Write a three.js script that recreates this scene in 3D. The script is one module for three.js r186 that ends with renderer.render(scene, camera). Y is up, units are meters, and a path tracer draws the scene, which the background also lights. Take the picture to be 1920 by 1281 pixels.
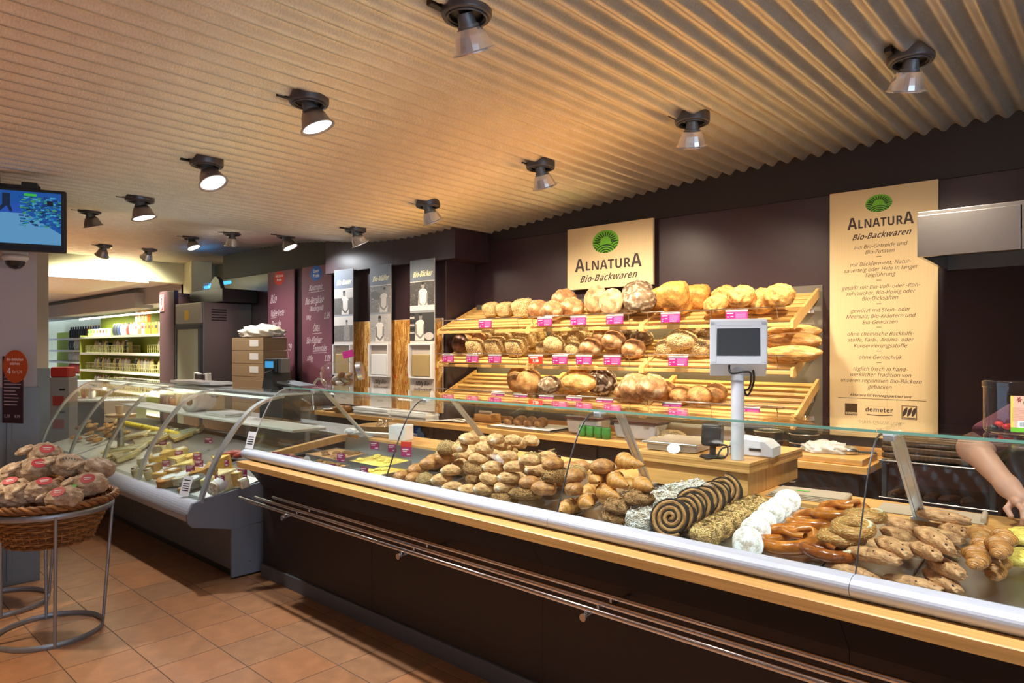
import * as THREE from 'three';
import { RoundedBoxGeometry } from 'three/addons/geometries/RoundedBoxGeometry.js';
import { mergeGeometries } from 'three/addons/utils/BufferGeometryUtils.js';
import { ImprovedNoise } from 'three/addons/math/ImprovedNoise.js';
import { RectAreaLightUniformsLib } from 'three/addons/lights/RectAreaLightUniformsLib.js';
import { MarchingCubes } from 'three/addons/objects/MarchingCubes.js';
RectAreaLightUniformsLib.init();

// ---------------------------------------------------------------- camera, sky, exposure
const scene = new THREE.Scene();
const camera = new THREE.PerspectiveCamera(53.17, 1920 / 1281, 0.05, 80);
camera.position.set(0, 1.55, 0);
camera.lookAt(-0.6779, 1.55, -0.7351);
camera.setViewOffset(1920, 1281, 0, -14.5, 1920, 1281);      // a slightly raised lens
scene.add(camera);
scene.background = new THREE.Color(0.55, 0.72, 1.0);         // dull daylight outside the shop front
scene.backgroundIntensity = 5;
const renderer = new THREE.WebGLRenderer();
renderer.toneMapping = THREE.LinearToneMapping;
renderer.toneMappingExposure = 0.8;
renderer.shadowMap.enabled = true;

// light of the ceiling spots and tubes (candela / luminance scale of the scene)
const SPOT = 13, SPOT_COLOR = new THREE.Color(1.0, 0.83, 0.62);
const WHITE_COLOR = new THREE.Color(0.92, 0.96, 1.0);

// ---------------------------------------------------------------- helpers
let seedState = 7;
const rnd = () => { seedState = (seedState + 0x6D2B79F5) | 0; let t = Math.imul(seedState ^ (seedState >>> 15), 1 | seedState); t = (t + Math.imul(t ^ (t >>> 7), 61 | t)) ^ t; return ((t ^ (t >>> 14)) >>> 0) / 4294967296; };
const rr = (a, b) => a + (b - a) * rnd();
const noise = new ImprovedNoise();
const fbm = (x, y, z, o = 4) => { let s = 0, a = 0.5; for (let i = 0; i < o; i++) { s += a * noise.noise(x, y, z); x *= 2.03; y *= 2.03; z *= 2.03; a *= 0.5; } return s; };
const mix = (a, b, t) => a + (b - a) * t, clamp = (x, a = 0, b = 1) => Math.min(b, Math.max(a, x));
const smooth = (a, b, x) => { const t = clamp((x - a) / (b - a)); return t * t * (3 - 2 * t); };
const names = {};
function numbered(n) { const k = names[n] = (names[n] ?? -1) + 1; return k ? `${n}_${String(k).padStart(3, '0')}` : n; }
function tag(o, label, category, group, kind) { if (label) o.userData.label = label; if (category) o.userData.category = category; if (group) o.userData.group = group; if (kind) o.userData.kind = kind; return o; }
function thing(name, label, category, p = [0, 0, 0], turn = 0, group) { const o = new THREE.Group(); o.name = numbered(name); o.position.set(...p); o.rotation.y = turn; scene.add(o); return tag(o, label, category, group); }
function part(name, geo, m, parent, label) { const o = new THREE.Mesh(Array.isArray(geo) ? join(geo) : geo, m); o.castShadow = o.receiveShadow = true; o.name = parent === scene ? numbered(name) : name; (parent ?? scene).add(o); if (label) o.userData.label = label; return o; }
function one(name, geo, m, label, category, group) { return tag(part(name, geo, m, scene), label, category, group); }
function structure(name, geo, m, label) { const o = part(name, geo, m, scene); o.userData.kind = 'structure'; if (label) o.userData.label = label; return o; }
function structGroup(name, label) { const o = new THREE.Group(); o.name = numbered(name); o.userData.kind = 'structure'; if (label) o.userData.label = label; scene.add(o); return o; }
function copyOf(src, p, turn, label, group) { const c = src.clone(); c.name = numbered(src.name.replace(/_\d{3}$/, '')); c.userData = { ...src.userData }; scene.add(c); if (p) c.position.set(...p); if (turn !== undefined) c.rotation.set(0, turn, 0); if (label) c.userData.label = label; if (group) c.userData.group = group; return c; }
function join(list) { const l = list.flat(9).map(g => { let h = g.index ? g.toNonIndexed() : g; for (const k of Object.keys(h.attributes)) if (!['position', 'normal', 'uv', 'color'].includes(k)) h.deleteAttribute(k); if (!h.attributes.uv) h.setAttribute('uv', new THREE.BufferAttribute(new Float32Array(h.attributes.position.count * 2), 2)); return h; });
  const col = l.some(g => g.attributes.color); if (col) for (const g of l) if (!g.attributes.color) g.setAttribute('color', new THREE.BufferAttribute(new Float32Array(g.attributes.position.count * 3).fill(1), 3));
  return l.length > 1 ? mergeGeometries(l) : l[0]; }
// box with eased edges, uv in metres with u along `axis`
function box(w, h, d, x = 0, y = 0, z = 0, r = 0.002, axis) {
  r = Math.min(r, w * 0.45, h * 0.45, d * 0.45);
  const g = r > 0 ? new RoundedBoxGeometry(w, h, d, 1, r) : new THREE.BoxGeometry(w, h, d);
  g.translate(x, y, z); return uvm(g, axis ?? (w >= h && w >= d ? 'x' : d >= h ? 'z' : 'y'));
}
function uvm(g, axis = 'x', off = 0) {
  const p = g.attributes.position, n = g.attributes.normal, uv = new Float32Array(p.count * 2), A = 'xyz'.indexOf(axis), get = (i, k) => (k === 0 ? p.getX(i) : k === 1 ? p.getY(i) : p.getZ(i));
  for (let i = 0; i < p.count; i++) { const a = [Math.abs(n.getX(i)), Math.abs(n.getY(i)), Math.abs(n.getZ(i))]; const N = a[0] > a[1] && a[0] > a[2] ? 0 : a[1] > a[2] ? 1 : 2; const o = [0, 1, 2].filter(k => k !== N); let [s, t] = o; if (t === A) [s, t] = [t, s]; uv[2 * i] = get(i, s) + off; uv[2 * i + 1] = get(i, t) + off * 1.7; }
  g.setAttribute('uv', new THREE.BufferAttribute(uv, 2)); return g;
}
const V = (...a) => new THREE.Vector3(...a);
function rod(a, b, r, seg = 10) { a = V(...a); b = V(...b); const g = new THREE.CylinderGeometry(r, r, a.distanceTo(b), seg); g.applyQuaternion(new THREE.Quaternion().setFromUnitVectors(V(0, 1, 0), b.clone().sub(a).normalize())); const c = a.add(b).multiplyScalar(0.5); g.translate(c.x, c.y, c.z); return g; }
function tube(pts, r, seg = 40, rad = 8, closed = false) { return new THREE.TubeGeometry(new THREE.CatmullRomCurve3(pts.map(p => V(...p)), closed), seg, r, rad, closed); }
function lathe(pts, seg = 24) { return new THREE.LatheGeometry(pts.map(p => new THREE.Vector2(...p)), seg); }
function cyl(r1, r2, h, x = 0, y = 0, z = 0, seg = 24) { return new THREE.CylinderGeometry(r1, r2, h, seg).translate(x, y, z); }
function extrude(pts, depth, bevel = 0) { const s = new THREE.Shape(pts.map(p => new THREE.Vector2(...p))); return new THREE.ExtrudeGeometry(s, { depth, bevelEnabled: bevel > 0, bevelSize: bevel, bevelThickness: bevel, bevelSegments: 1, curveSegments: 10 }); }
// profile in (z, y) pulled along x
function profileX(pts, x0, x1, bevel = 0) { const g = extrude(pts.map(([z, y]) => [-z, y]), x1 - x0 - 2 * bevel, bevel); g.rotateY(Math.PI / 2); g.translate(x0 + bevel, 0, 0); return uvm(g, 'x'); }
// sheet of a thickness along a profile in (z, y), pulled along x
function sheetX(pts, t, x0, x1) { const n = pts.length, up = [], dn = []; for (let i = 0; i < n; i++) { const a = pts[Math.max(0, i - 1)], b = pts[Math.min(n - 1, i + 1)]; const L = Math.hypot(b[0] - a[0], b[1] - a[1]); const nx = -(b[1] - a[1]) / L, ny = (b[0] - a[0]) / L; up.push([pts[i][0] + nx * t / 2, pts[i][1] + ny * t / 2]); dn.push([pts[i][0] - nx * t / 2, pts[i][1] - ny * t / 2]); } return profileX([...up, ...dn.reverse()], x0, x1); }
const sub = (pts, n) => { const c = new THREE.CatmullRomCurve3(pts.map(p => V(p[0], p[1], 0))); return c.getPoints(n).map(p => [p.x, p.y]); };
// the back wall stands 1.83 degrees off the counters: (u along it, y, distance in front of the camera line)
const WA = 0.03188, WU = V(Math.cos(WA), 0, -Math.sin(WA)), WN = V(Math.sin(WA), 0, Math.cos(WA));
const wp = (u, y, d) => [WU.x * u - WN.x * d, y, WU.z * u - WN.z * d];
function onWall(g) { g.rotateY(WA); return g; }               // geometry given as (u, y, -distance)
function wbox(u0, u1, y0, y1, d0, d1, r = 0.003, axis) { return onWall(box(u1 - u0, y1 - y0, d1 - d0, (u0 + u1) / 2, (y0 + y1) / 2, -(d0 + d1) / 2, r, axis)); }

// ---------------------------------------------------------------- textures and materials
function dataTex(n, fn, rep, srgb = true, m = n) { const d = new Uint8Array(n * m * 4); for (let y = 0; y < m; y++) for (let x = 0; x < n; x++) { const c = fn(x / n, y / m, x, y); for (let k = 0; k < 3; k++) d[(y * n + x) * 4 + k] = clamp(c[k] ?? c[0]) * 255; d[(y * n + x) * 4 + 3] = 255; } const t = new THREE.DataTexture(d, n, m); t.wrapS = t.wrapT = THREE.RepeatWrapping; t.magFilter = THREE.LinearFilter; t.minFilter = THREE.LinearFilter; if (srgb) t.colorSpace = THREE.SRGBColorSpace; if (rep) t.repeat.set(rep[0], rep[1]); t.needsUpdate = true; return t; }
// noise that tiles: blend of shifted copies
const per = (u, v, f, g, z, o) => { const a = fbm(u * f, v * g, z, o), b = fbm((u - 1) * f, v * g, z, o), c = fbm(u * f, (v - 1) * g, z, o), d = fbm((u - 1) * f, (v - 1) * g, z, o); const s = smooth(0.7, 1, u), t = smooth(0.7, 1, v); return mix(mix(a, b, s), mix(c, d, s), t); };
const woodMap = (base, amp, z, rep) => dataTex(512, (u, v) => { const w = per(u, v, 1.5, 22, z, 4) + 0.5 * per(u, v, 5, 90, z + 3, 3), s = 1 + amp * w * 2; return base.map((c, k) => c * (s + (k === 2 ? amp * w : 0))); }, rep);
const canvasTex = (w, h, draw) => { const c = document.createElement('canvas'); c.width = w; c.height = h; const x = c.getContext('2d'); draw(x, w, h); const t = new THREE.CanvasTexture(c); t.colorSpace = THREE.SRGBColorSpace; return t; };
const std = (color, roughness = 0.6, metalness = 0, o = {}) => new THREE.MeshStandardMaterial({ color: Array.isArray(color) ? new THREE.Color(...color) : color, roughness, metalness, ...o });
const phys = (color, roughness, o) => new THREE.MeshPhysicalMaterial({ color: Array.isArray(color) ? new THREE.Color(...color) : color, roughness, ...o });
const fineBump = dataTex(256, (u, v) => [0.5 + 0.5 * per(u, v, 40, 40, 2, 3)], [4, 4], false);
const spangle = dataTex(512, (u, v, x, y) => { const c = 0.90 + 0.14 * per(u, v, 90, 90, 5, 2) + 0.06 * per(u, v, 6, 6, 8, 3); return [c, c, c * 0.99]; }, [1.6, 1.6]);
const spangleR = dataTex(512, (u, v) => [1, 0.8 + 0.2 * per(u, v, 90, 90, 15, 2), 1], [1.6, 1.6], false);
const M = {
  ceiling: std([0.95, 0.90, 0.82], 0.5, 0.8, { map: spangle, roughnessMap: spangleR }),
  aubergine: std([0.040, 0.021, 0.026], 0.36, 0),
  aubergineBand: std([0.016, 0.010, 0.011], 0.6),
  board: std([0.205, 0.082, 0.105], 0.55),
  cream: std([0.66, 0.64, 0.44], 0.8),
  white: std([0.74, 0.72, 0.70], 0.6),
  plaster: std([0.60, 0.55, 0.54], 0.8),
  greyMetal: std([0.20, 0.215, 0.23], 0.45, 0.5),
  beech: std([1, 1, 1], 0.42, 0, { map: woodMap([0.80, 0.60, 0.34], 0.13, 1, [0.9, 2.2]) }),
  beechEdge: std([1, 1, 1], 0.5, 0, { map: woodMap([0.72, 0.52, 0.28], 0.16, 4, [0.6, 9]) }),
  slat: std([1, 1, 1], 0.5, 0, { map: woodMap([0.84, 0.67, 0.40], 0.10, 9, [0.8, 3]) }),
  counterDark: std([0.022, 0.012, 0.009], 0.5),
  skirting: std([0.10, 0.092, 0.09], 0.5),
  alu: std([0.66, 0.67, 0.68], 0.33, 0.85),
  aluSatin: std([0.50, 0.51, 0.56], 0.42, 0.3),
  steel: std([0.60, 0.59, 0.58], 0.27, 1.0),
  steelBrushed: std([0.56, 0.55, 0.53], 0.38, 1.0),
  chrome: std([0.78, 0.78, 0.78], 0.1, 1.0),
  black: std([0.012, 0.012, 0.013], 0.4),
  darkPlastic: std([0.035, 0.04, 0.045], 0.42),
  greyPlastic: std([0.62, 0.63, 0.66], 0.45),
  panelGrey: std([0.19, 0.20, 0.225], 0.5),
  panelTaupe: std([0.14, 0.118, 0.105], 0.55),
  paper: std([0.80, 0.79, 0.78], 0.85),
  glassPane: phys([0.97, 1.0, 0.985], 0.015, { transmission: 1, thickness: 0, ior: 1.5 }),
  glassEdge: phys([0.20, 0.42, 0.33], 0.12, { transmission: 0.25, thickness: 0 }),
  clearPlastic: phys([0.97, 0.97, 0.97], 0.08, { transmission: 1, thickness: 0, ior: 1.45 }),
  red: std([0.55, 0.035, 0.03], 0.5), green: std([0.10, 0.42, 0.06], 0.5),
};

// ---------------------------------------------------------------- room shell
const HP = [[-10.7, 2.835], [-9.5, 2.9], [-8, 2.89], [-7.04, 2.825], [-6.34, 2.71], [-5.7, 2.635], [-5.0, 2.615], [-4.35, 2.645], [-3.4, 2.72], [-2.4, 2.79], [-1.3, 2.825], [-0.3, 2.855], [1.5, 2.84], [3.5, 2.78], [5, 2.78]];
const hc = x => { let i = 0; while (i < HP.length - 2 && x > HP[i + 1][0]) i++; const [a, b] = [HP[i], HP[i + 1]], p = HP[Math.max(0, i - 1)], q = HP[Math.min(HP.length - 1, i + 2)], L = b[0] - a[0], t = clamp((x - a[0]) / L); const ma = (b[1] - p[1]) / (b[0] - p[0]) * L, mb = (q[1] - a[1]) / (q[0] - a[0]) * L, t2 = t * t, t3 = t2 * t; return (2 * t3 - 3 * t2 + 1) * a[1] + (t3 - 2 * t2 + t) * ma + (3 * t2 - 2 * t3) * b[1] + (t3 - t2) * mb; };
{ // corrugated metal ceiling that swells and sinks along the counter
  const pitch = 0.1, amp = 0.017, step = pitch / 10, x0 = -10.68, x1 = 4.6, n = Math.round((x1 - x0) / step), zs = [4.6, -1.63, -4.95];
  const make = (za, zb, dy) => { const pos = [], uv = [], nor = [], idx = []; for (let i = 0; i <= n; i++) { const x = x0 + i * step, s = (hc(x + 0.01) - hc(x - 0.01)) / 0.02 - amp * Math.sin(2 * Math.PI * x / pitch) * 2 * Math.PI / pitch, y = hc(x) + amp * Math.cos(2 * Math.PI * x / pitch) + dy, l = Math.hypot(1, s); for (const z of [za, zb]) { pos.push(x, y, z); uv.push(x, z); nor.push(s / l, -1 / l, 0); } if (i) { const k = 2 * i; idx.push(k - 2, k - 1, k, k, k - 1, k + 1); } } const g = new THREE.BufferGeometry(); g.setAttribute('position', new THREE.Float32BufferAttribute(pos, 3)); g.setAttribute('normal', new THREE.Float32BufferAttribute(nor, 3)); g.setAttribute('uv', new THREE.Float32BufferAttribute(uv, 2)); g.setIndex(idx); return g; };
  M.ceiling.side = THREE.DoubleSide;
  const c = structGroup('ceiling', 'wavy corrugated galvanised metal ceiling');
  part('corrugated_sheet', make(zs[0], zs[1], 0), M.ceiling, c);
  part('corrugated_sheet', make(zs[1] + 0.03, zs[2], 0.004), M.ceiling, c);
  part('slab', box(20.5, 0.2, 13, -5.5, 3.25, -0.5, 0), M.plaster, c);
}
{ // floor of square terracotta tiles in recessed joints
  const f = structGroup('floor', 'floor of square terracotta tiles with thin dark joints');
  const grout = std([0.085, 0.05, 0.032], 0.9);
  part('grout_bed', box(26, 0.1, 11, -9, -0.0515, -0.5, 0), grout, f);
  const ter = [0, 1, 2].map(k => std([1, 1, 1], 0.36, 0, { map: dataTex(256, (u, v) => { const a = per(u, v, 5, 5, k * 7 + 1, 4), b = per(u, v, 60, 60, k + 30, 2); const s = 1 + 0.22 * a + 0.10 * b; return [0.565 * s + 0.015 * k, 0.40 * s, 0.275 * s - 0.008 * k]; }, [2.2, 2.2]), bumpMap: fineBump, bumpScale: 0.0006 }));
  const tx = 0.3145, tz = 0.308, geos = [0, 1].map(() => box(tx - 0.005, 0.02, tz - 0.005, 0, -0.01, 0, 0.0015)); uvm(geos[1], 'z', 0.37);
  let n = 0;
  for (let i = -9; i < 5; i++) for (let j = -4; j < 6; j++) { const x = -3.525 + (i + 0.5) * tx, z = -1.575 + (j + 0.5) * tz; if (x > -0.9) continue; const t = part('tile', geos[(i * 3 + j * 5 + 90) % 2], ter[Math.floor(rnd() * 3)], f); t.position.set(x, 0, z); n++; }
  // what lies further off: same tiles, joined
  const rest = []; for (let i = -40; i < 25; i++) for (let j = -12; j < 18; j++) { if (i >= -9 && i < 5 && j >= -4 && j < 6 && -3.525 + (i + 0.5) * tx <= -0.9) continue; rest.push(geos[(i + j + 100) % 2].clone().translate(-3.525 + (i + 0.5) * tx, 0, -1.575 + (j + 0.5) * tz)); }
  const s = part('distant_tiles', rest, ter[1], f); s.userData.kind = 'stuff';
}
// back wall in dark aubergine with a darker band under the ceiling
structure('wall_back', wbox(-9.52, 4.9, 0, 3.15, 4.7, 4.85, 0), M.aubergine, 'dark aubergine panelled back wall');
{ const b = structGroup('trim_1', 'black brown band along the top of the back wall'); part('band', wbox(-9.52, 4.9, 2.55, 3.14, 4.685, 4.705, 0), M.aubergineBand, b); }
{ const s = structGroup('wall_soffit', 'boxed aubergine bulkhead above the photo banners');
  part('soffit_box', wbox(-6.34, -5.2, 2.36, 3.1, 4.254, 4.7, 0.002), M.aubergine, s); part('soffit_box', wbox(-5.198, -4.349, 2.36, 3.1, 4.254, 4.7, 0.002), M.aubergine, s);
  part('wall_block', wbox(-6.14, -4.53, 0.9, 2.36, 4.32, 4.7, 0.002), M.aubergine, s); }
structure('wall_left', [box(0.2, 0.66, 10, -10.7, 2.87, -0.2, 0), box(0.2, 2.6, 5.2, -10.7, 1.25, 2.9, 0), box(0.2, 2.6, 1.0, -10.7, 1.25, -4.75, 0), box(1.3, 3.15, 0.1, -10.15, 1.575, -4.72, 0)], M.cream, 'cream wall with a wide opening to the shop behind');
{ const t = structGroup('trim_2', 'bright aluminium strip along the edge of the opening'); part('strip', box(0.05, 0.075, 1.9, -10.585, 2.545, -2.75, 0.004), M.alu, t); }
structure('wall_column', [box(0.3, 3.1, 0.3, -10.46, 1.55, -4.35, 0)], M.cream, 'cream corner column beside the opening');
// walls behind and beside the camera, with the shop front window
structure('wall_front', box(15.6, 3.3, 0.2, -3, 1.6, 4.7, 0), M.plaster, 'pale wall behind the customers');
{ const w = structGroup('wall_right', 'wall beside the entrance with a tall shop window');
  part('wall_piece', [box(0.2, 0.5, 9.6, 4.7, 0.2, -0.1, 0), box(0.2, 0.6, 9.6, 4.7, 2.95, -0.1, 0), box(0.2, 3.3, 1.2, 4.7, 1.6, 4.2, 0), box(0.2, 3.3, 3.0, 4.7, 1.6, -3.4, 0)], M.plaster, w); }
{ const w = structGroup('window_1', 'tall shop front window beside the entrance');
  for (let k = 0; k < 4; k++) { part('pane', box(0.012, 2.2, 1.33, 4.7, 1.55, -1.17 + k * 1.38 - 0.01, 0), M.glassPane, w); part('mullion', box(0.08, 2.2, 0.05, 4.7, 1.55, -1.86 + k * 1.38, 0.004), M.alu, w); } }

// ---------------------------------------------------------------- ceiling spots
const lampFace = new THREE.MeshStandardMaterial({ color: 0xffffff, emissive: new THREE.Color(1, 0.98, 0.94), emissiveIntensity: 5 });
const reflectorMat = std([0.93, 0.93, 0.93], 0.2, 0.75, { flatShading: true });
const reflectorGrey = std([0.42, 0.39, 0.37], 0.35, 0.9);
const ringMat = std([0.13, 0.13, 0.14], 0.35, 0.6);
function ceilingSpot(x, z, dir, label, power = 1, grey = false, color = SPOT_COLOR, y = hc(x), cone = 1.05) {
  const t = thing('ceiling_spotlight', label, 'spotlight', [x, y, z], 0, 'swivelling spotlights in the metal ceiling');
  part('mounting_ring', [lathe([[0.062, -0.012], [0.066, -0.03], [0.088, -0.034], [0.094, -0.024], [0.094, 0.02]], 28), new THREE.TorusGeometry(0.074, 0.005, 6, 28).rotateX(Math.PI / 2).translate(0, -0.034, 0), cyl(0.062, 0.062, 0.01, 0, -0.008, 0)], ringMat, t);
  part('recess', [lathe([[0, 0.0], [0.06, 0.0], [0.062, -0.03]], 20), box(0.03, 0.02, 0.2, -0.06, 0.0, 0.03, 0.002)], M.black, t);
  const d = V(...dir).normalize(), head = new THREE.Group(); head.name = 'lamp_head'; head.position.set(0, -0.04, 0); head.scale.setScalar(1.18); head.quaternion.setFromUnitVectors(V(0, -1, 0), d); t.add(head);
  part('lamp_socket', [cyl(0.026, 0.03, 0.04, 0, 0, 0, 16), cyl(0.034, 0.034, 0.008, 0, -0.018, 0, 16)], M.greyMetal, head);
  part('reflector', lathe([[0.028, -0.02], [0.040, -0.026], [0.05, -0.045], [0.058, -0.07], [0.063, -0.088], [0.072, -0.092], [0.072, -0.096], [0.061, -0.094], [0.056, -0.07], [0.047, -0.045], [0.03, -0.03]], grey ? 28 : 18), grey ? reflectorGrey : reflectorMat, head);
  part('lamp_glass', cyl(0.058, 0.058, 0.004, 0, -0.089, 0, 24), lampFace, head);
  const l = new THREE.SpotLight(color, SPOT * power, 0, cone, 0.9, 2); l.position.set(x, y - 0.045, z).addScaledVector(d, 0.1); l.target.position.copy(l.position).addScaledVector(d, 1); l.castShadow = true; l.shadow.radius = 2.2; scene.add(l, l.target);
}
const imgR = V(0.735, 0, -0.678), imgB = V(0.678, 0, 0.735);   // across the view, and back towards the viewer
const aim = (right, back) => V(0, -1, 0).addScaledVector(imgR, right).addScaledVector(imgB, back).toArray();
const ROW = ['first', 'second', 'third', 'fourth', 'fifth'];
[[-0.747, 0.06, -0.46], [-1.80, 0.10, -0.48], [-2.883, 0.32, -0.42], [-4.011, 0.38, -0.34], [-5.083, 0.42, -0.2]].forEach(([x, a, b], i) => ceilingSpot(x, -3.40 - (i === 4 ? 0.08 : 0), aim(a, b), `faceted glass spotlight, ${ROW[i]} from the right in the row above the bread shelves`, [1.25, 1.25, 1.25, 0.9, 0.45][i]));
[[-1.838, 0.28, -0.52], [-2.932, 0.40, -0.04], [-4.068, 0.5, 0.2], [-5.151, 0.26, -0.05]].forEach(([x, a, b], i) => ceilingSpot(x, -1.745, aim(a, b), ['faceted spotlight at the top edge of the picture', 'lit grey spotlight high above the glass counter, second in the front row', 'lit grey spotlight with its white face turned to the viewer', 'lit grey spotlight above the seam in the metal ceiling'][i], 1.3, i > 0, WHITE_COLOR, undefined, 0.8));
ceilingSpot(-7.109, -1.981, aim(0.15, -0.3), 'unlit looking grey spotlight beside the hanging screen', 0.6, true);
ceilingSpot(-8.34, -3.385, aim(0.45, 0.06), 'lit spotlight above the steel refrigerator', 0.6, true, WHITE_COLOR);
ceilingSpot(-7.519, -3.509, aim(-0.1, -0.3), 'small glass spotlight between two lit ones near the dark wall', 0.5);
ceilingSpot(-6.565, -3.637, aim(0.5, 0.05), 'lit spotlight over the purple price boards', 0.8, true, WHITE_COLOR);
ceilingSpot(-9.786, -2.89, [-0.6, -1, 0.1], 'grey spotlight close to the cream wall, left one', 4.5, true, new THREE.Color(1, 0.95, 0.7));
ceilingSpot(-9.73, -3.415, [-0.9, -1, 0.15], 'spotlight close to the cream wall, right one', 3.2, false, new THREE.Color(1, 0.95, 0.7));
// the rows go on over the customers, behind and beside the camera
for (const x of [-0.74, 0.36, 1.46]) ceilingSpot(x, -1.745, [0, -1, -0.2], 'spotlight of the front row beyond the right edge of the picture', 1.2, false, WHITE_COLOR, undefined, 0.8);
for (const z of [-0.1, 1.55]) for (const x of [-4.5, -2.4, -0.3, 1.8]) ceilingSpot(x, z, [0, -1, 0.05], 'spotlight over the aisle behind the viewer', 2.0, false, SPOT_COLOR, undefined, 0.75);

// ---------------------------------------------------------------- bakery counter
const SEAM = [-4.29, -3.945, -2.831, -1.715, -0.608, 0.5, 1.3], X0 = -4.42, X1 = 1.3;
{
  const t = thing('bakery_counter', 'long dark bakery counter with wooden ledge, steel bag rails and curved glass front', 'counter');
  const edges = [X0, -3.17, -1.92, -0.67, 0.58, X1];
  for (let i = 0; i < 5; i++) { part('front_panel', profileX([[-2.28, 0.09], [-2.28, 0.61], [-2.13, 0.80], [-2.3, 0.80], [-2.3, 0.09]], edges[i] + 0.001, edges[i + 1] - 0.001), M.counterDark, t); }
  part('skirting', box(X1 - X0, 0.087, 0.02, (X0 + X1) / 2, 0.0435, -2.275, 0.002), M.skirting, t);
  part('carcass', [box(X1 - X0 - 0.02, 0.68, 0.7, (X0 + X1) / 2, 0.44, -2.66, 0.002), box(0.02, 0.7, 0.72, X0 + 0.011, 0.45, -2.65, 0)], M.counterDark, t);
  part('wooden_ledge', profileX([[-2.0, 0.802], [-2.0, 0.836], [-2.004, 0.839], [-2.15, 0.839], [-2.15, 0.802]], -4.22, X1), M.beech, t, 'light beech ledge along the front');
  const bp = sub([[-2.083, 0.842], [-2.066, 0.856], [-2.064, 0.878], [-2.082, 0.896], [-2.12, 0.901]], 12);
  for (let i = 0; i < 6; i++) { if (i === 1) continue; const a = i === 0 ? -4.3 : SEAM[i], b = i === 0 ? SEAM[2] : SEAM[i + 1]; part('bumper_rail', profileX([...bp, [-2.145, 0.895], [-2.145, 0.842]], a + 0.001, b - 0.001), M.aluSatin, t, 'satin aluminium rail holding the glass'); }
  part('deck', [profileX([[-2.15, 0.838], [-2.15, 0.846], [-2.79, 0.916], [-2.79, 0.908]], -2.9, X1), profileX([[-2.15, 0.782], [-2.15, 0.79], [-2.79, 0.83], [-2.79, 0.822]], -4.2, -2.9), box(0.01, 0.09, 0.64, -2.9, 0.855, -2.47, 0)], M.steelBrushed, t);
  part('tub_back', box(1.3, 0.1, 0.01, -3.55, 0.87, -2.792, 0), M.steelBrushed, t);
  part('rear_worktop', box(X1 + 3.93, 0.042, 0.27, (X1 - 3.93) / 2, 0.914, -2.936, 0.004, 'x'), M.beech, t, 'beech worktop behind the display');
  part('end_board', profileX([[-2.16, 0.82], [-2.16, 0.862], [-2.75, 0.938], [-2.9, 0.936], [-2.9, 0.89], [-2.75, 0.89]], -4.24, -4.19), M.beech, t, 'sloping beech end board');
  const gp = sub([[-2.118, 0.88], [-2.168, 1.0], [-2.222, 1.122], [-2.277, 1.216], [-2.33, 1.264], [-2.37, 1.279], [-2.40, 1.281]], 26);
  for (let i = 0; i < 6; i++) { if (i === 1) continue; const a = i === 0 ? SEAM[0] : SEAM[i], b = i === 0 ? SEAM[2] : SEAM[i + 1]; part('glass_front', sheetX(gp, 0.006, a + 0.0015, b - 0.0015), M.glassPane, t, 'curved clear glass pane'); }
  { const sideShape = [...gp, [-2.66, 1.281], [-2.66, 0.93], [-2.15, 0.86]]; part('glass_side', profileX(sideShape, SEAM[0] - 0.006, SEAM[0]), M.glassPane, t, 'clear glass end pane'); }
  for (let i = 2; i < 5; i++) part('joint_seal', sheetX(gp, 0.0068, SEAM[i] - 0.0014, SEAM[i] + 0.0014), M.darkPlastic, t);
  part('joint_seal', sheetX(gp, 0.0068, SEAM[0] - 0.002, SEAM[0] + 0.0005), M.greyPlastic, t);
  for (let i = 0; i < 6; i++) { const a = SEAM[i], b = SEAM[i + 1]; if (i === 1) continue; const A = i === 0 ? -4.2 : a, B = i === 0 ? SEAM[2] : b; part('glass_shelf', box(B - A - 0.003, 0.009, 0.336, (A + B) / 2, 1.2935, -2.51, 0), M.glassPane, t, 'flat glass shelf on top'); part('glass_edge', box(B - A - 0.003, 0.009, 0.004, (A + B) / 2, 1.2935, -2.34, 0), M.glassEdge, t, 'green edge of the glass shelf'); }
  for (const x of [-3.945, -2.831, -1.715, -0.608]) part('glass_clip', [box(0.03, 0.028, 0.014, x + 0.03, 1.278, -2.356, 0.002), box(0.03, 0.012, 0.04, x + 0.03, 1.284, -2.38, 0.002)], M.greyPlastic, t, 'pale clip joining the panes');
  for (const x of [-3.96, -2.70, -1.645, -0.585]) { const a = V(x, 1.284, -2.46), b = x === -1.645 ? V(x, 0.93, -2.70) : V(x, 0.935, -2.81), L = a.distanceTo(b), ang = Math.atan2(a.z - b.z, a.y - b.y); const g = [box(0.042, L, 0.012, 0, 0, 0, 0.002), box(0.006, L, 0.018, 0.012, 0, 0, 0.001), box(0.006, L, 0.018, -0.012, 0, 0, 0.001)].map(q => q.rotateX(ang).translate(x, (a.y + b.y) / 2, (a.z + b.z) / 2)); part('shelf_support', g, M.alu, t, 'slanted aluminium strut under the glass shelf'); part('support_foot', box(0.06, 0.01, 0.05, x, 0.94, b.z - 0.005, 0.002), M.alu, t); }
  const rz = [-2.0, -2.075, -2.157], ry = 0.612, rx = [-4.18, -4.12, -4.05];
  for (let k = 0; k < 3; k++) part('bag_rail', [rod([rx[k], ry, rz[k]], [X1, ry, rz[k]], 0.011, 14), cyl(0.011, 0.011, 0.003).rotateZ(Math.PI / 2).translate(rx[k], ry, rz[k])], M.chrome, t, 'polished steel rail for resting bags');
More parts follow.
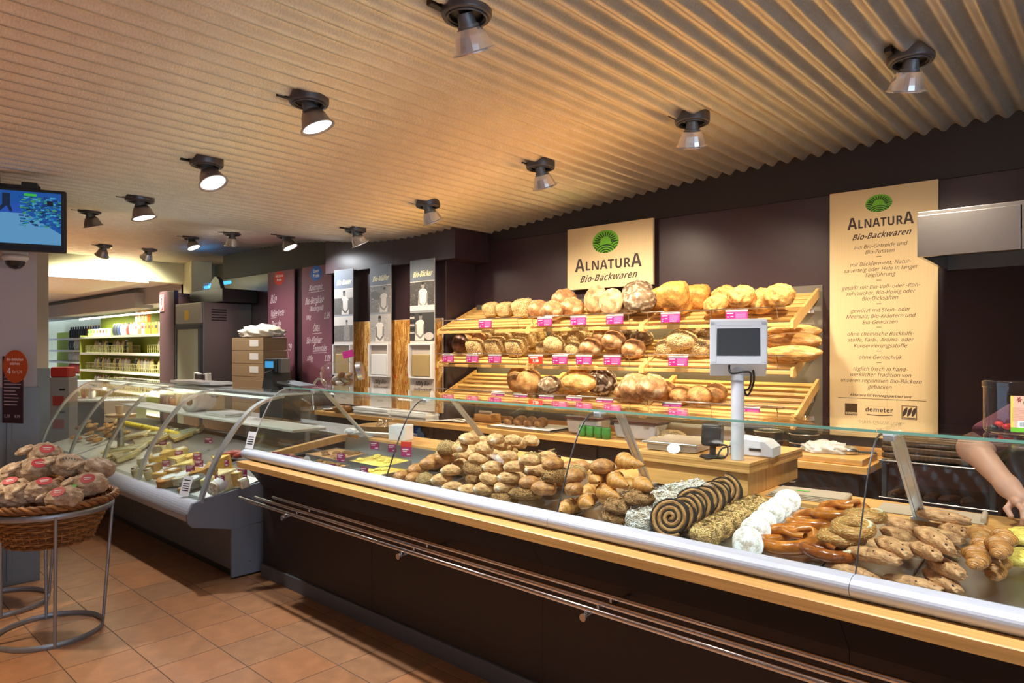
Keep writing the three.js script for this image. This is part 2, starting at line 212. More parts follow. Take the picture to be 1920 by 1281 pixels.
  for (const x of [-3.62, -2.55, -1.48, -0.41, 0.66]) part('rail_bracket', [rod([x, ry - 0.03, -1.985], [x, ry - 0.03, -2.285], 0.008, 8), cyl(0.014, 0.014, 0.012).rotateX(Math.PI / 2).translate(x, ry - 0.03, -1.985), ...rz.map(z => rod([x, ry - 0.03, z], [x, ry - 0.008, z], 0.006, 8))], M.steel, t, 'steel bracket carrying the rails');
}
// ---------------------------------------------------------------- cheese counter with curved glass
const CX1 = -4.497, CX0 = -8.45, RIBS = [-4.515, -5.624, -6.5, -7.4, -8.4];
{
  const t = thing('cheese_counter', 'grey refrigerated cheese counter with tall curved glass and metal ribs', 'counter');
  const xs = [CX0, -7.36, -6.39, -5.42, CX1 - 0.03];
  for (let i = 0; i < 4; i++) part('base_panel', profileX([[-2.105, 0.06], [-2.10, 0.36], [-2.13, 0.36], [-2.13, 0.06]], xs[i] + 0.002, xs[i + 1] - 0.002), M.panelTaupe, t);
  part('plinth', box(CX1 - CX0 - 0.04, 0.055, 0.02, (CX0 + CX1) / 2, 0.0285, -2.14, 0), M.black, t);
  part('body', [box(CX1 - CX0 - 0.05, 0.46, 0.82, (CX0 + CX1) / 2 - 0.01, 0.29, -2.545, 0), profileX([[-1.93, 0.38], [-2.12, 0.36], [-2.95, 0.36], [-2.95, 0.76], [-2.75, 0.76], [-1.92, 0.53]], CX0, CX1 - 0.03)], M.panelTaupe, t);
  const fb = sub([[-1.88, 0.392], [-1.825, 0.435], [-1.818, 0.475], [-1.835, 0.525], [-1.872, 0.553], [-1.90, 0.556]], 16);
  part('bumper', profileX([...fb, [-1.93, 0.54], [-1.95, 0.392]], CX0, CX1 - 0.028), M.aluSatin, t, 'rounded grey metal bumper');
  part('air_grille', box(CX1 - CX0 - 0.05, 0.012, 0.05, (CX0 + CX1) / 2, 0.548, -1.93, 0.003), M.panelGrey, t);
  part('end_panel', [profileX([[-1.84, 0.40], [-1.812, 0.43], [-1.808, 0.49], [-1.842, 0.55], [-1.90, 0.566], [-2.23, 0.614], [-2.42, 0.64], [-2.42, 0.36], [-2.10, 0.34], [-1.90, 0.388]], CX1 - 0.026, CX1, 0.003), profileX([[-2.10, 0.012], [-2.10, 0.345], [-2.95, 0.345], [-2.95, 0.012]], CX1 - 0.026, CX1 - 0.002)], M.panelGrey, t, 'blue grey end panel with shaped top');
  part('end_bolt', [cyl(0.006, 0.006, 0.01).rotateZ(Math.PI / 2).translate(CX1 + 0.001, 0.1, -2.22)], M.chrome, t);
  part('cooled_deck', [profileX([[-1.93, 0.533], [-1.93, 0.54], [-2.75, 0.752], [-2.75, 0.745]], CX0 + 0.01, CX1 - 0.03)], M.white, t, 'white sloping deck under the cheese');
  const gp = sub([[-1.885, 0.556], [-1.898, 0.60], [-1.955, 0.757], [-2.028, 0.89], [-2.122, 1.027], [-2.232, 1.14], [-2.34, 1.198], [-2.46, 1.222]], 30);
  for (let i = 0; i < RIBS.length - 1; i++) { part('glass_front', sheetX(gp, 0.006, RIBS[i + 1] + 0.012, RIBS[i] - 0.012), M.glassPane, t, 'tall curved glass pane'); }
  for (const x of RIBS) part('rib', sheetX(gp.map(([z, y]) => [z - 0.01, y - 0.008]), 0.018, x - 0.026, x + 0.026), M.alu, t, 'curved aluminium rib');
  part('top_rail', [rod([CX0, 1.212, -2.47], [CX1, 1.212, -2.47], 0.012, 12), box(CX1 - CX0, 0.01, 0.22, (CX0 + CX1) / 2, 1.222, -2.6, 0.002)], M.alu, t);
  part('top_glass', box(CX1 - CX0 - 0.02, 0.008, 0.2, (CX0 + CX1) / 2, 1.233, -2.58, 0), M.glassPane, t);
  part('rear_shelf', [box(CX1 - CX0 - 0.2, 0.02, 0.29, (CX0 + CX1) / 2 - 0.1, 0.93, -2.80, 0.004), ...[-4.9, -5.9, -6.9, -7.9].map(x => box(0.03, 0.18, 0.03, x, 0.84, -2.9, 0.002))], M.white, t, 'pale rear shelf inside the counter');
  part('rear_worktop', [box(CX1 - CX0 + 0.4, 0.03, 0.4, (CX0 + CX1) / 2 + 0.2, 0.885, -3.17, 0.003), box(CX1 - CX0 + 0.4, 0.5, 0.02, (CX0 + CX1) / 2 + 0.2, 0.62, -3.36, 0)], M.steelBrushed, t, 'steel worktop for the staff');
  // cool light tube under the top rail
  part('light_tube', rod([CX0 + 0.2, 1.188, -2.5], [CX1 - 0.2, 1.188, -2.5], 0.011, 10), new THREE.MeshStandardMaterial({ color: 0xffffff, emissive: new THREE.Color(0.92, 1, 0.88), emissiveIntensity: 3 }), t, 'thin light tube under the top rail');
  const l = new THREE.RectAreaLight(new THREE.Color(0.95, 1, 0.82), 20, CX1 - CX0 - 0.4, 0.03); l.position.set((CX0 + CX1) / 2, 1.172, -2.5); l.lookAt((CX0 + CX1) / 2, 0.5, -2.42); scene.add(l);
}

// ---------------------------------------------------------------- signs and banners on the back wall
const birch = (x, w, h) => { x.fillStyle = '#d9c294'; x.fillRect(0, 0, w, h); for (let i = 0; i < 260; i++) { const px = rnd() * w, py = rnd() * h; x.strokeStyle = `rgba(${rnd() < 0.5 ? '150,112,62' : '240,222,184'},${0.05 + 0.12 * rnd()})`; x.lineWidth = 0.6 + 2 * rnd(); x.beginPath(); x.moveTo(px, py); x.bezierCurveTo(px + rr(-18, 18), py + h * 0.1, px + rr(-18, 18), py + h * 0.2, px + rr(-14, 14), py + h * rr(0.2, 0.45)); x.stroke(); } };
const INK = '#3a2a26', LEAF = '#6cb52d';
function emblem(x, cx, cy, a, b) { // oval sun over furrowed fields
  x.save(); x.fillStyle = LEAF; x.beginPath(); x.ellipse(cx, cy, a, b, 0, 0, 7); x.fill(); x.clip(); x.strokeStyle = '#17340f'; x.lineCap = 'butt';
  for (let k = 0; k < 13; k++) { const t = Math.PI * (1.0 + k / 12), c = Math.cos(t), s = Math.sin(t); x.lineWidth = a * 0.075; x.beginPath(); x.moveTo(cx + c * a * 0.42, cy + 0.02 * b + s * b * 0.46); x.lineTo(cx + c * a * 0.86, cy + 0.02 * b + s * b * 0.84); x.stroke(); }
  x.fillStyle = LEAF; x.beginPath(); x.ellipse(cx, cy + b * 1.32, a * 1.2, b * 1.16, 0, 0, 7); x.fill();
  for (let k = 0; k < 4; k++) { x.lineWidth = b * 0.1; x.beginPath(); x.ellipse(cx, cy + b * 1.15, a * (0.86 - k * 0.21), b * (0.86 - k * 0.2), 0, Math.PI, 2 * Math.PI); x.stroke(); }
  for (const s of [-1, 1]) for (let k = 0; k < 3; k++) { x.lineWidth = b * 0.08; x.beginPath(); x.moveTo(cx + s * a * (0.98), cy + b * (0.02 + k * 0.22)); x.quadraticCurveTo(cx + s * a * 0.62, cy + b * (0.03 + k * 0.2), cx + s * a * (0.46 + k * 0.14), cy + b * (0.24 + k * 0.18)); x.stroke(); }
  x.restore(); }
function fitText(x, s, cx, y, w, font) { x.font = font; const m = x.measureText(s).width; x.save(); x.translate(cx, y); x.scale(w / m, 1); x.textAlign = 'center'; x.fillText(s, 0, 0); x.restore(); }
function brandWord(x, cx, y, w, h) { // capitals with taller first and last letter, gently arched foot
  x.fillStyle = INK; const big = `bold ${Math.round(h * 1.42)}px sans-serif`, mid = `bold ${Math.round(h)}px sans-serif`; fitText(x, 'A', cx - w * 0.43, y, w * 0.155, big); fitText(x, 'LNATUR', cx + w * 0.0, y - h * 0.04, w * 0.70, mid); fitText(x, 'A', cx + w * 0.43, y, w * 0.155, big); }
function script(x, s, cx, y, w, px, color = INK) { x.fillStyle = color; x.save(); x.translate(cx, y); x.transform(1, -0.02, -0.16, 1, 0, 0); fitText(x, s, 0, 0, w, `italic bold ${px}px sans-serif`); x.restore(); }
{
  const tex = canvasTex(1024, 648, (x, w, h) => { birch(x, w, h); emblem(x, 480, 175, 158, 118); brandWord(x, 500, 462, 790, 132); script(x, 'Bio-Backwaren', 500, 572, 690, 96); });
  const t = thing('brand_sign', 'birch sign with green emblem hanging above the top bread shelf', 'sign', wp(-2.9865, 2.297, 4.64), WA);
  part('sign_board', box(0.805, 0.508, 0.024, 0, 0, 0, 0.002), std([0.60, 0.47, 0.28], 0.6), t);
  part('print', new THREE.PlaneGeometry(0.803, 0.506).translate(0, 0, 0.0127), std([1, 1, 1], 0.55, 0, { map: tex }), t);
}
{
  const lines = [['aus Bio-Getreide und', 0.233], ['Bio-Zutaten', 0.256], '-0.276', ['mit Backferment, Natur-', 0.303], ['sauerteig oder Hefe in langer', 0.326], ['Teigführung', 0.349], '-0.371', ['gesüßt mit Bio-Voll- oder -Roh-', 0.397], ['rohrzucker, Bio-Honig oder', 0.420], ['Bio-Dicksäften', 0.443], '-0.465', ['gewürzt mit Stein- oder', 0.490], ['Meersalz, Bio-Kräutern und', 0.514], ['Bio-Gewürzen', 0.538], '-0.559', ['ohne chemische Backhilfs-', 0.585], ['stoffe, Farb-, Aroma- oder', 0.609], ['Konservierungsstoffe', 0.633], '-0.654', ['ohne Gentechnik', 0.679], '-0.700', ['täglich frisch in hand-', 0.726], ['werklicher Tradition von', 0.749], ['unseren regionalen Bio-Bäckern', 0.773], ['gebacken', 0.797]];
  const tex = canvasTex(800, 2048, (x, w, h) => { birch(x, w, h); emblem(x, 380, 128, 100, 72); brandWord(x, 388, 322, 486, 96); script(x, 'Bio-Backwaren', 392, 410, 440, 66);
    x.fillStyle = INK; x.textAlign = 'center'; for (const l of lines) if (typeof l === 'string') x.fillRect(362, -parseFloat(l) * h - 4, 38, 4); else { x.font = 'italic 42px sans-serif'; x.fillText(l[0], 386, l[1] * h + 12); }
    x.font = 'italic bold 29px sans-serif'; x.fillText('Alnatura ist Vertragspartner von:', 392, 1712); x.fillRect(66, 1728, 655, 4);
    x.fillStyle = '#4a3318'; x.fillRect(122, 1776, 96, 98); x.fillStyle = '#d9c294'; x.fillRect(128, 1848, 84, 18); x.fillStyle = '#4a3318'; x.font = 'bold 19px sans-serif'; x.fillText('Bioland', 170, 1864);
    x.strokeStyle = '#c0a878'; x.lineWidth = 3; x.strokeRect(278, 1790, 208, 70); x.fillStyle = INK; x.font = 'bold 50px sans-serif'; x.fillText('demeter', 382, 1836); x.strokeStyle = INK; x.lineWidth = 6; x.beginPath(); x.moveTo(292, 1858); x.quadraticCurveTo(380, 1872, 482, 1854); x.stroke();
    x.lineWidth = 5; x.strokeRect(550, 1776, 104, 104); x.fillStyle = INK; for (const k of [0, 1, 2]) { x.beginPath(); x.moveTo(556 + k * 32, 1862); x.quadraticCurveTo(550 + k * 32, 1800, 590 + k * 30, 1786); x.quadraticCurveTo(592 + k * 32, 1840, 556 + k * 32, 1862); x.fill(); } x.fillRect(556, 1868, 92, 6); });
  const t = thing('bread_facts_sign', 'tall birch sign listing organic baking rules beside the steel hood', 'sign', wp(-1.0285, 1.775, 4.675), WA);
  part('sign_board', box(0.6, 1.548, 0.022, 0, 0, 0, 0.002), std([0.60, 0.47, 0.28], 0.6), t);
  part('print', new THREE.PlaneGeometry(0.598, 1.546).translate(0, 0, 0.0118), std([1, 1, 1], 0.55, 0, { map: tex }), t);
}
const chalk = (x, s, px, py, size, w) => { x.fillStyle = '#f1e6ea'; x.save(); x.translate(px, py); x.transform(1, -0.03, -0.1, 1, 0, 0); x.font = `italic ${size}px serif`; x.textAlign = 'left'; const m = x.measureText(s).width; x.scale(w / m, 1); x.fillText(s, 0, 0); x.restore(); };
const line = (x, a, b, c, d, w = 4, col = '#f1e6ea') => { x.strokeStyle = col; x.lineWidth = w; x.beginPath(); x.moveTo(a, b); x.lineTo(c, d); x.stroke(); };
function priceBoard(label, u0, u1, draw) { const w = u1 - u0, t = thing('price_board', label, 'sign', wp((u0 + u1) / 2, 1.82, 4.665), WA, 'aubergine price boards on the back wall'); part('board', box(w, 1.46, 0.018, 0, 0, 0, 0.002), M.board, t); part('print', new THREE.PlaneGeometry(w - 0.004, 1.456).translate(0, 0, 0.0096), std([1, 1, 1], 0.6, 0, { map: canvasTex(512, 1190, (x, W, H) => { x.fillStyle = '#834f5e'; x.fillRect(0, 0, W, H); draw(x); }) }), t); }
priceBoard('purple price board with a red disc at its top', -8.238, -7.615, x => { x.fillStyle = '#d8322c'; x.beginPath(); x.ellipse(226, 70, 104, 74, 0, 0, 7); x.fill(); x.fillStyle = '#fff'; fitText(x, 'Aktions', 226, 62, 150, 'bold 40px sans-serif'); fitText(x, 'Preis', 226, 104, 100, 'bold 40px sans-serif');
  chalk(x, 'Bio', 40, 330, 120, 130); chalk(x, 'Vallée Verte', 46, 470, 90, 270); line(x, 60, 486, 170, 482); chalk(x, 'Duc de', 66, 590, 96, 190); chalk(x, 'Bourgogne', 86, 700, 96, 250); chalk(x, '100g', 240, 830, 54, 90); chalk(x, '2.79', 330, 830, 90, 130); line(x, 395, 840, 420, 950); });
priceBoard('purple price board with a blue disc at its top', -7.435, -6.815, x => { x.fillStyle = '#2468c8'; x.beginPath(); x.ellipse(250, 72, 104, 74, 0, 0, 7); x.fill(); x.fillStyle = '#fff'; fitText(x, 'Spar', 250, 64, 100, 'bold 44px sans-serif'); fitText(x, 'Preis', 250, 110, 110, 'bold 44px sans-serif');
  chalk(x, 'Biotropic', 120, 236, 74, 240); line(x, 110, 256, 390, 246); chalk(x, 'Bio-Bergkäse', 50, 370, 90, 330); chalk(x, '(Rindergold)', 130, 440, 64, 240); chalk(x, '100g', 64, 520, 56, 90); chalk(x, '1.69', 380, 520, 80, 100); chalk(x, 'ÖMA', 190, 640, 84, 120); line(x, 180, 664, 350, 656); chalk(x, 'Bio-Allgäuer', 76, 760, 84, 270); chalk(x, 'Emmentaler', 190, 840, 84, 240); line(x, 190, 854, 430, 846); chalk(x, '100g', 80, 930, 66, 110); chalk(x, '1.89', 390, 930, 80, 100); });
// banners with two photographs each
function banner(label, word, u0, u1, note, fill, draw1, draw2) {
  const w = u1 - u0, top = 2.38, bot = 0.98, H = top - bot, tex = canvasTex(320, 1344, (x, W, h) => { x.fillStyle = '#cfc4bb'; x.fillRect(0, 0, W, h); x.fillStyle = '#68707c'; x.fillRect(0, 0, W, 190); script(x, word, W / 2, 150, 250, 70, '#f4ebb0');
    for (const [y0, d] of [[196, draw1], [470, draw2]]) { x.save(); x.beginPath(); x.rect(0, y0, W, 254); x.clip(); x.translate(0, y0); d(x, W, 254); x.restore(); } x.fillStyle = '#8b8f93'; x.fillRect(0, 450, W, 18);
    x.fillStyle = '#3c2b22'; script(x, note[0], W / 2, 1120, 190, 52, '#3c2b22'); script(x, note[1], W / 2, 1178, 230, 52, '#3c2b22'); x.font = '20px sans-serif'; x.textAlign = 'center'; x.fillText(note[2], W / 2, 1290); });
  const t = thing('photo_banner', label, 'banner', wp((u0 + u1) / 2, (top + bot) / 2, 4.236), WA, 'tall photo banners beside the bread shelves');
  part('banner_panel', box(w, H, 0.008, 0, 0, 0, 0.001), M.white, t); part('print', new THREE.PlaneGeometry(w - 0.002, H - 0.002).translate(0, 0, 0.0046), std([1, 1, 1], 0.5, 0, { map: tex }), t);
  part('sample_pocket', [box(w * 0.92, 0.012, 0.03, 0, -0.395, 0.02, 0.002), box(w * 0.92, 0.012, 0.03, 0, -0.085, 0.02, 0.002), box(0.02, 0.32, 0.03, -w * 0.45, -0.24, 0.02, 0.002), box(0.02, 0.32, 0.03, w * 0.45, -0.24, 0.02, 0.002)], M.paper, t);
  part('grain_sample', box(w * 0.72, 0.2, 0.022, 0, -0.28, 0.016, 0.006), fill, t);
}
const G = (v, a = 1) => `rgba(${v},${Math.round(v * 0.96)},${Math.round(v * 0.92)},${a})`;
const speck = (x, W, H, n, lo, hi, s = 3) => { for (let i = 0; i < n; i++) { x.fillStyle = G(rr(lo, hi), 0.7); x.fillRect(rnd() * W, rnd() * H, s * rr(0.6, 3), s * rr(0.4, 1.4)); } };
const figure = (x, cx, top, s, shirt, skin, lean = 0) => { x.fillStyle = G(shirt); x.beginPath(); x.moveTo(cx - 46 * s, top + 66 * s); x.quadraticCurveTo(cx - 30 * s + lean, top + 44 * s, cx + lean, top + 44 * s); x.quadraticCurveTo(cx + 36 * s + lean, top + 44 * s, cx + 48 * s, top + 70 * s); x.lineTo(cx + 52 * s, top + 200 * s); x.lineTo(cx - 54 * s, top + 200 * s); x.fill(); x.fillStyle = G(skin); x.beginPath(); x.ellipse(cx + lean, top + 22 * s, 17 * s, 24 * s, 0, 0, 7); x.fill(); x.fillStyle = G(40); x.beginPath(); x.ellipse(cx + lean, top + 6 * s, 18 * s, 11 * s, 0, 0, 7); x.fill(); x.strokeStyle = G(skin); x.lineWidth = 15 * s; x.lineCap = 'round'; x.beginPath(); x.moveTo(cx - 42 * s, top + 84 * s); x.lineTo(cx - 40 * s, top + 150 * s); x.lineTo(cx - 4 * s, top + 176 * s); x.moveTo(cx + 44 * s, top + 84 * s); x.lineTo(cx + 42 * s, top + 150 * s); x.lineTo(cx + 8 * s, top + 178 * s); x.stroke(); };
const field = (lo, hi, sky) => (x, W, H) => { x.fillStyle = G(sky); x.fillRect(0, 0, W, H); x.save(); x.translate(0, H * 0.35); x.fillStyle = G(lo); x.fillRect(0, 0, W, H); speck(x, W, H, 900, lo, hi, 2); x.restore(); };
const seeds = dataTex(128, (u, v) => { const a = per(u, v, 34, 34, 3, 2); const s = 1 + a * 0.9; return [0.68 * s, 0.58 * s, 0.38 * s]; }, [8, 8]);
banner('banner headed Bio-Bauer, left of the three', 'Bio-Bauer', -6.145, -5.818, ['1 kg Bio-', 'Getreide aus', 'der Region'], std([1, 1, 1], 0.8, 0, { map: seeds }), (x, W, H) => { field(90, 190, 170)(x, W, H); figure(x, 190, 20, 1.2, 196, 92, -20); }, (x, W, H) => { field(110, 215, 205)(x, W, H); figure(x, 215, 40, 1.0, 150, 140); speck(x, W, H, 260, 120, 220, 3); });
banner('banner headed Bio-Müller, middle of the three', 'Bio-Müller', -5.536, -5.211, ['780g Bio-', 'Vollkornmehl', 'gemahlen'], std([0.84, 0.83, 0.80], 0.9), (x, W, H) => { x.fillStyle = G(120); x.fillRect(0, 0, W, H); speck(x, W, H, 160, 60, 200, 8); x.fillStyle = G(96); x.beginPath(); x.ellipse(90, 90, 84, 40, 0.2, 0, 7); x.fill(); figure(x, 210, 22, 1.15, 186, 120, 12); }, (x, W, H) => { x.fillStyle = G(176); x.fillRect(0, 0, W, H); speck(x, W, H, 120, 130, 220, 8); figure(x, 150, 16, 1.25, 232, 120); });
banner('banner headed Bio-Bäcker, next to the bread shelves', 'Bio-Bäcker', -4.929, -4.591, ['1000g Bio-', 'Vollkornbrot', 'gebacken'], std([1, 1, 1], 0.8, 0, { map: seeds }), (x, W, H) => { x.fillStyle = G(70); x.fillRect(0, 0, W, H); speck(x, W, H, 260, 40, 170, 6); figure(x, 170, 8, 1.2, 228, 150); x.fillStyle = G(225); x.fillRect(0, 210, W, 44); }, (x, W, H) => { x.fillStyle = G(64); x.fillRect(0, 0, W, H); for (let k = 0; k < 6; k++) { x.fillStyle = G(k % 2 ? 190 : 40); x.fillRect(0, k * 34, 60, 18); } figure(x, 130, 10, 1.2, 226, 140, 10); x.fillStyle = G(200); x.beginPath(); x.ellipse(250, 210, 60, 34, 0, 0, 7); x.fill(); });
{ // wheat prints behind the banners
  const wheat = canvasTex(768, 640, (x, w, h) => { x.fillStyle = '#c98a3a'; x.fillRect(0, 0, w, h); for (let i = 0; i < 1500; i++) { const px = rnd() * w, py = rnd() * h * 1.1; const c = ['#f3cf80', '#e2a850', '#a86522', '#f7dc9a', '#8a4f1a'][Math.floor(rnd() * 5)]; x.strokeStyle = c; x.globalAlpha = 0.75; x.lineWidth = rr(1, 4); x.beginPath(); x.moveTo(px, py); x.quadraticCurveTo(px + rr(-14, 14), py - 60, px + rr(-24, 24), py - rr(70, 170)); x.stroke(); if (rnd() < 0.25) { x.fillStyle = c; for (let k = 0; k < 6; k++) { x.beginPath(); x.ellipse(px + (k % 2 ? 5 : -5), py - 60 - k * 7, 3.4, 7, k % 2 ? 0.4 : -0.4, 0, 7); x.fill(); } } } x.globalAlpha = 0.8; for (let i = 0; i < 14; i++) { x.fillStyle = '#cf3d22'; x.beginPath(); x.ellipse(rnd() * w, h * rr(0.35, 0.75), 8, 10, 0, 0, 7); x.fill(); } });
  const u0 = -5.9, u1 = -4.555, t = thing('wheat_picture', 'golden wheat field print behind the three banners', 'panel', wp((u0 + u1) / 2, 1.40, 4.305), WA);
  part('panel', box(u1 - u0, 0.87, 0.012, 0, 0, 0, 0.001), M.white, t); part('print', new THREE.PlaneGeometry(u1 - u0 - 0.004, 0.866).translate(0, 0, 0.0066), std([1, 1, 1], 0.55, 0, { map: wheat }), t);
}
// ---------------------------------------------------------------- slatted bread racks, three tiers of three
const SEC = [[-4.48, -3.45, 'left'], [-3.43, -2.43, 'middle'], [-2.41, -1.40, 'right']], TIER = [[1.735, 1.935, 'top'], [1.445, 1.64, 'middle'], [1.135, 1.345, 'bottom']];
structure('wall_rack_board', wbox(-4.5, -1.38, 1.0, 1.97, 4.688, 4.702, 0.001), std([0.15, 0.13, 0.105], 0.5), 'taupe board behind the bread racks');
for (const [yf, yb, tn] of TIER) for (const [u0, u1, sn] of SEC) {
  const t = thing('bread_rack', `slatted beech bread rack, ${sn} one of the ${tn} tier`, 'rack', wp((u0 + u1) / 2, yf, 4.2), WA, 'slatted beech racks for loaves'), w = u1 - u0, D = 0.46, R = yb - yf, ang = Math.atan2(R, D);
  for (const s of [-1, 1]) part('side_board', profileX([[0.03, -0.012], [0.035, -0.06], [0.005, -0.068], [-D, R - 0.05], [-D, R + 0.012]], s * w / 2 - 0.009, s * w / 2 + 0.009), M.slat, t);
  for (let k = 0; k < 7; k++) { const f = (k + 0.35) / 7; part('slat', box(w - 0.03, 0.016, 0.042, 0, 0, 0, 0.004, 'x').rotateX(ang).translate(0, f * R - 0.012, -f * D), M.slat, t); }
  part('front_rail', box(w - 0.02, 0.024, 0.018, 0, -0.036, 0.022, 0.003, 'x'), M.slat, t);
  part('label_rod', [rod([-w / 2 + 0.005, 0.068, 0.055], [w / 2 - 0.03, 0.068, 0.055], 0.0045, 8), ...[-0.45, 0, 0.42].map(f => rod([f * w, 0.068, 0.055], [f * w, -0.02, 0.03], 0.0025, 6))], M.chrome, t, 'thin steel rod along the front');
}
// warm tubes under the racks, close to the wall
for (const [y, n] of [[1.80, 'top'], [1.50, 'middle'], [1.215, 'bottom']]) {
  const t = thing('shelf_light', `warm light tube under the ${n} tier of bread racks`, 'light', wp(-2.94, y, 4.61), WA);
  part('light_tube', rod([-1.48, 0, 0], [1.48, 0, 0], 0.010, 10), new THREE.MeshStandardMaterial({ color: 0xffffff, emissive: new THREE.Color(1, 0.86, 0.5), emissiveIntensity: 4 }), t); part('tube_holder', [-1.5, -0.5, 0.5, 1.5].map(x => box(0.02, 0.03, 0.09, x, 0, -0.035, 0.002)), M.white, t);
  const l = new THREE.RectAreaLight(new THREE.Color(1, 0.84, 0.44), n === 'bottom' ? 6 : 34, 2.96, 0.03); l.position.set(...wp(-2.94, y - 0.014, 4.60)); const tg = wp(-2.94, y - 1, 4.40); l.lookAt(...tg); scene.add(l);
}
{ // price tags hooked over the rods
  const tagTex = red => canvasTex(256, 112, (x, w, h) => { x.fillStyle = red ? '#e03a2a' : '#b0287a'; x.fillRect(0, 0, w, h); x.fillStyle = '#8b8b93'; x.fillRect(0, 0, w, 14); if (red) { x.fillStyle = '#fff'; x.fillRect(24, 26, 150, 14); fitText(x, '3,89', 130, 96, 110, 'bold 58px sans-serif'); return; } x.fillStyle = 'rgba(255,255,255,.14)'; x.fillRect(112, 20, 134, 84); x.fillStyle = 'rgba(255,240,250,.9)'; x.fillRect(12, 26, 78, 8); x.fillRect(14, 66, 26, 8); x.fillRect(56, 62, 34, 10); x.fillRect(14, 90, 16, 12); x.fillRect(120, 94, 90, 9); for (let k = 0; k < 5; k++) { x.fillStyle = 'rgba(255,225,245,.35)'; x.fillRect(120, 28 + k * 12, 90 + 30 * rnd(), 5); } });
  const mats = [std([1, 1, 1], 0.4, 0, { map: tagTex(false) }), std([1, 1, 1], 0.4, 0, { map: tagTex(true) })];
  const back = box(0.142, 0.062, 0.003, 0, 0, 0, 0.001), face = new THREE.PlaneGeometry(0.14, 0.06).translate(0, 0, 0.0018), hook = [rod([-0.05, 0.03, 0], [-0.05, 0.037, 0], 0.0015, 6), rod([0.05, 0.03, 0], [0.05, 0.037, 0], 0.0015, 6), box(0.142, 0.008, 0.006, 0, 0.031, 0, 0.001)], purple = std([0.36, 0.03, 0.16], 0.4);
  const ORD = ['first', 'second', 'third', 'fourth', 'fifth', 'sixth', 'seventh', 'eighth'], spots = [[-3.87, -3.245, -2.93, -2.615, -2.18, -1.725], [-4.315, -4.02, -3.765, -3.335, -3.10, -2.88, -2.635, -2.125], [-3.73, -3.49, -3.23, -2.97, -2.70, -2.17, -1.65]];
  const jh = join(hook);
  spots.forEach((us, k) => us.forEach((u, i) => { const red = k === 1 && i === 3, t = thing('price_tag', red ? 'red price tag on the middle tier rod' : `magenta price tag on the ${TIER[k][2]} tier rod, ${ORD[i]} from the left`, 'price tag', wp(u, TIER[k][0] + 0.025, 4.1365), WA, 'price tags along the bread racks'); part('card', back, purple, t); part('print', face, mats[red ? 1 : 0], t); part('clip', jh, M.greyPlastic, t); }));
}
// ---------------------------------------------------------------- back counter under the racks
{
  const t = thing('back_counter', 'long back counter with beech top and dark drawers under the bread racks', 'counter');
  part('worktop', wbox(-6.36, -0.98, 0.852, 0.896, 4.13, 4.68, 0.004, 'x'), M.beech, t);
  part('upstand', wbox(-4.5, -1.0, 0.896, 0.94, 4.645, 4.68, 0.003, 'x'), M.beech, t);
  const xs = [-6.3, -5.42, -4.54, -3.66, -2.78, -1.9, -1.02]; part('carcass', wbox(-6.33, -1.0, 0, 0.852, 4.19, 4.68, 0.002), M.counterDark, t);
  for (let i = 0; i < 6; i++) { const d = part('drawer', wbox(xs[i] + 0.01, xs[i + 1] - 0.01, 0.66, 0.845, 4.165, 4.195, 0.003), M.counterDark, t); part('handle', onWall(rod([(xs[i] + xs[i + 1]) / 2 - 0.09, 0.765, -4.145], [(xs[i] + xs[i + 1]) / 2 + 0.09, 0.765, -4.145], 0.006, 8)), M.chrome, d); part('door', wbox(xs[i] + 0.01, xs[i + 1] - 0.01, 0.1, 0.65, 4.165, 4.195, 0.003), M.counterDark, t); }
}

// ---------------------------------------------------------------- bread: crust textures and shapes
const crustTex = (base, spots, z, rep = [1, 1]) => dataTex(256, (u, v) => { const a = per(u, v, 5, 5, z, 4), b = per(u, v, 26, 26, z + 4, 3); let c = base.map((k, i) => k * (1 + (0.55 + 0.18 * i) * a + 0.30 * b)); for (const [f, th, col, soft] of spots) { const n = per(u, v, f, f, z + f, 2), s = smooth(th, th + (soft ?? 0.1), n); c = c.map((q, k) => mix(q, col[k] * (1 + 0.3 * b), s)); } return c; }, rep);
const crustBump = dataTex(256, (u, v) => [0.5 + 0.5 * per(u, v, 14, 14, 21, 4)], null, false), seedBump = dataTex(256, (u, v) => [smooth(-0.1, 0.35, per(u, v, 34, 34, 44, 2))], null, false);
const FLOUR = [0.90, 0.84, 0.74];
const crust = (base, spots, z, rough = 0.75, bump = crustBump, bs = 0.004, rep) => std([1, 1, 1], rough, 0, { map: crustTex(base, spots, z, rep), bumpMap: bump, bumpScale: bs });
// baked layers: paler dough lines between browned edges, running round the pastry
const layered = (dark, pale, n, z) => std([1, 1, 1], 0.42, 0, { map: dataTex(256, (u, v) => { const w = per(u, v, 4, 4, z, 3), b = per(u, v, 30, 30, z + 2, 2), s = smooth(-0.2, 0.7, Math.sin(2 * Math.PI * (u * n + w * 1.6))); return dark.map((c, k) => mix(c, pale[k], s) * (1 + 0.35 * w + 0.2 * b)); }), bumpMap: crustBump, bumpScale: 0.003 });
const grainM = [[0.80, 0.70, 0.46], [0.62, 0.46, 0.26], [0.30, 0.22, 0.13]].map(c => std(new THREE.Color().setRGB(...c, THREE.SRGBColorSpace), 0.7));
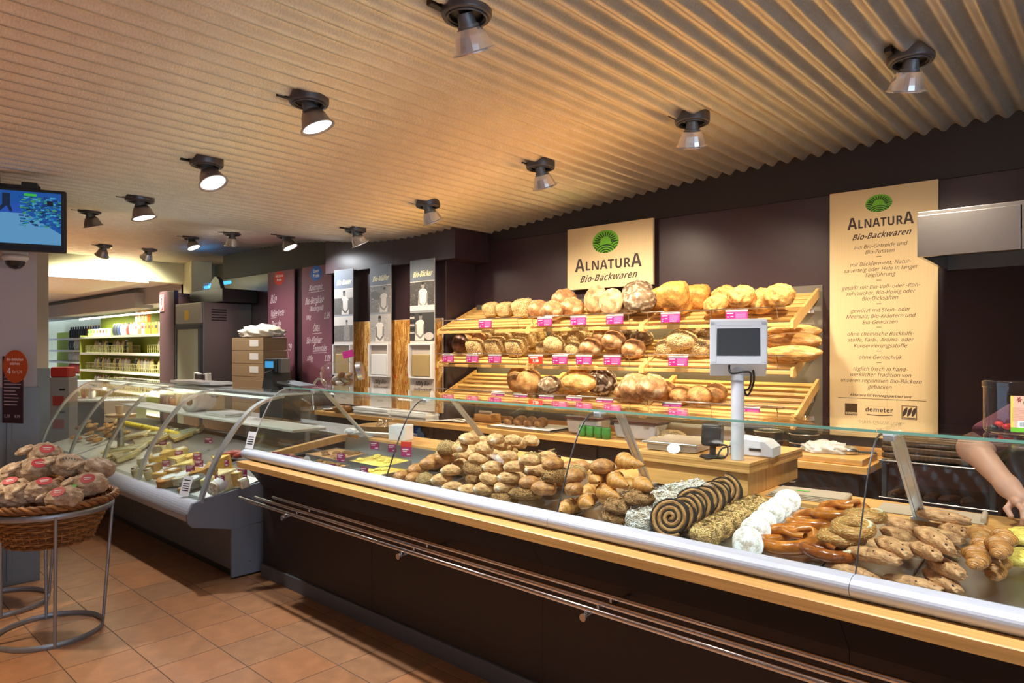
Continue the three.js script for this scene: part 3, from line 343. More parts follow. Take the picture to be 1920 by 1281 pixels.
// seeds, flakes or crumbs strewn over the upper side of a crust
function strewn(geo, n, size, flat, seed, low = -0.15) { const keep = seedState; seedState = seed * 977 + 13; const p = geo.attributes.position, q = geo.attributes.normal, unit = new THREE.OctahedronGeometry(1, 0), list = []; const m = new THREE.Matrix4(), Q = new THREE.Quaternion(), N = V(), P = V(); let guard = 0; while (list.length < n && guard++ < n * 12) { const i = Math.floor(rnd() * p.count); N.fromBufferAttribute(q, i).normalize(); if (N.y < low) continue; P.fromBufferAttribute(p, i).addScaledVector(V(rr(-1, 1), rr(-1, 1), rr(-1, 1)), size * 1.5); Q.setFromUnitVectors(V(0, 1, 0), N).multiply(new THREE.Quaternion().setFromAxisAngle(V(0, 1, 0), rnd() * 6.3)); const s = size * rr(0.7, 1.3); m.compose(P, Q, V(s * 1.5, s * flat, s * 0.8)); list.push(unit.clone().applyMatrix4(m)); } seedState = keep; return join(list); }
const topped = (name, list, n, size, flat, mat, seed, low) => [...list, [name, strewn(list[0][1], n, size, flat, seed + 1, low), mat, 'stuff']];
const BM = {
  light: crust([0.76, 0.58, 0.37], [[3, 0.05, FLOUR, 0.3], [7, 0.16, [0.62, 0.40, 0.20], 0.22]], 1),
  brown: crust([0.66, 0.45, 0.24], [[5, 0.1, [0.74, 0.55, 0.32], 0.3]], 2, 0.5),
  seed: crust([0.66, 0.50, 0.30], [[38, 0.05, [0.82, 0.71, 0.46], 0.12], [44, 0.2, [0.25, 0.17, 0.08], 0.1]], 3, 0.8, seedBump, 0.005),
  grain: crust([0.66, 0.47, 0.25], [[30, 0.08, [0.78, 0.62, 0.34], 0.1], [36, 0.14, [0.27, 0.16, 0.07], 0.1]], 4, 0.8, seedBump, 0.005),
  croissant: layered([0.70, 0.45, 0.19], [0.86, 0.64, 0.33], 22, 5), puffLayers: layered([0.62, 0.37, 0.15], [0.80, 0.58, 0.30], 16, 6),
  streusel: crust([0.68, 0.49, 0.29], [[20, 0.1, [0.76, 0.58, 0.36], 0.15], [14, 0.28, [0.34, 0.09, 0.08], 0.1]], 6, 0.8, seedBump, 0.005),
  flake: crust([0.88, 0.84, 0.77], [[24, 0.12, [0.62, 0.50, 0.36], 0.14]], 7, 0.85, seedBump, 0.005),
  poppyDough: crust([0.68, 0.49, 0.26], [[12, 0.15, [0.48, 0.30, 0.14], 0.2]], 8, 0.45),
  poppy: crust([0.20, 0.16, 0.14], [[40, 0.1, [0.30, 0.25, 0.2], 0.1]], 9, 0.7, seedBump, 0.004),
  almond: crust([0.88, 0.70, 0.42], [[22, 0.1, [0.93, 0.80, 0.55], 0.15], [18, 0.25, [0.60, 0.38, 0.16], 0.1]], 10, 0.5, seedBump, 0.005),
  icing: crust([0.93, 0.91, 0.88], [], 11, 0.4, crustBump, 0.0006), icedSide: crust([0.72, 0.52, 0.30], [], 12),
  pretzel: crust([0.72, 0.42, 0.14], [[4, 0.1, [0.80, 0.54, 0.22], 0.35]], 13, 0.22, crustBump, 0.0008),
  pretzelDark: crust([0.56, 0.29, 0.10], [[4, 0.15, [0.66, 0.40, 0.17], 0.3]], 14, 0.2, crustBump, 0.0008), split: crust([0.90, 0.84, 0.70], [], 15),
  ring: crust([0.72, 0.50, 0.24], [[34, 0.06, [0.86, 0.74, 0.48], 0.12], [40, 0.24, [0.40, 0.26, 0.12], 0.1]], 16, 0.5, seedBump, 0.002),
  fruit: crust([0.76, 0.56, 0.37], [[7, 0.05, [0.78, 0.62, 0.44], 0.3], [16, 0.30, [0.36, 0.20, 0.11], 0.08]], 17, 0.6), raisin: std([0.028, 0.016, 0.018], 0.4),
  puff: crust([0.66, 0.40, 0.16], [[8, 0.1, [0.78, 0.56, 0.28], 0.25]], 18, 0.35),
  egg: crust([0.88, 0.78, 0.36], [[9, 0.12, [0.80, 0.64, 0.24], 0.2], [24, 0.30, [0.22, 0.2, 0.12], 0.05]], 19, 0.5),
  oat: crust([0.80, 0.67, 0.44], [[26, 0.02, [0.90, 0.82, 0.62], 0.12], [32, 0.22, [0.46, 0.32, 0.17], 0.1]], 20, 0.8, seedBump, 0.005), oatSide: crust([0.58, 0.40, 0.21], [], 21),
  rustic: crust([0.66, 0.47, 0.29], [[5, 0.0, [0.80, 0.70, 0.55], 0.22]], 22), rye: crust([0.46, 0.37, 0.27], [[7, -0.02, [0.72, 0.66, 0.56], 0.18]], 23, 0.85), disc: crust([0.68, 0.53, 0.37], [[4, 0.0, [0.82, 0.72, 0.57], 0.3]], 24),
  white: crust([0.80, 0.58, 0.29], [[4, 0.1, [0.70, 0.45, 0.17], 0.3]], 25, 0.6), crusty: crust([0.82, 0.62, 0.34], [[6, 0.06, [0.66, 0.40, 0.15], 0.2]], 26, 0.65), dark: crust([0.32, 0.19, 0.12], [[7, 0.12, [0.46, 0.30, 0.2], 0.2]], 27, 0.35), boule: crust([0.70, 0.50, 0.28], [[4, 0.0, [0.80, 0.64, 0.42], 0.3], [30, 0.3, [0.5, 0.3, 0.13], 0.1]], 28), flourBoule: crust([0.42, 0.33, 0.25], [[9, 0.0, [0.82, 0.77, 0.69], 0.1]], 29, 0.85),
  baguette: crust([0.80, 0.60, 0.33], [[6, 0.05, [0.90, 0.78, 0.55], 0.25]], 30, 0.6),
};
// displaced ellipsoid with a flattened foot; f(unit vector) -> radial factor. Centre of the mass at y = 0
function blob(rx, ry, rz, f, detail = 14, foot = -0.62) {
  const g = new THREE.SphereGeometry(1, detail * 2, detail), p = g.attributes.position, v = V();
  for (let i = 0; i < p.count; i++) { v.fromBufferAttribute(p, i); const s = f ? f(v) : 1; p.setXYZ(i, v.x * rx * s, Math.max(v.y * s, foot) * ry, v.z * rz * s); }
  g.computeVertexNormals(); const uv = g.attributes.uv; for (let i = 0; i < uv.count; i++) uv.setXY(i, uv.getX(i) * 2, uv.getY(i)); return g;
}
const lump = (a, fr, z, o = 3) => v => 1 + a * fbm(v.x * fr + z, v.y * fr, v.z * fr - z, o) * 2;
const groove = (v, w, d) => 1 - d * Math.exp(-(v.z * v.z) / (w * w)) * smooth(0.2, 0.8, v.y);
const wedge = (v, z) => lump(0.05, 2, z)(v);
const pan = (z, amp = 0.02) => v => { const q = 5, n = Math.pow(Math.pow(Math.abs(v.x), q) + Math.pow(Math.abs(v.y), q) + Math.pow(Math.abs(v.z), q), -1 / q); return n * (1 + amp * fbm(v.x * 6 + z, v.y * 6, v.z * 6) * 2 + (v.y > 0 ? 0.05 * (1 - v.x * v.x) : 0)); };
// each maker returns [[part name, geometry, material], ...] for a length of 1 lying along x
const crois = k => { const pos = [], uv = [], idx = [], N = 54, Q = 16; for (let i = 0; i <= N; i++) { const t = i / N, s = t * 2 - 1, cx = 0.48 * s, cz = 0.16 * s * s * (1 + 0.3 * k), seg = t * 7, fr = seg - Math.floor(seg), r = 0.205 * Math.pow(Math.max(0.02, 1 - Math.pow(Math.abs(s), 2.1)), 0.62) * (0.76 + 0.28 * (s < 0 ? fr : 1 - fr)) + 0.012; const tx = 1, tz = 0.64 * s, L = Math.hypot(tx, tz); for (let j = 0; j <= Q; j++) { const a = j / Q * 2 * Math.PI, c = Math.cos(a), h = Math.max(Math.sin(a), -0.72); pos.push(cx - tz / L * c * r, h * r * 0.95, cz + tx / L * c * r); uv.push(t * 3, j / Q); if (i && j) { const b = i * (Q + 1) + j; idx.push(b, b - 1, b - Q - 1, b - 1, b - Q - 2, b - Q - 1); } } } const g = new THREE.BufferGeometry(); g.setAttribute('position', new THREE.Float32BufferAttribute(pos, 3)); g.setAttribute('uv', new THREE.Float32BufferAttribute(uv, 2)); g.setIndex(idx); g.computeVertexNormals(); return g; };
// strand swept along a curve with a radius of its own at each point
function strand(pts, rad, seg = 60, Q = 12, closed = false, squash = 1) { const c = new THREE.CatmullRomCurve3(pts.map(p => V(...p)), closed), fr = c.computeFrenetFrames(seg, closed), pos = [], uv = [], idx = []; for (let i = 0; i <= seg; i++) { const t = i / seg, P = c.getPointAt(t), r = rad(t), T = fr.tangents[i], B = V(0, 1, 0), S = V().crossVectors(T, B).normalize(), U = V().crossVectors(S, T).normalize(); for (let j = 0; j <= Q; j++) { const a = j / Q * 2 * Math.PI; const q = P.clone().addScaledVector(S, Math.cos(a) * r).addScaledVector(U, Math.sin(a) * r * squash); pos.push(q.x, q.y, q.z); uv.push(t * 4, j / Q); if (i && j) { const b = i * (Q + 1) + j; idx.push(b, b - Q - 1, b - 1, b - 1, b - Q - 1, b - Q - 2); } } } const g = new THREE.BufferGeometry(); g.setAttribute('position', new THREE.Float32BufferAttribute(pos, 3)); g.setAttribute('uv', new THREE.Float32BufferAttribute(uv, 2)); g.setIndex(idx); g.computeVertexNormals(); return g; }
const pretzelPts = lift => [[-0.2, 0.13, 0.30], [-0.13, 0.11, 0.12], [0, lift, -0.06], [0.16, 0.0, -0.32], [0.34, 0.0, -0.30], [0.44, 0.0, -0.02], [0.30, 0.0, 0.28], [0, 0.0, 0.38]], pretzelLoop = () => pretzelPts(0.12).concat(pretzelPts(0.0).slice(0, -1).reverse().map(([x, y, z]) => [-x, y, z]));
const spiral = (z, thick) => { // coiled bun standing on its edge: axis along z; dough coil and the dark filling between the turns
  const coil = (r0, w, h, n) => { const pts = [], N = 120; for (let i = 0; i <= N; i++) { const t = i / N, a = t * 2 * Math.PI * 3.2, r = r0 + 0.46 * t; pts.push([Math.cos(a) * r, Math.sin(a) * r, 0]); } const pos = [], uv = [], idx = []; pts.forEach((p, i) => { const L = Math.hypot(p[0], p[1]) || 1, n0 = [p[0] / L, p[1] / L], ring = [[-w, -h], [w, -h], [w * 1.1, -h * 0.7], [w * 1.1, h * 0.75], [w * 0.5, h], [-w * 0.5, h], [-w * 1.1, h * 0.75], [-w * 1.1, -h * 0.7]]; ring.forEach(([a, b], j) => { pos.push(p[0] + n0[0] * a, p[1] + n0[1] * a, b); uv.push(i / 24, j / 8); if (i) { const k = i * 8 + j, k2 = i * 8 + (j + 1) % 8; idx.push(k, k2, k - 8, k2, k2 - 8, k - 8); } }); }); const g = new THREE.BufferGeometry(); g.setAttribute('position', new THREE.Float32BufferAttribute(pos, 3)); g.setAttribute('uv', new THREE.Float32BufferAttribute(uv, 2)); g.setIndex(idx); g.computeVertexNormals(); return g; };
  return [['dough_coil', coil(0.02, 0.050, thick, 0), BM.poppyDough], ['poppy_filling', coil(0.090, 0.026, thick * 0.9, 1), BM.poppy]]; };
const puffTwist = () => strand([[-0.5, 0.08, 0], [-0.3, 0.11, 0.03], [-0.1, 0.10, -0.03], [0.1, 0.11, 0.03], [0.3, 0.10, -0.02], [0.5, 0.07, 0.02]], t => (0.115 + 0.016 * Math.cos(t * 2 * Math.PI * 5) + 0.012 * Math.cos(t * 2 * Math.PI * 13)) * (0.8 + 0.25 * Math.sin(Math.PI * t)) * Math.sqrt(smooth(0, 0.07, t) * smooth(0, 0.07, 1 - t)), 90, 14, false, 0.7);
const MAKE = {
  B: k => [['roll', blob(0.5, 0.30, 0.36, v => lump(0.05, 1.6, k)(v) * groove(v, 0.12, 0.07), 14), BM.brown]],
  S: k => topped('seeds', [['roll', blob(0.5, 0.40, 0.48, lump(0.07, 3.5, k), 14), BM.seed]], 150, 0.026, 0.5, grainM[0], k),
  L: k => [['roll', blob(0.5, 0.30, 0.36, v => lump(0.09, 1.9, k)(v) * groove(v, 0.13, 0.17), 16), BM.light]],
  K: k => topped('seeds', [['roll', blob(0.5, 0.20, 0.22, lump(0.10, 3, k), 16), BM.grain]], 140, 0.018, 0.5, grainM[2], k),
  G: k => [['roll', blob(0.5, 0.24, 0.28, lump(0.06, 2.5, k), 14), BM.seed]],
  C: k => [['croissant_body', crois(k), BM.croissant]],
  N: k => topped('crumbs', [['bun', blob(0.5, 0.27, 0.48, lump(0.13, 5, k), 18), BM.streusel]], 110, 0.04, 0.8, grainM[1], k),
  W: k => topped('flakes', [['bun', blob(0.5, 0.44, 0.22, lump(0.08, 7, k), 18, -0.8), BM.flake]], 190, 0.034, 0.3, BM.icing, k, -0.6),
  P: () => spiral(0, 0.13),
  A: k => topped('flakes', [['slice', blob(0.5, 0.36, 0.24, lump(0.10, 6, k), 18, -0.75), BM.almond]], 190, 0.034, 0.35, BM.almond, k, -0.5),
  I: k => [['icing', blob(0.5, 0.46, 0.10, v => 1, 16, -0.8), BM.icing], ['biscuit', blob(0.49, 0.45, 0.09, null, 12, -0.8).translate(0, -0.01, -0.05), BM.icedSide]],
  R: () => [['twisted_strand', strand(pretzelLoop(), t => 0.055 + 0.06 * Math.pow(Math.sin(Math.PI * t), 1.5), 110, 12), BM.pretzel]],
  r: () => [['twisted_strand', strand(pretzelLoop(), t => 0.05 + 0.07 * Math.pow(Math.sin(Math.PI * t), 1.5), 110, 12), BM.pretzelDark], ['pale_split', strand([[-0.2, 0.09, 0.35], [0, 0.105, 0.41], [0.2, 0.09, 0.35]], t => 0.04 * Math.sin(Math.PI * t) + 0.004, 16, 8), BM.split]],
  o: () => topped('seeds', [['ring_body', new THREE.TorusGeometry(0.34, 0.155, 12, 40).rotateX(Math.PI / 2).scale(1, 0.85, 0.9), BM.ring], ['pale_split', strand([...Array(9)].map((_, i) => [Math.cos(i * 0.3 - 0.4) * 0.36, 0.118, Math.sin(i * 0.3 - 0.4) * 0.33]), t => 0.035 * Math.sin(Math.PI * t) + 0.003, 24, 8), BM.split]], 130, 0.016, 0.5, grainM[0], 3),
  F: k => [['bun', blob(0.5, 0.145, 0.175, v => lump(0.09, 2.4, k)(v) * (1 + 0.10 * v.x * v.x * (v.y * v.y + v.z * v.z > 0.1 ? 1 : 0)), 18), BM.fruit], ...[[-0.31, 0.06], [-0.12, -0.07], [0.08, 0.09], [0.22, -0.03], [0.36, 0.05]].map(([x, z], i) => ['raisin', blob(0.021, 0.012, 0.017, lump(0.25, 3, i + k), 6, -2).rotateY(i).translate(x + 0.02 * k, 0.137 * Math.sqrt(Math.max(0.1, 1 - x * x * 4 - z * z * 32)), z), BM.raisin])],
  T: () => [['pastry', puffTwist(), BM.puffLayers]],
  E: k => [['pastry', blob(0.5, 0.16, 0.36, lump(0.10, 4, k), 16), BM.egg]],
};
const INFO = {
  B: ['wheat_roll', 'smooth golden brown roll in the heap on the counter deck', 'roll', 'smooth brown rolls in the display'], S: ['seeded_roll', 'round roll thickly covered with seeds in the roll heap', 'roll', 'round seeded rolls in the display'], L: ['floury_roll', 'pale floury roll piled in the middle of the heap', 'roll', 'pale floury rolls in the display'], K: ['grain_stick', 'long dark roll crusted with grains beside the pale rolls', 'roll', 'long grain rolls in the display'], G: ['speckled_roll', 'oval roll dusted with fine poppy specks behind the pale rolls', 'roll'],
  C: ['croissant', 'golden layered croissant in the cluster under the second glass joint', 'croissant', 'croissants in the display'], N: ['streusel_bun', 'crumbly fruit streusel bun between croissants and white buns', 'bun', 'streusel buns'], W: ['almond_flake_bun', 'bun coated in white flakes standing in a slanted row', 'bun', 'row of white flaked buns'], P: ['poppy_spiral_bun', 'poppy seed spiral bun standing in a slanted row', 'bun', 'row of poppy spiral buns'], A: ['nut_slice', 'golden nut crumble slice standing in a slanted row', 'pastry', 'row of nut slices'], I: ['iced_biscuit', 'round white iced biscuit standing in a slanted row', 'biscuit', 'row of iced biscuits'], R: ['sweet_pretzel', 'large glossy golden pretzel', 'pretzel', 'golden pretzels'], r: ['salt_pretzel', 'dark brown pretzel with a pale split at the tray front', 'pretzel'], o: ['seeded_ring', 'ring shaped bread with seeds and a pale split', 'pretzel', 'seeded rings leaning together'], F: ['raisin_bun', 'long brown fruit bun with dark raisins on the tray', 'bun', 'raisin buns heaped on the tray'], T: ['puff_pastry_twist', 'flaky twisted puff pastry stick', 'pastry', 'puff pastry twists'], E: ['egg_pastry', 'yellow topped pastry with dark specks at the right edge', 'pastry', 'yellow pastries'] };
const TILT = { W: 0.5, P: 0.38, A: 0.45, I: 0.42 }, standYaw = 0.12;   // the rows lean back like toppled coins
const DECK = {
  B: [[-2.872,0.945,-2.705,0.112,0.18],[-2.851,0.935,-2.613,0.112,-0.13],[-2.872,0.925,-2.531,0.112,0.09],[-2.861,0.916,-2.452,0.112,0.17],[-2.853,0.907,-2.368,0.112,0.17],[-2.758,0.944,-2.7,0.112,0.02],[-2.757,0.969,-2.613,0.112,0.05],[-2.748,0.924,-2.521,0.112,-0.3],[-2.761,0.943,-2.442,0.112,-0.0],[-2.749,0.963,-2.364,0.112,-0.37],[-2.031,0.974,-2.704,0.112,-0.18],[-2.02,0.979,-2.608,0.112,0.12],[-2.006,0.925,-2.526,0.112,0.08],[-2.029,0.916,-2.444,0.112,-0.4],[-2.014,0.943,-2.369,0.112,-0.06],[-1.877,0.954,-2.235,0.116,0.51],[-2.732,0.889,-2.221,0.114,1.84],[-2.828,0.888,-2.219,0.111,1.86],[-1.965,0.965,-2.248,0.111,1.08],[-1.726,0.971,-2.25,0.114,2.06],[-1.744,1.019,-2.276,0.113,1.73],[-2.788,0.921,-2.279,0.107,1.69],[-2.646,0.971,-2.257,0.118,1.16],[-1.871,1.051,-2.291,0.115,1.34],[-3.037,0.944,-2.731,0.109,1.5],[-2.57,1.002,-2.287,0.112,1.17],[-1.617,1.07,-2.297,0.116,1.07],[-1.894,0.942,-2.7,0.114,1.31]],
  L: [[-2.665,0.978,-2.691,0.112,-0.02],[-2.656,1.006,-2.619,0.112,0.04],[-2.638,0.925,-2.528,0.112,0.27],[-2.651,0.915,-2.44,0.112,-0.11],[-2.664,1.001,-2.356,0.112,-0.48],[-2.549,0.945,-2.708,0.112,0.03],[-2.54,0.934,-2.606,0.112,-0.29],[-2.554,0.964,-2.527,0.112,0.24],[-2.551,0.943,-2.44,0.112,-0.11],[-2.538,0.965,-2.366,0.112,-0.12],[-2.43,0.944,-2.697,0.112,0.41],[-2.435,0.934,-2.609,0.112,-0.11],[-2.442,0.925,-2.525,0.112,-0.15],[-2.429,0.954,-2.453,0.112,-0.15],[-2.43,0.906,-2.362,0.112,-0.02],[-2.336,0.972,-2.707,0.112,-0.41],[-2.329,0.951,-2.619,0.112,0.05],[-2.324,0.926,-2.534,0.112,0.42],[-2.333,0.986,-2.447,0.112,0.06],[-2.332,0.936,-2.366,0.112,0.24],[-2.24,0.997,-2.695,0.112,0.45],[-2.222,0.935,-2.614,0.112,0.34],[-2.217,0.952,-2.536,0.112,0.24],[-2.219,0.917,-2.452,0.112,0.31],[-2.216,0.906,-2.358,0.112,0.32],[-2.122,0.943,-2.691,0.112,-0.25],[-2.116,0.948,-2.609,0.112,-0.02],[-2.138,0.995,-2.533,0.112,-0.16],[-2.137,0.958,-2.451,0.112,-0.24],[-2.134,0.947,-2.353,0.112,0.07],[-2.55,1.015,-2.6,0.112,-0.11],[-2.45,1.042,-2.6,0.112,0.21],[-2.35,1.066,-2.6,0.112,-0.41],[-2.25,1.089,-2.58,0.112,-0.33],[-2.6,1.014,-2.5,0.112,0.01],[-2.5,1.042,-2.5,0.112,-0.1],[-2.4,1.069,-2.5,0.112,0.17],[-2.3,1.096,-2.5,0.112,-0.17],[-2.55,1.01,-2.42,0.112,-0.3],[-2.42,1.086,-2.42,0.112,0.43],[-2.308,0.887,-2.211,0.116,0.5],[-2.213,0.909,-2.213,0.112,0.5],[-2.101,0.927,-2.228,0.107,1.07],[-2.424,0.886,-2.209,0.112,0.49],[-2.513,0.911,-2.217,0.116,0.49],[-2.2,0.956,-2.23,0.109,-0.1],[-2.086,0.972,-2.242,0.11,0.49],[-2.467,0.959,-2.235,0.108,0.48],[-2.306,1.03,-2.266,0.114,0.02],[-2.2,1.003,-2.258,0.111,0.48],[-2.071,1.019,-2.259,0.109,0.21],[-1.995,1.056,-2.275,0.106,0.19],[-2.035,0.987,-2.449,0.117,0.46],[-2.036,0.994,-2.359,0.111,0.79],[-2.134,1.056,-2.281,0.108,0.46],[-2.19,0.996,-2.376,0.116,0.17],[-2.292,1.079,-2.291,0.117,-0.26],[-2.465,1.066,-2.295,0.107,1.94],[-2.417,1.109,-2.313,0.113,1.14],[-2.244,1.122,-2.321,0.106,1.65],[-2.321,1.028,-2.391,0.113,-0.31]],
  F: [[-0.633,0.877,-2.195,0.165,-0.12],[-0.479,0.879,-2.202,0.172,-0.27],[-0.413,0.896,-2.239,0.175,-0.92],[-0.586,0.933,-2.227,0.179,-0.43],[-0.408,0.931,-2.252,0.179,-0.9],[-0.463,0.938,-2.697,0.168,-0.96],[-0.609,0.907,-2.436,0.174,-0.24],[-0.61,0.934,-2.669,0.179,-0.53],[-0.544,0.959,-2.267,0.18,-0.89],[-0.591,0.922,-2.554,0.178,-0.66],[-0.475,0.922,-2.545,0.184,-0.77],[-0.46,0.964,-2.271,0.177,-1.03],[-0.476,0.957,-2.509,0.174,-0.46],[-0.506,0.967,-2.756,0.168,0.02],[-0.441,0.998,-2.282,0.178,-0.88],[-0.514,0.928,-2.4,0.172,0.89]],
  N: [[-1.505,0.891,-2.238,0.121,0.52],[-1.496,0.937,-2.24,0.12,0.52],[-1.419,0.976,-2.257,0.116,0.51],[-1.549,0.92,-2.515,0.116,0.5]],
  R: [[-0.882,0.907,-2.34,0.225,1.69],[-0.866,0.932,-2.563,0.225,1.67],[-0.792,0.973,-2.586,0.206,1.64]],
  r: [[-0.723,0.915,-2.26,0.173,1.23]],
  K: [[-2.078,0.883,-2.2,0.155,0.13],[-1.97,0.919,-2.224,0.162,0.51],[-1.841,1.002,-2.296,0.172,1.32],[-2.319,0.982,-2.244,0.169,-0.24],[-1.953,0.983,-2.392,0.166,1.67]],
  C: [[-1.745,0.896,-2.25,0.172,1.44],[-1.668,0.928,-2.254,0.165,2.04],[-1.588,0.975,-2.27,0.172,2.27],[-1.685,0.913,-2.428,0.166,2.26],[-1.551,1.024,-2.291,0.169,2.31],[-1.661,0.94,-2.656,0.168,2.18],[-1.425,1.022,-2.288,0.166,2.32],[-1.66,0.961,-2.547,0.162,2.1],[-1.645,1.021,-2.297,0.156,1.71],[-1.803,0.921,-2.484,0.166,1.46],[-1.753,0.953,-2.579,0.168,1.69],[-1.527,1.098,-2.321,0.168,2.5]],
  T: [[-0.307,0.911,-2.366,0.223,1.62],[-0.336,0.955,-2.308,0.24,1.57],[-0.289,0.989,-2.33,0.224,1.6],[-0.371,0.94,-2.602,0.243,1.56]],
  E: [[-0.258,0.941,-2.474,0.154,1.46],[-0.271,0.947,-2.735,0.162,1.47]],
  A: [[-1.101,0.941,-2.585,0.119,0.1],[-1.119,0.91,-2.296,0.123,0.1],[-1.109,0.934,-2.519,0.119,0.1],[-1.123,0.901,-2.2216914192294084,0.122,0.1],[-1.117,0.916,-2.373,0.113,0.1],[-1.112,0.927,-2.445,0.124,0.1]],
  I: [[-0.964,0.898,-2.204041434426396,0.106,0.1],[-1.01,0.939,-2.51,0.106,0.1],[-0.988,0.919,-2.32,0.11,0.1],[-1.003,0.927,-2.418,0.101,0.1],[-1.013,0.958,-2.678,0.106,0.1],[-0.977,0.907,-2.228,0.102,0.1],[-1.013,0.947,-2.597,0.101,0.1]],
  S: [[-2.63,0.892,-2.215,0.103,0.48],[-2.553,1.054,-2.286,0.104,0.47],[-2.135,1.024,-2.453,0.098,0.44],[-1.932,0.971,-2.539,0.103,0.47],[-2.709,0.975,-2.539,0.095,0.44],[-2.652,1.024,-2.74,0.092,0.43],[-2.808,0.989,-2.739,0.095,0.42],[-2.924,0.989,-2.74,0.094,0.42],[-2.827,1.043,-2.739,0.096,0.42]],
  W: [[-1.402,0.925,-2.297,0.141,0.1],[-1.391,0.91,-2.2234480007318536,0.128,0.1],[-1.365,0.955,-2.602,0.129,0.1],[-1.402,0.935,-2.384,0.141,0.1],[-1.386,0.949,-2.546,0.129,0.1],[-1.397,0.945,-2.471,0.142,0.1]],
  o: [[-0.704,0.949,-2.316,0.162,1.12],[-0.67,0.985,-2.318,0.149,1.25],[-0.681,0.991,-2.483,0.153,1.42]],
  P: [[-1.243,0.952,-2.369,0.138,0.1],[-1.256,0.938,-2.243,0.138,0.1],[-1.233,0.976,-2.584,0.14,0.1],[-1.249,0.944,-2.305,0.136,0.1],[-1.259,0.934,-2.2216548917977503,0.147,0.1],[-1.233,0.965,-2.508,0.134,0.1],[-1.236,0.961,-2.435,0.143,0.1]],
  G: [[-2.545,0.991,-2.726,0.126,1.14]],
};
const SHELF = {
  crusty: [[1,-1.8,1.839,4.346,0.172],[1,-1.629,1.85,4.294,0.206],[1,-1.894,1.838,4.231,0.176],[1,-1.488,1.871,4.2,0.186],[1,-1.715,1.881,4.184,0.171],[1,-1.95,1.895,4.467,0.177]],
  rye: [[1,-2.646,1.847,4.327,0.251],[1,-2.469,1.893,4.237,0.243],[1,-2.667,1.979,4.543,0.244],[2,-2.603,1.606,4.489,0.182],[2,-2.778,1.636,4.565,0.178],[3,-3.397,1.212,4.3,0.168],[3,-3.264,1.271,4.22,0.19]],
  oatpan: [[1,-3.661,1.853,4.376,0.166],[1,-3.895,1.858,4.412,0.132],[1,-4.068,1.864,4.423,0.135],[2,-4.115,1.527,4.297,0.174],[2,-3.672,1.528,4.306,0.164],[2,-3.909,1.532,4.312,0.17],[2,-3.698,1.591,4.448,0.168],[2,-3.93,1.596,4.458,0.174],[2,-4.164,1.598,4.458,0.178],[2,-3.711,1.661,4.601,0.173],[2,-4.181,1.667,4.597,0.182],[2,-3.93,1.668,4.601,0.178]],
  rustic: [[1,-3.152,1.856,4.362,0.195],[1,-3.495,1.86,4.374,0.184],[1,-3.244,1.853,4.234,0.18],[1,-3.344,1.936,4.521,0.219],[2,-2.726,1.542,4.331,0.174],[2,-2.558,1.546,4.292,0.179],[2,-2.918,1.562,4.291,0.188],[2,-2.962,1.625,4.519,0.182],[2,-2.699,1.616,4.251,0.18],[3,-2.601,1.219,4.282,0.188],[3,-2.472,1.277,4.184,0.249],[3,-2.29,1.292,4.083,0.211]],
  whitepan: [[1,-2.131,1.872,4.413,0.171],[1,-2.403,1.872,4.415,0.168],[1,-2.198,1.864,4.277,0.165],[1,-2.18,1.915,4.173,0.177]],
  disc: [[1,-2.962,1.896,4.414,0.215],[1,-2.687,1.893,4.204,0.195]],
  baguette: [[2,-1.45,1.488,4.254,0.285],[2,-1.409,1.528,4.206,0.29],[2,-1.486,1.567,4.436,0.296],[2,-1.475,1.606,4.384,0.303],[2,-1.546,1.659,4.616,0.31]],
  oatlong: [[2,-3.386,1.533,4.321,0.159],[2,-3.233,1.533,4.316,0.157],[2,-3.083,1.538,4.3,0.155],[2,-3.233,1.592,4.233,0.163],[2,-3.25,1.597,4.467,0.16],[2,-3.428,1.652,4.592,0.166],[2,-3.111,1.657,4.598,0.161],[2,-3.146,1.66,4.424,0.164]],
  oatround: [[2,-2.278,1.543,4.322,0.229],[2,-2.047,1.543,4.329,0.222],[2,-2.103,1.617,4.505,0.213],[2,-2.159,1.615,4.255,0.219],[2,-2.011,1.676,4.381,0.228]],
  darkboule: [[2,-4.392,1.564,4.357,0.179]],
  boule: [[2,-4.404,1.609,4.478,0.171],[2,-4.104,1.634,4.305,0.15],[3,-3.642,1.255,4.306,0.252],[3,-3.468,1.29,4.218,0.232]],
  batard: [[3,-3.153,1.229,4.32,0.293],[3,-2.971,1.302,4.2,0.297],[3,-3.154,1.331,4.54,0.301]],
  roundloaf: [[3,-2.324,1.232,4.33,0.164],[3,-2.174,1.237,4.283,0.162],[3,-1.953,1.233,4.338,0.156],[3,-2.023,1.242,4.237,0.158]],
  flourboule: [[3,-2.852,1.257,4.322,0.248]],
};
const ORDN = ['first', 'second', 'third', 'fourth', 'fifth', 'sixth', 'seventh', 'eighth'];
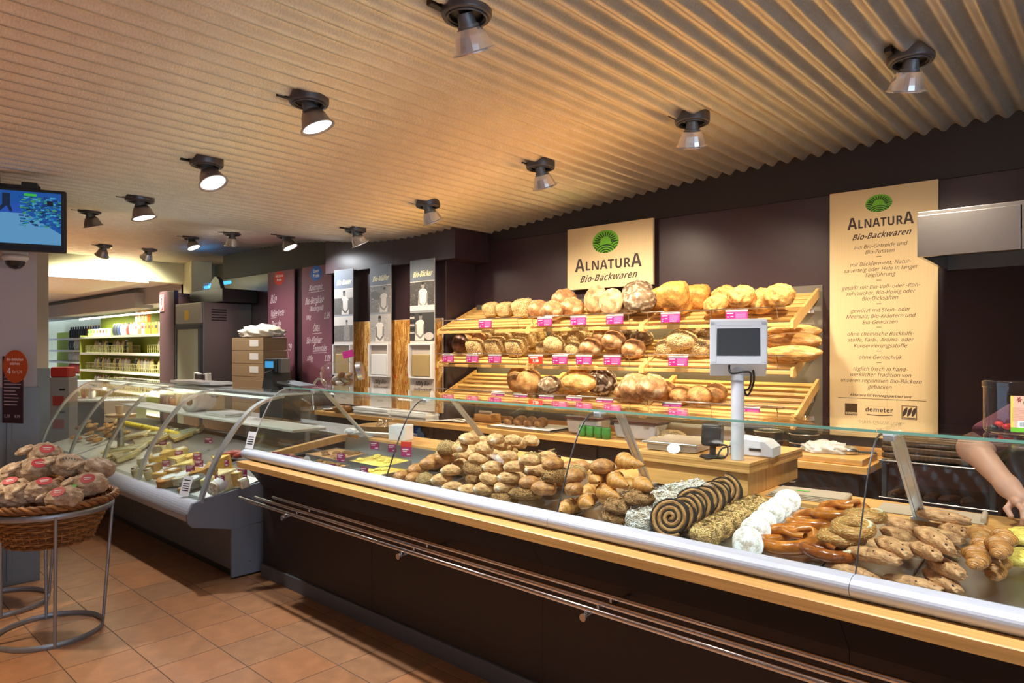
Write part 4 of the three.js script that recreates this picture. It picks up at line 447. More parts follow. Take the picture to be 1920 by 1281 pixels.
for (const [k, list] of Object.entries(DECK)) {
  const [name, label, cat, group] = INFO[k], nv = ['B', 'S', 'L', 'K', 'F', 'C', 'N', 'W', 'A'].includes(k) ? 3 : 1, protos = [...Array(nv)].map((_, i) => MAKE[k](i * 1.7));
  list.forEach(([x, y, z, len, yaw], i) => {
    const rowed = TILT[k] !== undefined, ord = rowed ? `${label}, ${ORDN[i]} from the front` : ['R', 'o', 'T', 'E'].includes(k) ? `${label}, ${ORDN[i]} from the front` : label;
    const t = thing(name, list.length > 1 ? ord : label, cat, [x, y, z], 0, list.length > 1 ? group : undefined), P = protos[i % nv];
    if (rowed) { t.rotation.set(0, standYaw + (k === 'P' ? 0.1 : 0), 0, 'YXZ'); t.rotation.x = -TILT[k] - rr(0, 0.06); t.rotation.z = k === 'P' ? rr(0, 6) : rr(-0.05, 0.05); } else { t.rotation.set(rr(-0.12, 0.12), yaw, rr(-0.10, 0.10), 'YXZ'); }
    t.scale.setScalar(len * ('LBSKGF'.includes(k) ? 0.955 : 0.98));
    for (const [n, g, m, kind] of P) { const q = part(n, g, m, t); if (kind) q.userData.kind = kind; }
  });
}
// trays under the goods
{ const slope = Math.atan2(0.07, 0.63), tray = (x0, x1, label) => { const t = thing('steel_tray', label, 'tray', [(x0 + x1) / 2, 0.886, -2.465], 0, 'steel trays in the display'); t.rotation.x = slope; const w = x1 - x0 - 0.01, d = 0.6; part('tray_floor', box(w, 0.002, d, 0, 0, 0, 0), M.steelBrushed, t); part('rim', [box(w, 0.006, 0.004, 0, 0.002, d / 2, 0), box(w, 0.006, 0.004, 0, 0.002, -d / 2, 0), box(0.004, 0.006, d, w / 2, 0.002, 0, 0), box(0.004, 0.006, d, -w / 2, 0.002, 0, 0)], M.steel, t); };
  [[-2.88, -2.30, 'steel tray under the seeded and brown rolls'], [-2.30, -1.72, 'steel tray under the pale rolls'], [-1.72, -1.36, 'steel tray under the croissants'], [-1.36, -1.02, 'steel tray under the white flaked and spiral buns'], [-1.02, -0.74, 'steel tray under nut slices and iced biscuits'], [-0.74, -0.50, 'steel tray under the pretzels'], [-0.50, -0.16, 'steel tray under the raisin buns'], [-0.16, 0.3, 'bare steel tray under the twisted pastry at the right edge']].forEach(a => tray(...a)); }
// ---------------------------------------------------------------- loaves on the racks
const LOAF = {
  oatpan: ['oat_pan_loaf', 'square pan loaf topped with oat flakes', () => topped('oat_flakes', [['crumb', blob(0.5, 0.42, 0.40, pan(1), 14, -0.95), BM.oat]], 170, 0.03, 0.4, grainM[0], 1, 0.0), 0.42],
  oatlong: ['oat_loaf', 'long loaf covered with sunflower seeds', () => topped('sunflower_seeds', [['crumb', blob(0.5, 0.42, 0.45, lump(0.07, 4, 2), 16, -0.8), BM.oat]], 190, 0.03, 0.4, grainM[0], 2, 0.0), 0.36],
  rustic: ['rustic_loaf', 'rough floury rustic loaf', k => [['crumb', blob(0.5, 0.42, 0.44, lump(0.10, 2.2, k), 16, -0.7), BM.rustic]], 0.3], rye: ['rye_loaf', 'grey brown cracked rye loaf', k => [['crumb', blob(0.5, 0.36, 0.44, lump(0.10, 3.2, k), 16, -0.7), BM.rye]], 0.26],
  disc: ['flat_round_loaf', 'flat round loaf leaning upright', () => [['crumb', blob(0.5, 0.5, 0.2, lump(0.03, 2, 5), 16, -1.2), BM.disc]], 0.45], whitepan: ['white_pan_loaf', 'golden white pan loaf', k => [['crumb', blob(0.5, 0.42, 0.5, pan(k + 3, 0.03), 14, -0.95), BM.white]], 0.4], crusty: ['crusty_loaf', 'crusty split white loaf', k => [['crumb', blob(0.5, 0.4, 0.5, v => lump(0.14, 2.6, k + 4)(v) * groove(v, 0.14, 0.12), 18, -0.7), BM.crusty]], 0.28],
  darkboule: ['dark_round_loaf', 'glossy dark brown round loaf', () => [['crumb', blob(0.5, 0.5, 0.30, lump(0.02, 2, 1), 16, -1.2), BM.dark]], 0.48], boule: ['round_loaf', 'golden round loaf', k => [['crumb', blob(0.5, 0.46, 0.32, lump(0.04, 2, k), 16, -1.1), BM.boule]], 0.4], flourboule: ['floury_cracked_loaf', 'dark round loaf with white cracked crust', () => [['crumb', blob(0.5, 0.44, 0.4, lump(0.05, 4, 2), 18, -0.9), BM.flourBoule]], 0.4],
  oatround: ['oat_round_loaf', 'big oval loaf rimmed with oat flakes', k => topped('oat_flakes', [['crumb', blob(0.5, 0.34, 0.38, v => lump(0.06, 3, k)(v) * groove(v, 0.2, 0.12), 16, -0.7), BM.oat]], 170, 0.022, 0.4, grainM[0], k, 0.0), 0.26], baguette: ['baguette', 'pale baguette lying along the rack', k => [['crumb', blob(0.5, 0.085, 0.10, v => lump(0.06, 2, k)(v) * (1 + 0.25 * (1 - Math.abs(v.x)) * 0), 18, -0.75), BM.baguette]], 0.06],
  batard: ['white_batard', 'long pale batard loaf', k => [['crumb', blob(0.5, 0.24, 0.3, v => lump(0.05, 2, k)(v) * groove(v, 0.14, 0.1), 16, -0.75), BM.baguette]], 0.18], roundloaf: ['speckled_round_loaf', 'round speckled loaf', k => [['crumb', blob(0.5, 0.42, 0.46, lump(0.05, 2.6, k + 1), 16, -0.75), BM.boule]], 0.3],
};
function settle(t, yf, yb) { t.updateMatrixWorld(true); let lo = 1, far = 0; const v = V(); t.traverse(o => { if (!o.isMesh) return; const p = o.geometry.attributes.position; for (let i = 0; i < p.count; i += 2) { v.fromBufferAttribute(p, i).applyMatrix4(o.matrixWorld); const d = -v.dot(WN); far = Math.max(far, d); lo = Math.min(lo, v.y - (yf + (yb - yf) * (d - 4.2) / 0.46)); } }); if (far > 4.672) t.position.addScaledVector(WN, far - 4.672); t.position.y += Math.max(0, 0.004 - lo) + (far > 4.672 ? -(yb - yf) / 0.46 * (far - 4.672) * 0.6 : 0); }
{ const secOf = u => SEC.findIndex(([a, b]) => u < b + 0.01), rowOf = (d, y, tier) => { const [yf, yb] = TIER[tier - 1]; return y - (yf + (yb - yf) * (d - 4.2) / 0.46) > 0.14 ? 'upper' : d < 4.36 ? 'front' : d < 4.48 ? 'middle' : 'back'; }, rank = new Map();
  for (const [k, list] of Object.entries(SHELF)) { const sets = {}; for (const it of list) { const key = it[0] + '/' + secOf(it[1]) + '/' + rowOf(it[3], it[2], it[0]); (sets[key] ??= []).push(it); } for (const v of Object.values(sets)) { v.sort((p, q) => p[1] - q[1]); v.forEach((it, i) => rank.set(it, v.length > 1 ? `, ${ORDN[i]} from left` : '')); } }
  for (const [k, list] of Object.entries(SHELF)) { const [name, desc, mk, drop] = LOAF[k], vars = [0, 1.3, 2.6].map(mk);
    list.forEach(([tier, u, y, d, w], i) => { const s = secOf(u), [yf, yb, tn] = TIER[tier - 1], sn = SEC[Math.max(0, s)][2];
      const t = thing(name, `${desc}, ${sn} rack, ${tn} tier, ${rowOf(d, y, tier)} row${rank.get(list[i])}`, 'bread', wp(u, y, d), WA, list.length > 1 ? `${name.replace(/_/g, ' ')} row` : undefined);
      const D = 0.46, ang = Math.atan2(yb - yf, D); t.rotation.set(k === 'disc' || k === 'darkboule' || k === 'boule' ? -0.15 : ang * 0.9, WA + (k === 'baguette' ? rr(-0.04, 0.04) : k === 'oatpan' || k === 'whitepan' || k === 'oatlong' ? rr(-0.05, 0.05) : rr(-0.12, 0.12)), 0, 'YXZ'); t.scale.setScalar(w * 1.02); if (k === 'baguette') t.scale.set(w * 1.2, w * 1.8, w * 1.8);
      for (const [n, g, m, kind] of vars[i % 3]) { const q = part(n, g, m, t); if (kind) q.userData.kind = kind; } settle(t, yf, yb); }); } }

// ---------------------------------------------------------------- till on the plywood plinth
{
  const t = thing('scale_plinth', 'plywood plinth standing on the worktop behind the glass', 'box', [-1.467, 0.935, -3.03]);
  part('body', box(0.53, 0.1, 0.56, 0, 0.05, 0, 0.003, 'x'), M.beech, t);
  for (let k = 0; k < 3; k++) part('ply_layer', box(0.56 - 0.002 * (k % 2), 0.014, 0.6 - 0.002 * (k % 2), 0, 0.108 + k * 0.0145, 0, 0.001, 'x'), k === 1 ? M.beechEdge : M.beech, t);
}
const PT = 1.0805;
{ // customer display on its pole
  const t = thing('customer_display', 'light grey till display on a pole with dark screen', 'display', [-1.265, PT, -2.79], 0.47), W = std([0.60, 0.61, 0.64], 0.45);
  part('pole', [cyl(0.0265, 0.0265, 0.40, 0, 0.2, 0, 28), cyl(0.031, 0.031, 0.045, 0, 0.395, 0, 28)], W, t); part('pole_seam', cyl(0.0269, 0.0269, 0.003, 0, 0.335, 0, 28), M.darkPlastic, t);
  const g = extrude([[0, 0], [0.006, 0.178], [-0.02, 0.186], [-0.085, 0.19], [-0.12, -0.045], [-0.075, -0.05], [-0.02, 0.0]], 0.222, 0.003); g.rotateY(-Math.PI / 2); g.translate(0.111, 0.408, 0.06);
  part('housing', g, W, t); part('screen', box(0.172, 0.118, 0.004, 0.0, 0.502, 0.066, 0.001), std([0.045, 0.048, 0.052], 0.25), t, 'dark switched-off screen'); part('screen_frame', [box(0.222, 0.018, 0.006, 0, 0.577, 0.066, 0.002), box(0.222, 0.033, 0.006, 0, 0.424, 0.064, 0.002), box(0.022, 0.17, 0.006, -0.1, 0.5, 0.066, 0.002), box(0.022, 0.17, 0.006, 0.1, 0.5, 0.066, 0.002)], W, t);
  part('tilt_bracket', [box(0.05, 0.06, 0.05, 0.0, 0.415, 0.0, 0.006), cyl(0.014, 0.014, 0.09, 0, 0.40, -0.02).rotateZ(0)], M.greyPlastic, t);
  part('cable', [tube([[-0.035, 0.42, 0.03], [-0.03, 0.37, 0.05], [0.02, 0.375, 0.06], [0.05, 0.37, 0.03], [0.045, 0.30, -0.02], [0.02, 0.29, -0.03]], 0.0045, 40, 6), tube([[0.06, 0.40, 0.02], [0.065, 0.33, -0.01], [0.04, 0.27, -0.03], [0.025, 0.30, -0.03]], 0.0045, 30, 6)], M.black, t);
}
{ const t = thing('weighing_scale', 'flat steel weighing plate on the plinth', 'scale', [-1.60, PT, -2.92], 0.1); part('base', box(0.24, 0.03, 0.26, 0, 0.016, 0, 0.008), M.greyPlastic, t); part('plate', box(0.27, 0.012, 0.3, 0, 0.038, 0, 0.006), M.steelBrushed, t, 'brushed steel weighing plate'); }
{ const t = thing('price_marker', 'small white oval card leaning on the weighing plate', 'card', [-1.548, PT, -2.752], 0.3); part('card', cyl(0.03, 0.03, 0.003, 0, 0, 0, 24).scale(1, 1, 0.8).rotateX(1.1).translate(0, 0.022, 0), M.paper, t); }
{ const t = thing('barcode_scanner', 'black barcode scanner with a curled cable beside the display pole', 'scanner', [-1.375, PT, -2.78], 0.2); part('foot', [lathe([[0, 0.012], [0.02, 0.012], [0.05, 0.006], [0.056, 0.0], [0, 0]], 24)], M.black, t); part('neck', rod([0, 0.01, 0], [0.0, 0.06, -0.01], 0.014, 12), M.black, t); part('head', box(0.085, 0.10, 0.075, -0.006, 0.095, -0.01, 0.014).rotateX(-0.15), M.black, t); part('cable', tube([[0.02, 0.05, -0.03], [0.06, 0.05, -0.01], [0.065, 0.012, 0.02], [0.035, 0.006, 0.045], [0.045, 0.04, 0.03], [0.07, 0.05, -0.02]], 0.004, 40, 6), M.black, t); }
{ const t = thing('receipt_printer', 'pale grey receipt printer at the right edge of the plinth', 'printer', [-1.27, PT, -2.98], 0.1); part('case', extrude([[-0.09, 0], [-0.09, 0.05], [-0.06, 0.07], [0.06, 0.06], [0.09, 0.035], [0.09, 0]], 0.12, 0.004).translate(0, 0.004, -0.06), M.greyPlastic, t); part('slot', box(0.05, 0.01, 0.004, 0.02, 0.03, 0.066, 0), M.black, t); part('maker_print', new THREE.PlaneGeometry(0.04, 0.012).translate(-0.05, 0.02, 0.0645), std([1, 1, 1], 0.5, 0, { map: canvasTex(128, 40, (x, w, h) => { x.fillStyle = '#a6a8ac'; x.fillRect(0, 0, w, h); x.fillStyle = '#55585c'; fitText(x, 'EPSON', w / 2, 30, 104, 'bold 28px sans-serif'); }) }), t); }
// ---------------------------------------------------------------- things on the glass shelf
{ const t = thing('biscuit_jar', 'glass jar of biscuits lying on its side on the glass shelf', 'jar', [-3.74, 1.298, -2.46], 0.75); const gj = lathe([[0.0, -0.115], [0.06, -0.112], [0.082, -0.085], [0.086, -0.04], [0.078, -0.005], [0.086, 0.03], [0.08, 0.065], [0.055, 0.088], [0.05, 0.105]], 32).rotateZ(-Math.PI / 2 + 0.12).translate(-0.01, 0.09, 0); part('jar_glass', gj, M.clearPlastic, t); part('lid', [cyl(0.058, 0.06, 0.03, 0, 0, 0, 28).rotateZ(-Math.PI / 2 + 0.2).translate(0.115, 0.115, 0)], M.steel, t, 'round metal lid'); for (let k = 0; k < 16; k++) part('biscuit', blob(0.026, 0.014, 0.024, lump(0.1, 2, k), 8, -2).rotateZ(rr(-1, 1)).rotateX(rr(-1, 1)).translate(rr(-0.07, 0.06), rr(0.035, 0.09), rr(-0.04, 0.04)), k % 3 ? BM.streusel : BM.flake, t); part('jar_rest', box(0.12, 0.006, 0.06, 0, 0.003, 0, 0.002), M.clearPlastic, t); }
{ const t = thing('price_flag', 'small magenta price flag standing on the biscuit jar', 'price tag', [-3.71, 1.47, -2.5], 0.75); part('card', box(0.07, 0.045, 0.002, 0.0, 0.05, 0, 0.0005).rotateZ(0.25), std([0.5, 0.03, 0.2], 0.4), t); part('stem', rod([0, -0.005, 0], [0.0, 0.04, 0], 0.002, 6), M.clearPlastic, t); part('foot', box(0.03, 0.004, 0.02, 0, -0.003, 0, 0.001), M.clearPlastic, t); }
{ const t = thing('sweets_tub', 'round clear plastic tub with a peach coloured label on the glass shelf', 'tub', [-0.27, 1.298, -2.54], 0.6); part('tub_wall', lathe([[0.0, 0.002], [0.085, 0.002], [0.09, 0.01], [0.09, 0.135], [0.088, 0.14]], 40), M.clearPlastic, t); part('lid', lathe([[0.0, 0.158], [0.088, 0.158], [0.093, 0.153], [0.093, 0.136], [0.0905, 0.136]], 40), M.clearPlastic, t);
  const lab = canvasTex(256, 330, (x, w, h) => { x.fillStyle = '#e8b49a'; x.fillRect(0, 0, w, h); x.fillStyle = '#e4d05a'; x.fillRect(0, 0, 30, h); x.fillStyle = '#6cb52d'; x.fillRect(0, h - 42, w, 42); x.fillStyle = '#2f6b3a'; x.beginPath(); x.ellipse(170, 60, 48, 38, 0, 0, 7); x.fill(); x.fillStyle = '#fff'; x.beginPath(); x.ellipse(172, 62, 28, 12, 0.4, 0, 7); x.fill(); x.fillStyle = '#8a3420'; for (let k = 0; k < 6; k++) { x.beginPath(); x.ellipse(84 + 16 * Math.cos(k), 34 + 16 * Math.sin(k), 12, 6, k, 0, 7); x.fill(); } x.fillStyle = 'rgba(150,90,60,.6)'; for (let k = 0; k < 14; k++) x.fillRect(16, 110 + k * 9, 150 + 60 * rnd(), 3); x.fillStyle = '#fff'; x.fillRect(70, 228, 140, 60); x.fillStyle = '#222'; for (let k = 0; k < 22; k++) x.fillRect(82 + k * 5, 240, 1 + 3 * rnd(), 40); });
  part('label', new THREE.CylinderGeometry(0.0908, 0.0908, 0.105, 16, 1, true, -0.72, 0.7).translate(0, 0.064, 0), std([1, 1, 1], 0.5, 0, { map: lab, side: THREE.DoubleSide }), t, 'peach label with a green emblem and barcode'); part('white_sticker', new THREE.CylinderGeometry(0.0908, 0.0908, 0.034, 8, 1, true, 0.12, 0.4).translate(0, 0.09, 0), std([0.8, 0.8, 0.8], 0.6, 0, { side: THREE.DoubleSide }), t);
  for (let k = 0; k < 14; k++) part('sweet', blob(0.012, 0.009, 0.012, null, 6, -2).translate(0.07 * Math.cos(k * 2.4) * Math.sqrt(rnd()), 0.013 + 0.008 * (k % 2), 0.07 * Math.sin(k * 2.4) * Math.sqrt(rnd())), k % 2 ? M.red : M.black, t); }
// ---------------------------------------------------------------- on the worktop behind the display
{ const t = thing('tissue_box', 'white square paper box on the worktop corner', 'box', [-3.70, 0.935, -2.90], 0.35); part('box', box(0.13, 0.1, 0.11, 0, 0.05, 0, 0.003), M.paper, t); part('open_top', box(0.118, 0.004, 0.098, 0, 0.1005, 0, 0), std([0.6, 0.59, 0.56], 0.8), t); }
{ const t = thing('paper_bundle', 'long bundle of white paper next to the white box', 'paper', [-3.99, 0.941, -2.86], 0.32); for (let k = 0; k < 4; k++) part('sheet', box(0.34 - k * 0.02, 0.005, 0.05, 0.01 * k, 0.006 + k * 0.0058, 0.004 * k, 0.002), M.paper, t); part('crumpled_end', blob(0.05, 0.022, 0.04, lump(0.3, 3, 1), 12, -2).translate(-0.17, 0.024, 0.0), M.paper, t); }
const kraft = std([0.42, 0.33, 0.23], 0.85);
function bag(name, label, p, turn, w, d, n = 3, group) { const t = thing(name, label, 'paper bag', p, turn, group); for (let k = 0; k < n; k++) part('bag_sheet', box(w - 0.01 * k, 0.005, d - 0.008 * k, 0.004 * k, 0.003 + k * 0.0055, 0, 0.002), kraft, t); part('folded_edge', rod([w / 2 - 0.004, 0.012, -d / 2 + 0.01], [w / 2 - 0.004, 0.012, d / 2 - 0.01], 0.009, 10), kraft, t); part('green_print', box(0.05, 0.0006, 0.02, -0.02, 0.0056 * n + 0.0008, 0.0, 0), M.green, t, 'small green print'); return t; }
bag('paper_bag_stack', 'stack of brown paper bags behind the golden pretzels', [-1.02, 0.9352, -2.925], 0.12, 0.30, 0.17, 4);
bag('paper_bag_stack', 'brown paper bags lying behind the brown rolls', [-2.12, 0.9352, -2.93], 0.1, 0.30, 0.16, 2);
bag('paper_bag_stack', 'brown paper bag lying behind the raisin buns', [-0.58, 0.9352, -2.935], 0.1, 0.34, 0.17, 1);
{ const t = thing('bread_knife', 'dark handled knife lying on the brown paper bags', 'knife', [-2.02, 0.947, -2.90], 0.5); part('blade', box(0.16, 0.002, 0.022, 0.0, 0.006, 0, 0.0005), M.steel, t); part('handle', box(0.1, 0.014, 0.02, -0.13, 0.008, 0, 0.005), M.black, t); }
{ const t = thing('serving_tongs', 'black handled tongs sticking out of the cake section', 'tongs', [-3.10, 0.84, -2.70], 0.2); part('handle', rod([0, 0.03, 0], [0.015, 0.13, -0.06], 0.011, 10), M.black, t); part('tongs_blade', rod([-0.02, -0.006, 0.05], [0, 0.03, 0], 0.006, 8), M.steel, t); }
{ const t = thing('blue_tongs', 'tongs with a pale blue shine behind the seeded rolls', 'tongs', [-2.45, 0.9355, -2.88], 1.0); part('arm', box(0.2, 0.004, 0.016, 0, 0.04, 0, 0.001).rotateZ(0.2), M.chrome, t); part('arm', box(0.2, 0.004, 0.016, 0, 0.022, 0, 0.001), M.chrome, t); part('grip', box(0.09, 0.02, 0.018, 0.08, 0.012, 0, 0.004), M.black, t); }
// ---------------------------------------------------------------- cakes in the cool tub
{ const cakeY = z => 0.79 + (z + 2.15) / -0.64 * 0.04 + 0.004;
  const tin = (x, z, w, d, label, topMat, lumps) => { const t = thing('cake_tin', label, 'cake', [x, cakeY(z) + 0.004, z], 0); t.rotation.x = 0.062; part('tin', [box(w, 0.05, 0.003, 0, 0.025, d / 2, 0), box(w, 0.05, 0.003, 0, 0.025, -d / 2, 0), box(0.003, 0.05, d, w / 2, 0.025, 0, 0), box(0.003, 0.05, d, -w / 2, 0.025, 0, 0), box(w, 0.002, d, 0, 0.002, 0, 0)], M.steelBrushed, t); const g = box(w - 0.01, 0.044, d - 0.01, 0, 0.026, 0, 0.006); part('cake', g, topMat, t); for (let k = 0; k < lumps; k++) part('topping', blob(rr(0.02, 0.035), 0.012, rr(0.02, 0.03), lump(0.2, 3, k), 8, -2).translate(rr(-0.4, 0.4) * w, 0.05, rr(-0.38, 0.38) * d), topMat, t); };
  tin(-3.42, -2.52, 0.34, 0.22, 'yellow egg cake in a steel tin', BM.egg, 6); tin(-3.12, -2.36, 0.28, 0.18, 'second yellow cake beside the rolls', BM.egg, 4);
  tin(-3.86, -2.50, 0.36, 0.24, 'dark crumble cake in the left part of the tub', BM.streusel, 9); tin(-3.62, -2.26, 0.30, 0.16, 'brown nut cake at the front of the tub', BM.grain, 8); tin(-4.02, -2.24, 0.28, 0.14, 'reddish fruit cake in the left front corner', std([0.30, 0.11, 0.06], 0.6), 7);
  const purple = std([0.34, 0.03, 0.13], 0.35), txt = std([0.85, 0.78, 0.8], 0.5), cg = box(0.062, 0.052, 0.002, 0, 0.06, 0, 0.0005), bars = join([box(0.04, 0.005, 0.0008, -0.006, 0.075, 0.0013, 0), box(0.028, 0.004, 0.0008, -0.01, 0.064, 0.0013, 0), box(0.022, 0.006, 0.0008, 0.014, 0.045, 0.0013, 0)]), st = join([rod([0, 0, -0.002], [0, 0.05, -0.002], 0.0025, 6), cyl(0.014, 0.016, 0.006, 0, 0.003, -0.002, 12)]);
  [[-4.10, -2.20, 'behind the left end of the bumper'], [-3.96, -2.19, 'second from the left in the cake tub'], [-3.89, -2.185, 'third from the left in the cake tub'], [-3.83, -2.185, 'fourth from the left in the cake tub'], [-3.44, -2.19, 'before the dark crumble cake'], [-3.66, -2.40, 'beside the dark crumble cake'], [-3.20, -2.25, 'leaning by the first glass joint'], [-3.78, -2.74, 'at the back wall of the cake tub, left'], [-3.60, -2.75, 'at the back wall of the cake tub, right']].forEach(([x, z, w]) => { const t = thing('cake_price_tag', `magenta price tag ${w}`, 'price tag', [x, cakeY(z) + (z < -2.7 ? 0.012 : 0.005), z], rr(0.1, 0.7), 'price tags among the cakes'); part('card', cg, purple, t); part('text', bars, txt, t); part('stand', st, M.clearPlastic, t); });
  { const t = thing('red_offer_tag', 'tall red and magenta price tag behind the yellow cake', 'price tag', [-3.38, cakeY(-2.69), -2.69], 0.5); part('card', box(0.07, 0.06, 0.002, 0, 0.08, 0, 0.0005), purple, t); part('red_header', box(0.072, 0.034, 0.003, 0, 0.127, 0, 0.001), M.red, t); part('text', bars.clone().translate(0, 0.02, 0), txt, t); part('stand', st, M.clearPlastic, t); }
  { const t = thing('white_arch_tag', 'white arch shaped card among the magenta tags', 'price tag', [-3.72, cakeY(-2.2), -2.2], 0.4); const s = new THREE.Shape(); s.moveTo(-0.022, 0); s.lineTo(0.022, 0); s.lineTo(0.024, 0.07); s.absarc(0, 0.07, 0.024, 0, Math.PI, false); s.lineTo(-0.022, 0); part('card', new THREE.ExtrudeGeometry(s, { depth: 0.002, bevelEnabled: false, curveSegments: 10 }).translate(0, 0.012, 0), M.paper, t); part('text', [0.03, 0.045, 0.06, 0.075].map(y => box(0.028, 0.006, 0.0008, 0, y + 0.005, 0.0024, 0)), M.black, t); part('stand', cyl(0.014, 0.016, 0.012, 0, 0.006, 0, 12), M.clearPlastic, t); } }
{ const t = thing('notice_card', 'small white notice hung on the left glass end above the bumper', 'sign', [-4.262, 0.905, -2.10], 0.25); part('card', box(0.075, 0.11, 0.002, 0, 0.055, 0, 0.0005).rotateX(-0.3), M.paper, t); part('text', [0.03, 0.045, 0.06, 0.075].map(y => box(0.05, 0.006, 0.0006, 0, y, 0.0015, 0)).map(g => g.rotateX(-0.3)), M.black, t); }
// ---------------------------------------------------------------- on the back counter
const BT = 0.8965, bc = (name, label, cat, u, d, turn = 0, group) => thing(name, label, cat, wp(u, BT, d), WA + turn, group);
{ const t = bc('paper_stack', 'stack of white wrapping paper on the left of the back counter', 'paper', -5.42, 4.225); for (let k = 0; k < 6; k++) part('sheets', box(0.55, 0.012, 0.16, rr(-0.02, 0.02), 0.0065 + k * 0.0125, rr(-0.01, 0.01), 0.001), M.paper, t); }
{ const t = bc('paper_stack', 'second paper stack beside the first on the back counter', 'paper', -4.86, 4.225); for (let k = 0; k < 5; k++) part('sheets', box(0.5, 0.014, 0.16, rr(-0.015, 0.015), 0.0075 + k * 0.0145, rr(-0.01, 0.01), 0.001), k % 2 ? M.paper : std([0.62, 0.60, 0.58], 0.8), t); }
{ const t = bc('loose_sheet', 'loose white paper sheet curling over the worktop edge', 'paper', -4.52, 4.30, 0.2); const g = new THREE.BoxGeometry(0.5, 0.003, 0.2, 12, 1, 6), p = g.attributes.position; for (let i = 0; i < p.count; i++) p.setY(i, p.getY(i) + 0.012 + 0.011 * Math.sin(p.getX(i) * 14) * Math.cos(p.getZ(i) * 9)); g.computeVertexNormals(); part('sheet', g, M.paper, t); }
{ const t = bc('dough_tray', 'tray lined with paper holding pale unbaked rolls', 'tray', -3.56, 4.36); part('tray', [box(0.66, 0.006, 0.36, 0, 0.005, 0, 0.002), box(0.66, 0.02, 0.004, 0, 0.012, 0.18, 0), box(0.66, 0.02, 0.004, 0, 0.012, -0.18, 0)], M.steelBrushed, t); part('baking_paper', box(0.60, 0.002, 0.37, 0.02, 0.0235, 0.01, 0.0005), M.paper, t);
  for (let k = 0; k < 7; k++) { const r = bc('unbaked_roll', 'pale unbaked roll in the row on the paper lined tray', 'roll', -3.76 + (k % 4) * 0.11 + (k > 3 ? 0.05 : 0), k > 3 ? 4.42 : 4.31, rr(-0.4, 0.4), 'unbaked rolls on the tray'); r.position.y += 0.053; r.scale.setScalar(0.108); part('dough', blob(0.5, 0.38, 0.42, lump(0.06, 2, k), 12, -0.7), BM.oatSide.clone(), r); } }
{ const lidM = std([0.16, 0.02, 0.045], 0.4), tubm = std([0.74, 0.73, 0.71], 0.4); for (const [u, w, lb] of [[-3.02, 0.30, 'white plastic tub with a dark red lid, left of the green cups'], [-2.56, 0.36, 'long white plastic tub with a dark red lid behind the green cups']]) { const t = bc('plastic_tub', lb, 'tub', u, 4.40); const g = box(w, 0.115, 0.2, 0, 0.059, 0, 0.02), p = g.attributes.position; for (let i = 0; i < p.count; i++) { const s = 0.88 + 0.12 * clamp(p.getY(i) / 0.115); p.setX(i, p.getX(i) * s); p.setZ(i, p.getZ(i) * s); } part('tub', g, tubm, t); part('lid', box(w + 0.012, 0.014, 0.212, 0, 0.125, 0, 0.004), lidM, t); } }
for (let k = 0; k < 4; k++) { const t = bc('green_cup', `small green waxed cup on the back counter, ${ORDN[k]} from the left`, 'cup', -2.95 + k * 0.075, 4.225 - 0.008 * k, 0, 'green cups on the back counter'); part('cup', lathe([[0.0, 0.002], [0.03, 0.002], [0.036, 0.04], [0.031, 0.075], [0.034, 0.082], [0.028, 0.08], [0.026, 0.04], [0, 0.03]], 10), std([0.035, 0.22, 0.035], 0.45), t); part('inside', cyl(0.024, 0.024, 0.004, 0, 0.066, 0, 12), std([0.7, 0.42, 0.2], 0.7), t); }
{ const t = bc('film_roll', 'wide grey cling film roll box on the back counter', 'box', -2.16, 4.52); part('roll', cyl(0.06, 0.06, 0.62, 0, 0.062, 0, 24).rotateZ(0).applyMatrix4(new THREE.Matrix4().makeTranslation(0, 0, 0)).translate(0, -0.062, 0).rotateZ(Math.PI / 2).translate(0, 0.0605, 0), std([0.55, 0.53, 0.45], 0.4), t); part('end_cap', cyl(0.05, 0.05, 0.01).rotateZ(Math.PI / 2).translate(0.313, 0.0605, 0), M.paper, t); }
{ const t = bc('seeded_loaf', 'single oat covered loaf lying on the back counter', 'bread', -2.27, 4.34, 0.2); t.position.y += 0.042; t.scale.setScalar(0.2); part('crumb', blob(0.5, 0.26, 0.32, lump(0.06, 4, 3), 16, -0.75), BM.oat, t); }
{ const t = bc('bread_end', 'small oat crusted bread end before the loaf', 'bread', -2.30, 4.19, 0.2); t.position.y += 0.026; t.scale.setScalar(0.13); part('crumb', blob(0.5, 0.24, 0.3, lump(0.08, 3, 5), 12, -0.75), BM.oat, t); }
for (const [u, n, lb] of [[-1.66, 2, 'pair of dark stacked pots with steel rims, left'], [-1.44, 3, 'taller stack of dark pots with steel rims, right']]) { const t = bc('pot_stack', lb, 'pots', u, 4.50); for (let k = 0; k < n; k++) { const q = part('pot', lathe([[0.0, 0.004], [0.08, 0.004], [0.092, 0.06], [0.094, 0.062], [0, 0.05]], 24).translate(0, k * 0.055, 0), M.darkPlastic, t); part('rim', new THREE.TorusGeometry(0.096, 0.004, 6, 32).rotateX(Math.PI / 2).translate(0, 0.062 + k * 0.055, 0), M.steel, q); } }
{ const t = bc('cutting_board', 'thick beech cutting board at the right end of the back counter', 'board', -1.24, 4.32); part('board', box(0.46, 0.035, 0.34, 0, 0.018, 0, 0.004), M.beech, t); }
{ const t = bc('plastic_bag', 'crumpled clear plastic bag on the cutting board', 'bag', -1.26, 4.33); t.position.y += 0.036; const g = blob(0.13, 0.045, 0.1, lump(0.35, 3, 9), 20, -0.5); g.translate(0, 0.024, 0); part('film', g, phys([0.85, 0.85, 0.84], 0.3, { transmission: 0.45, thickness: 0 }), t); }
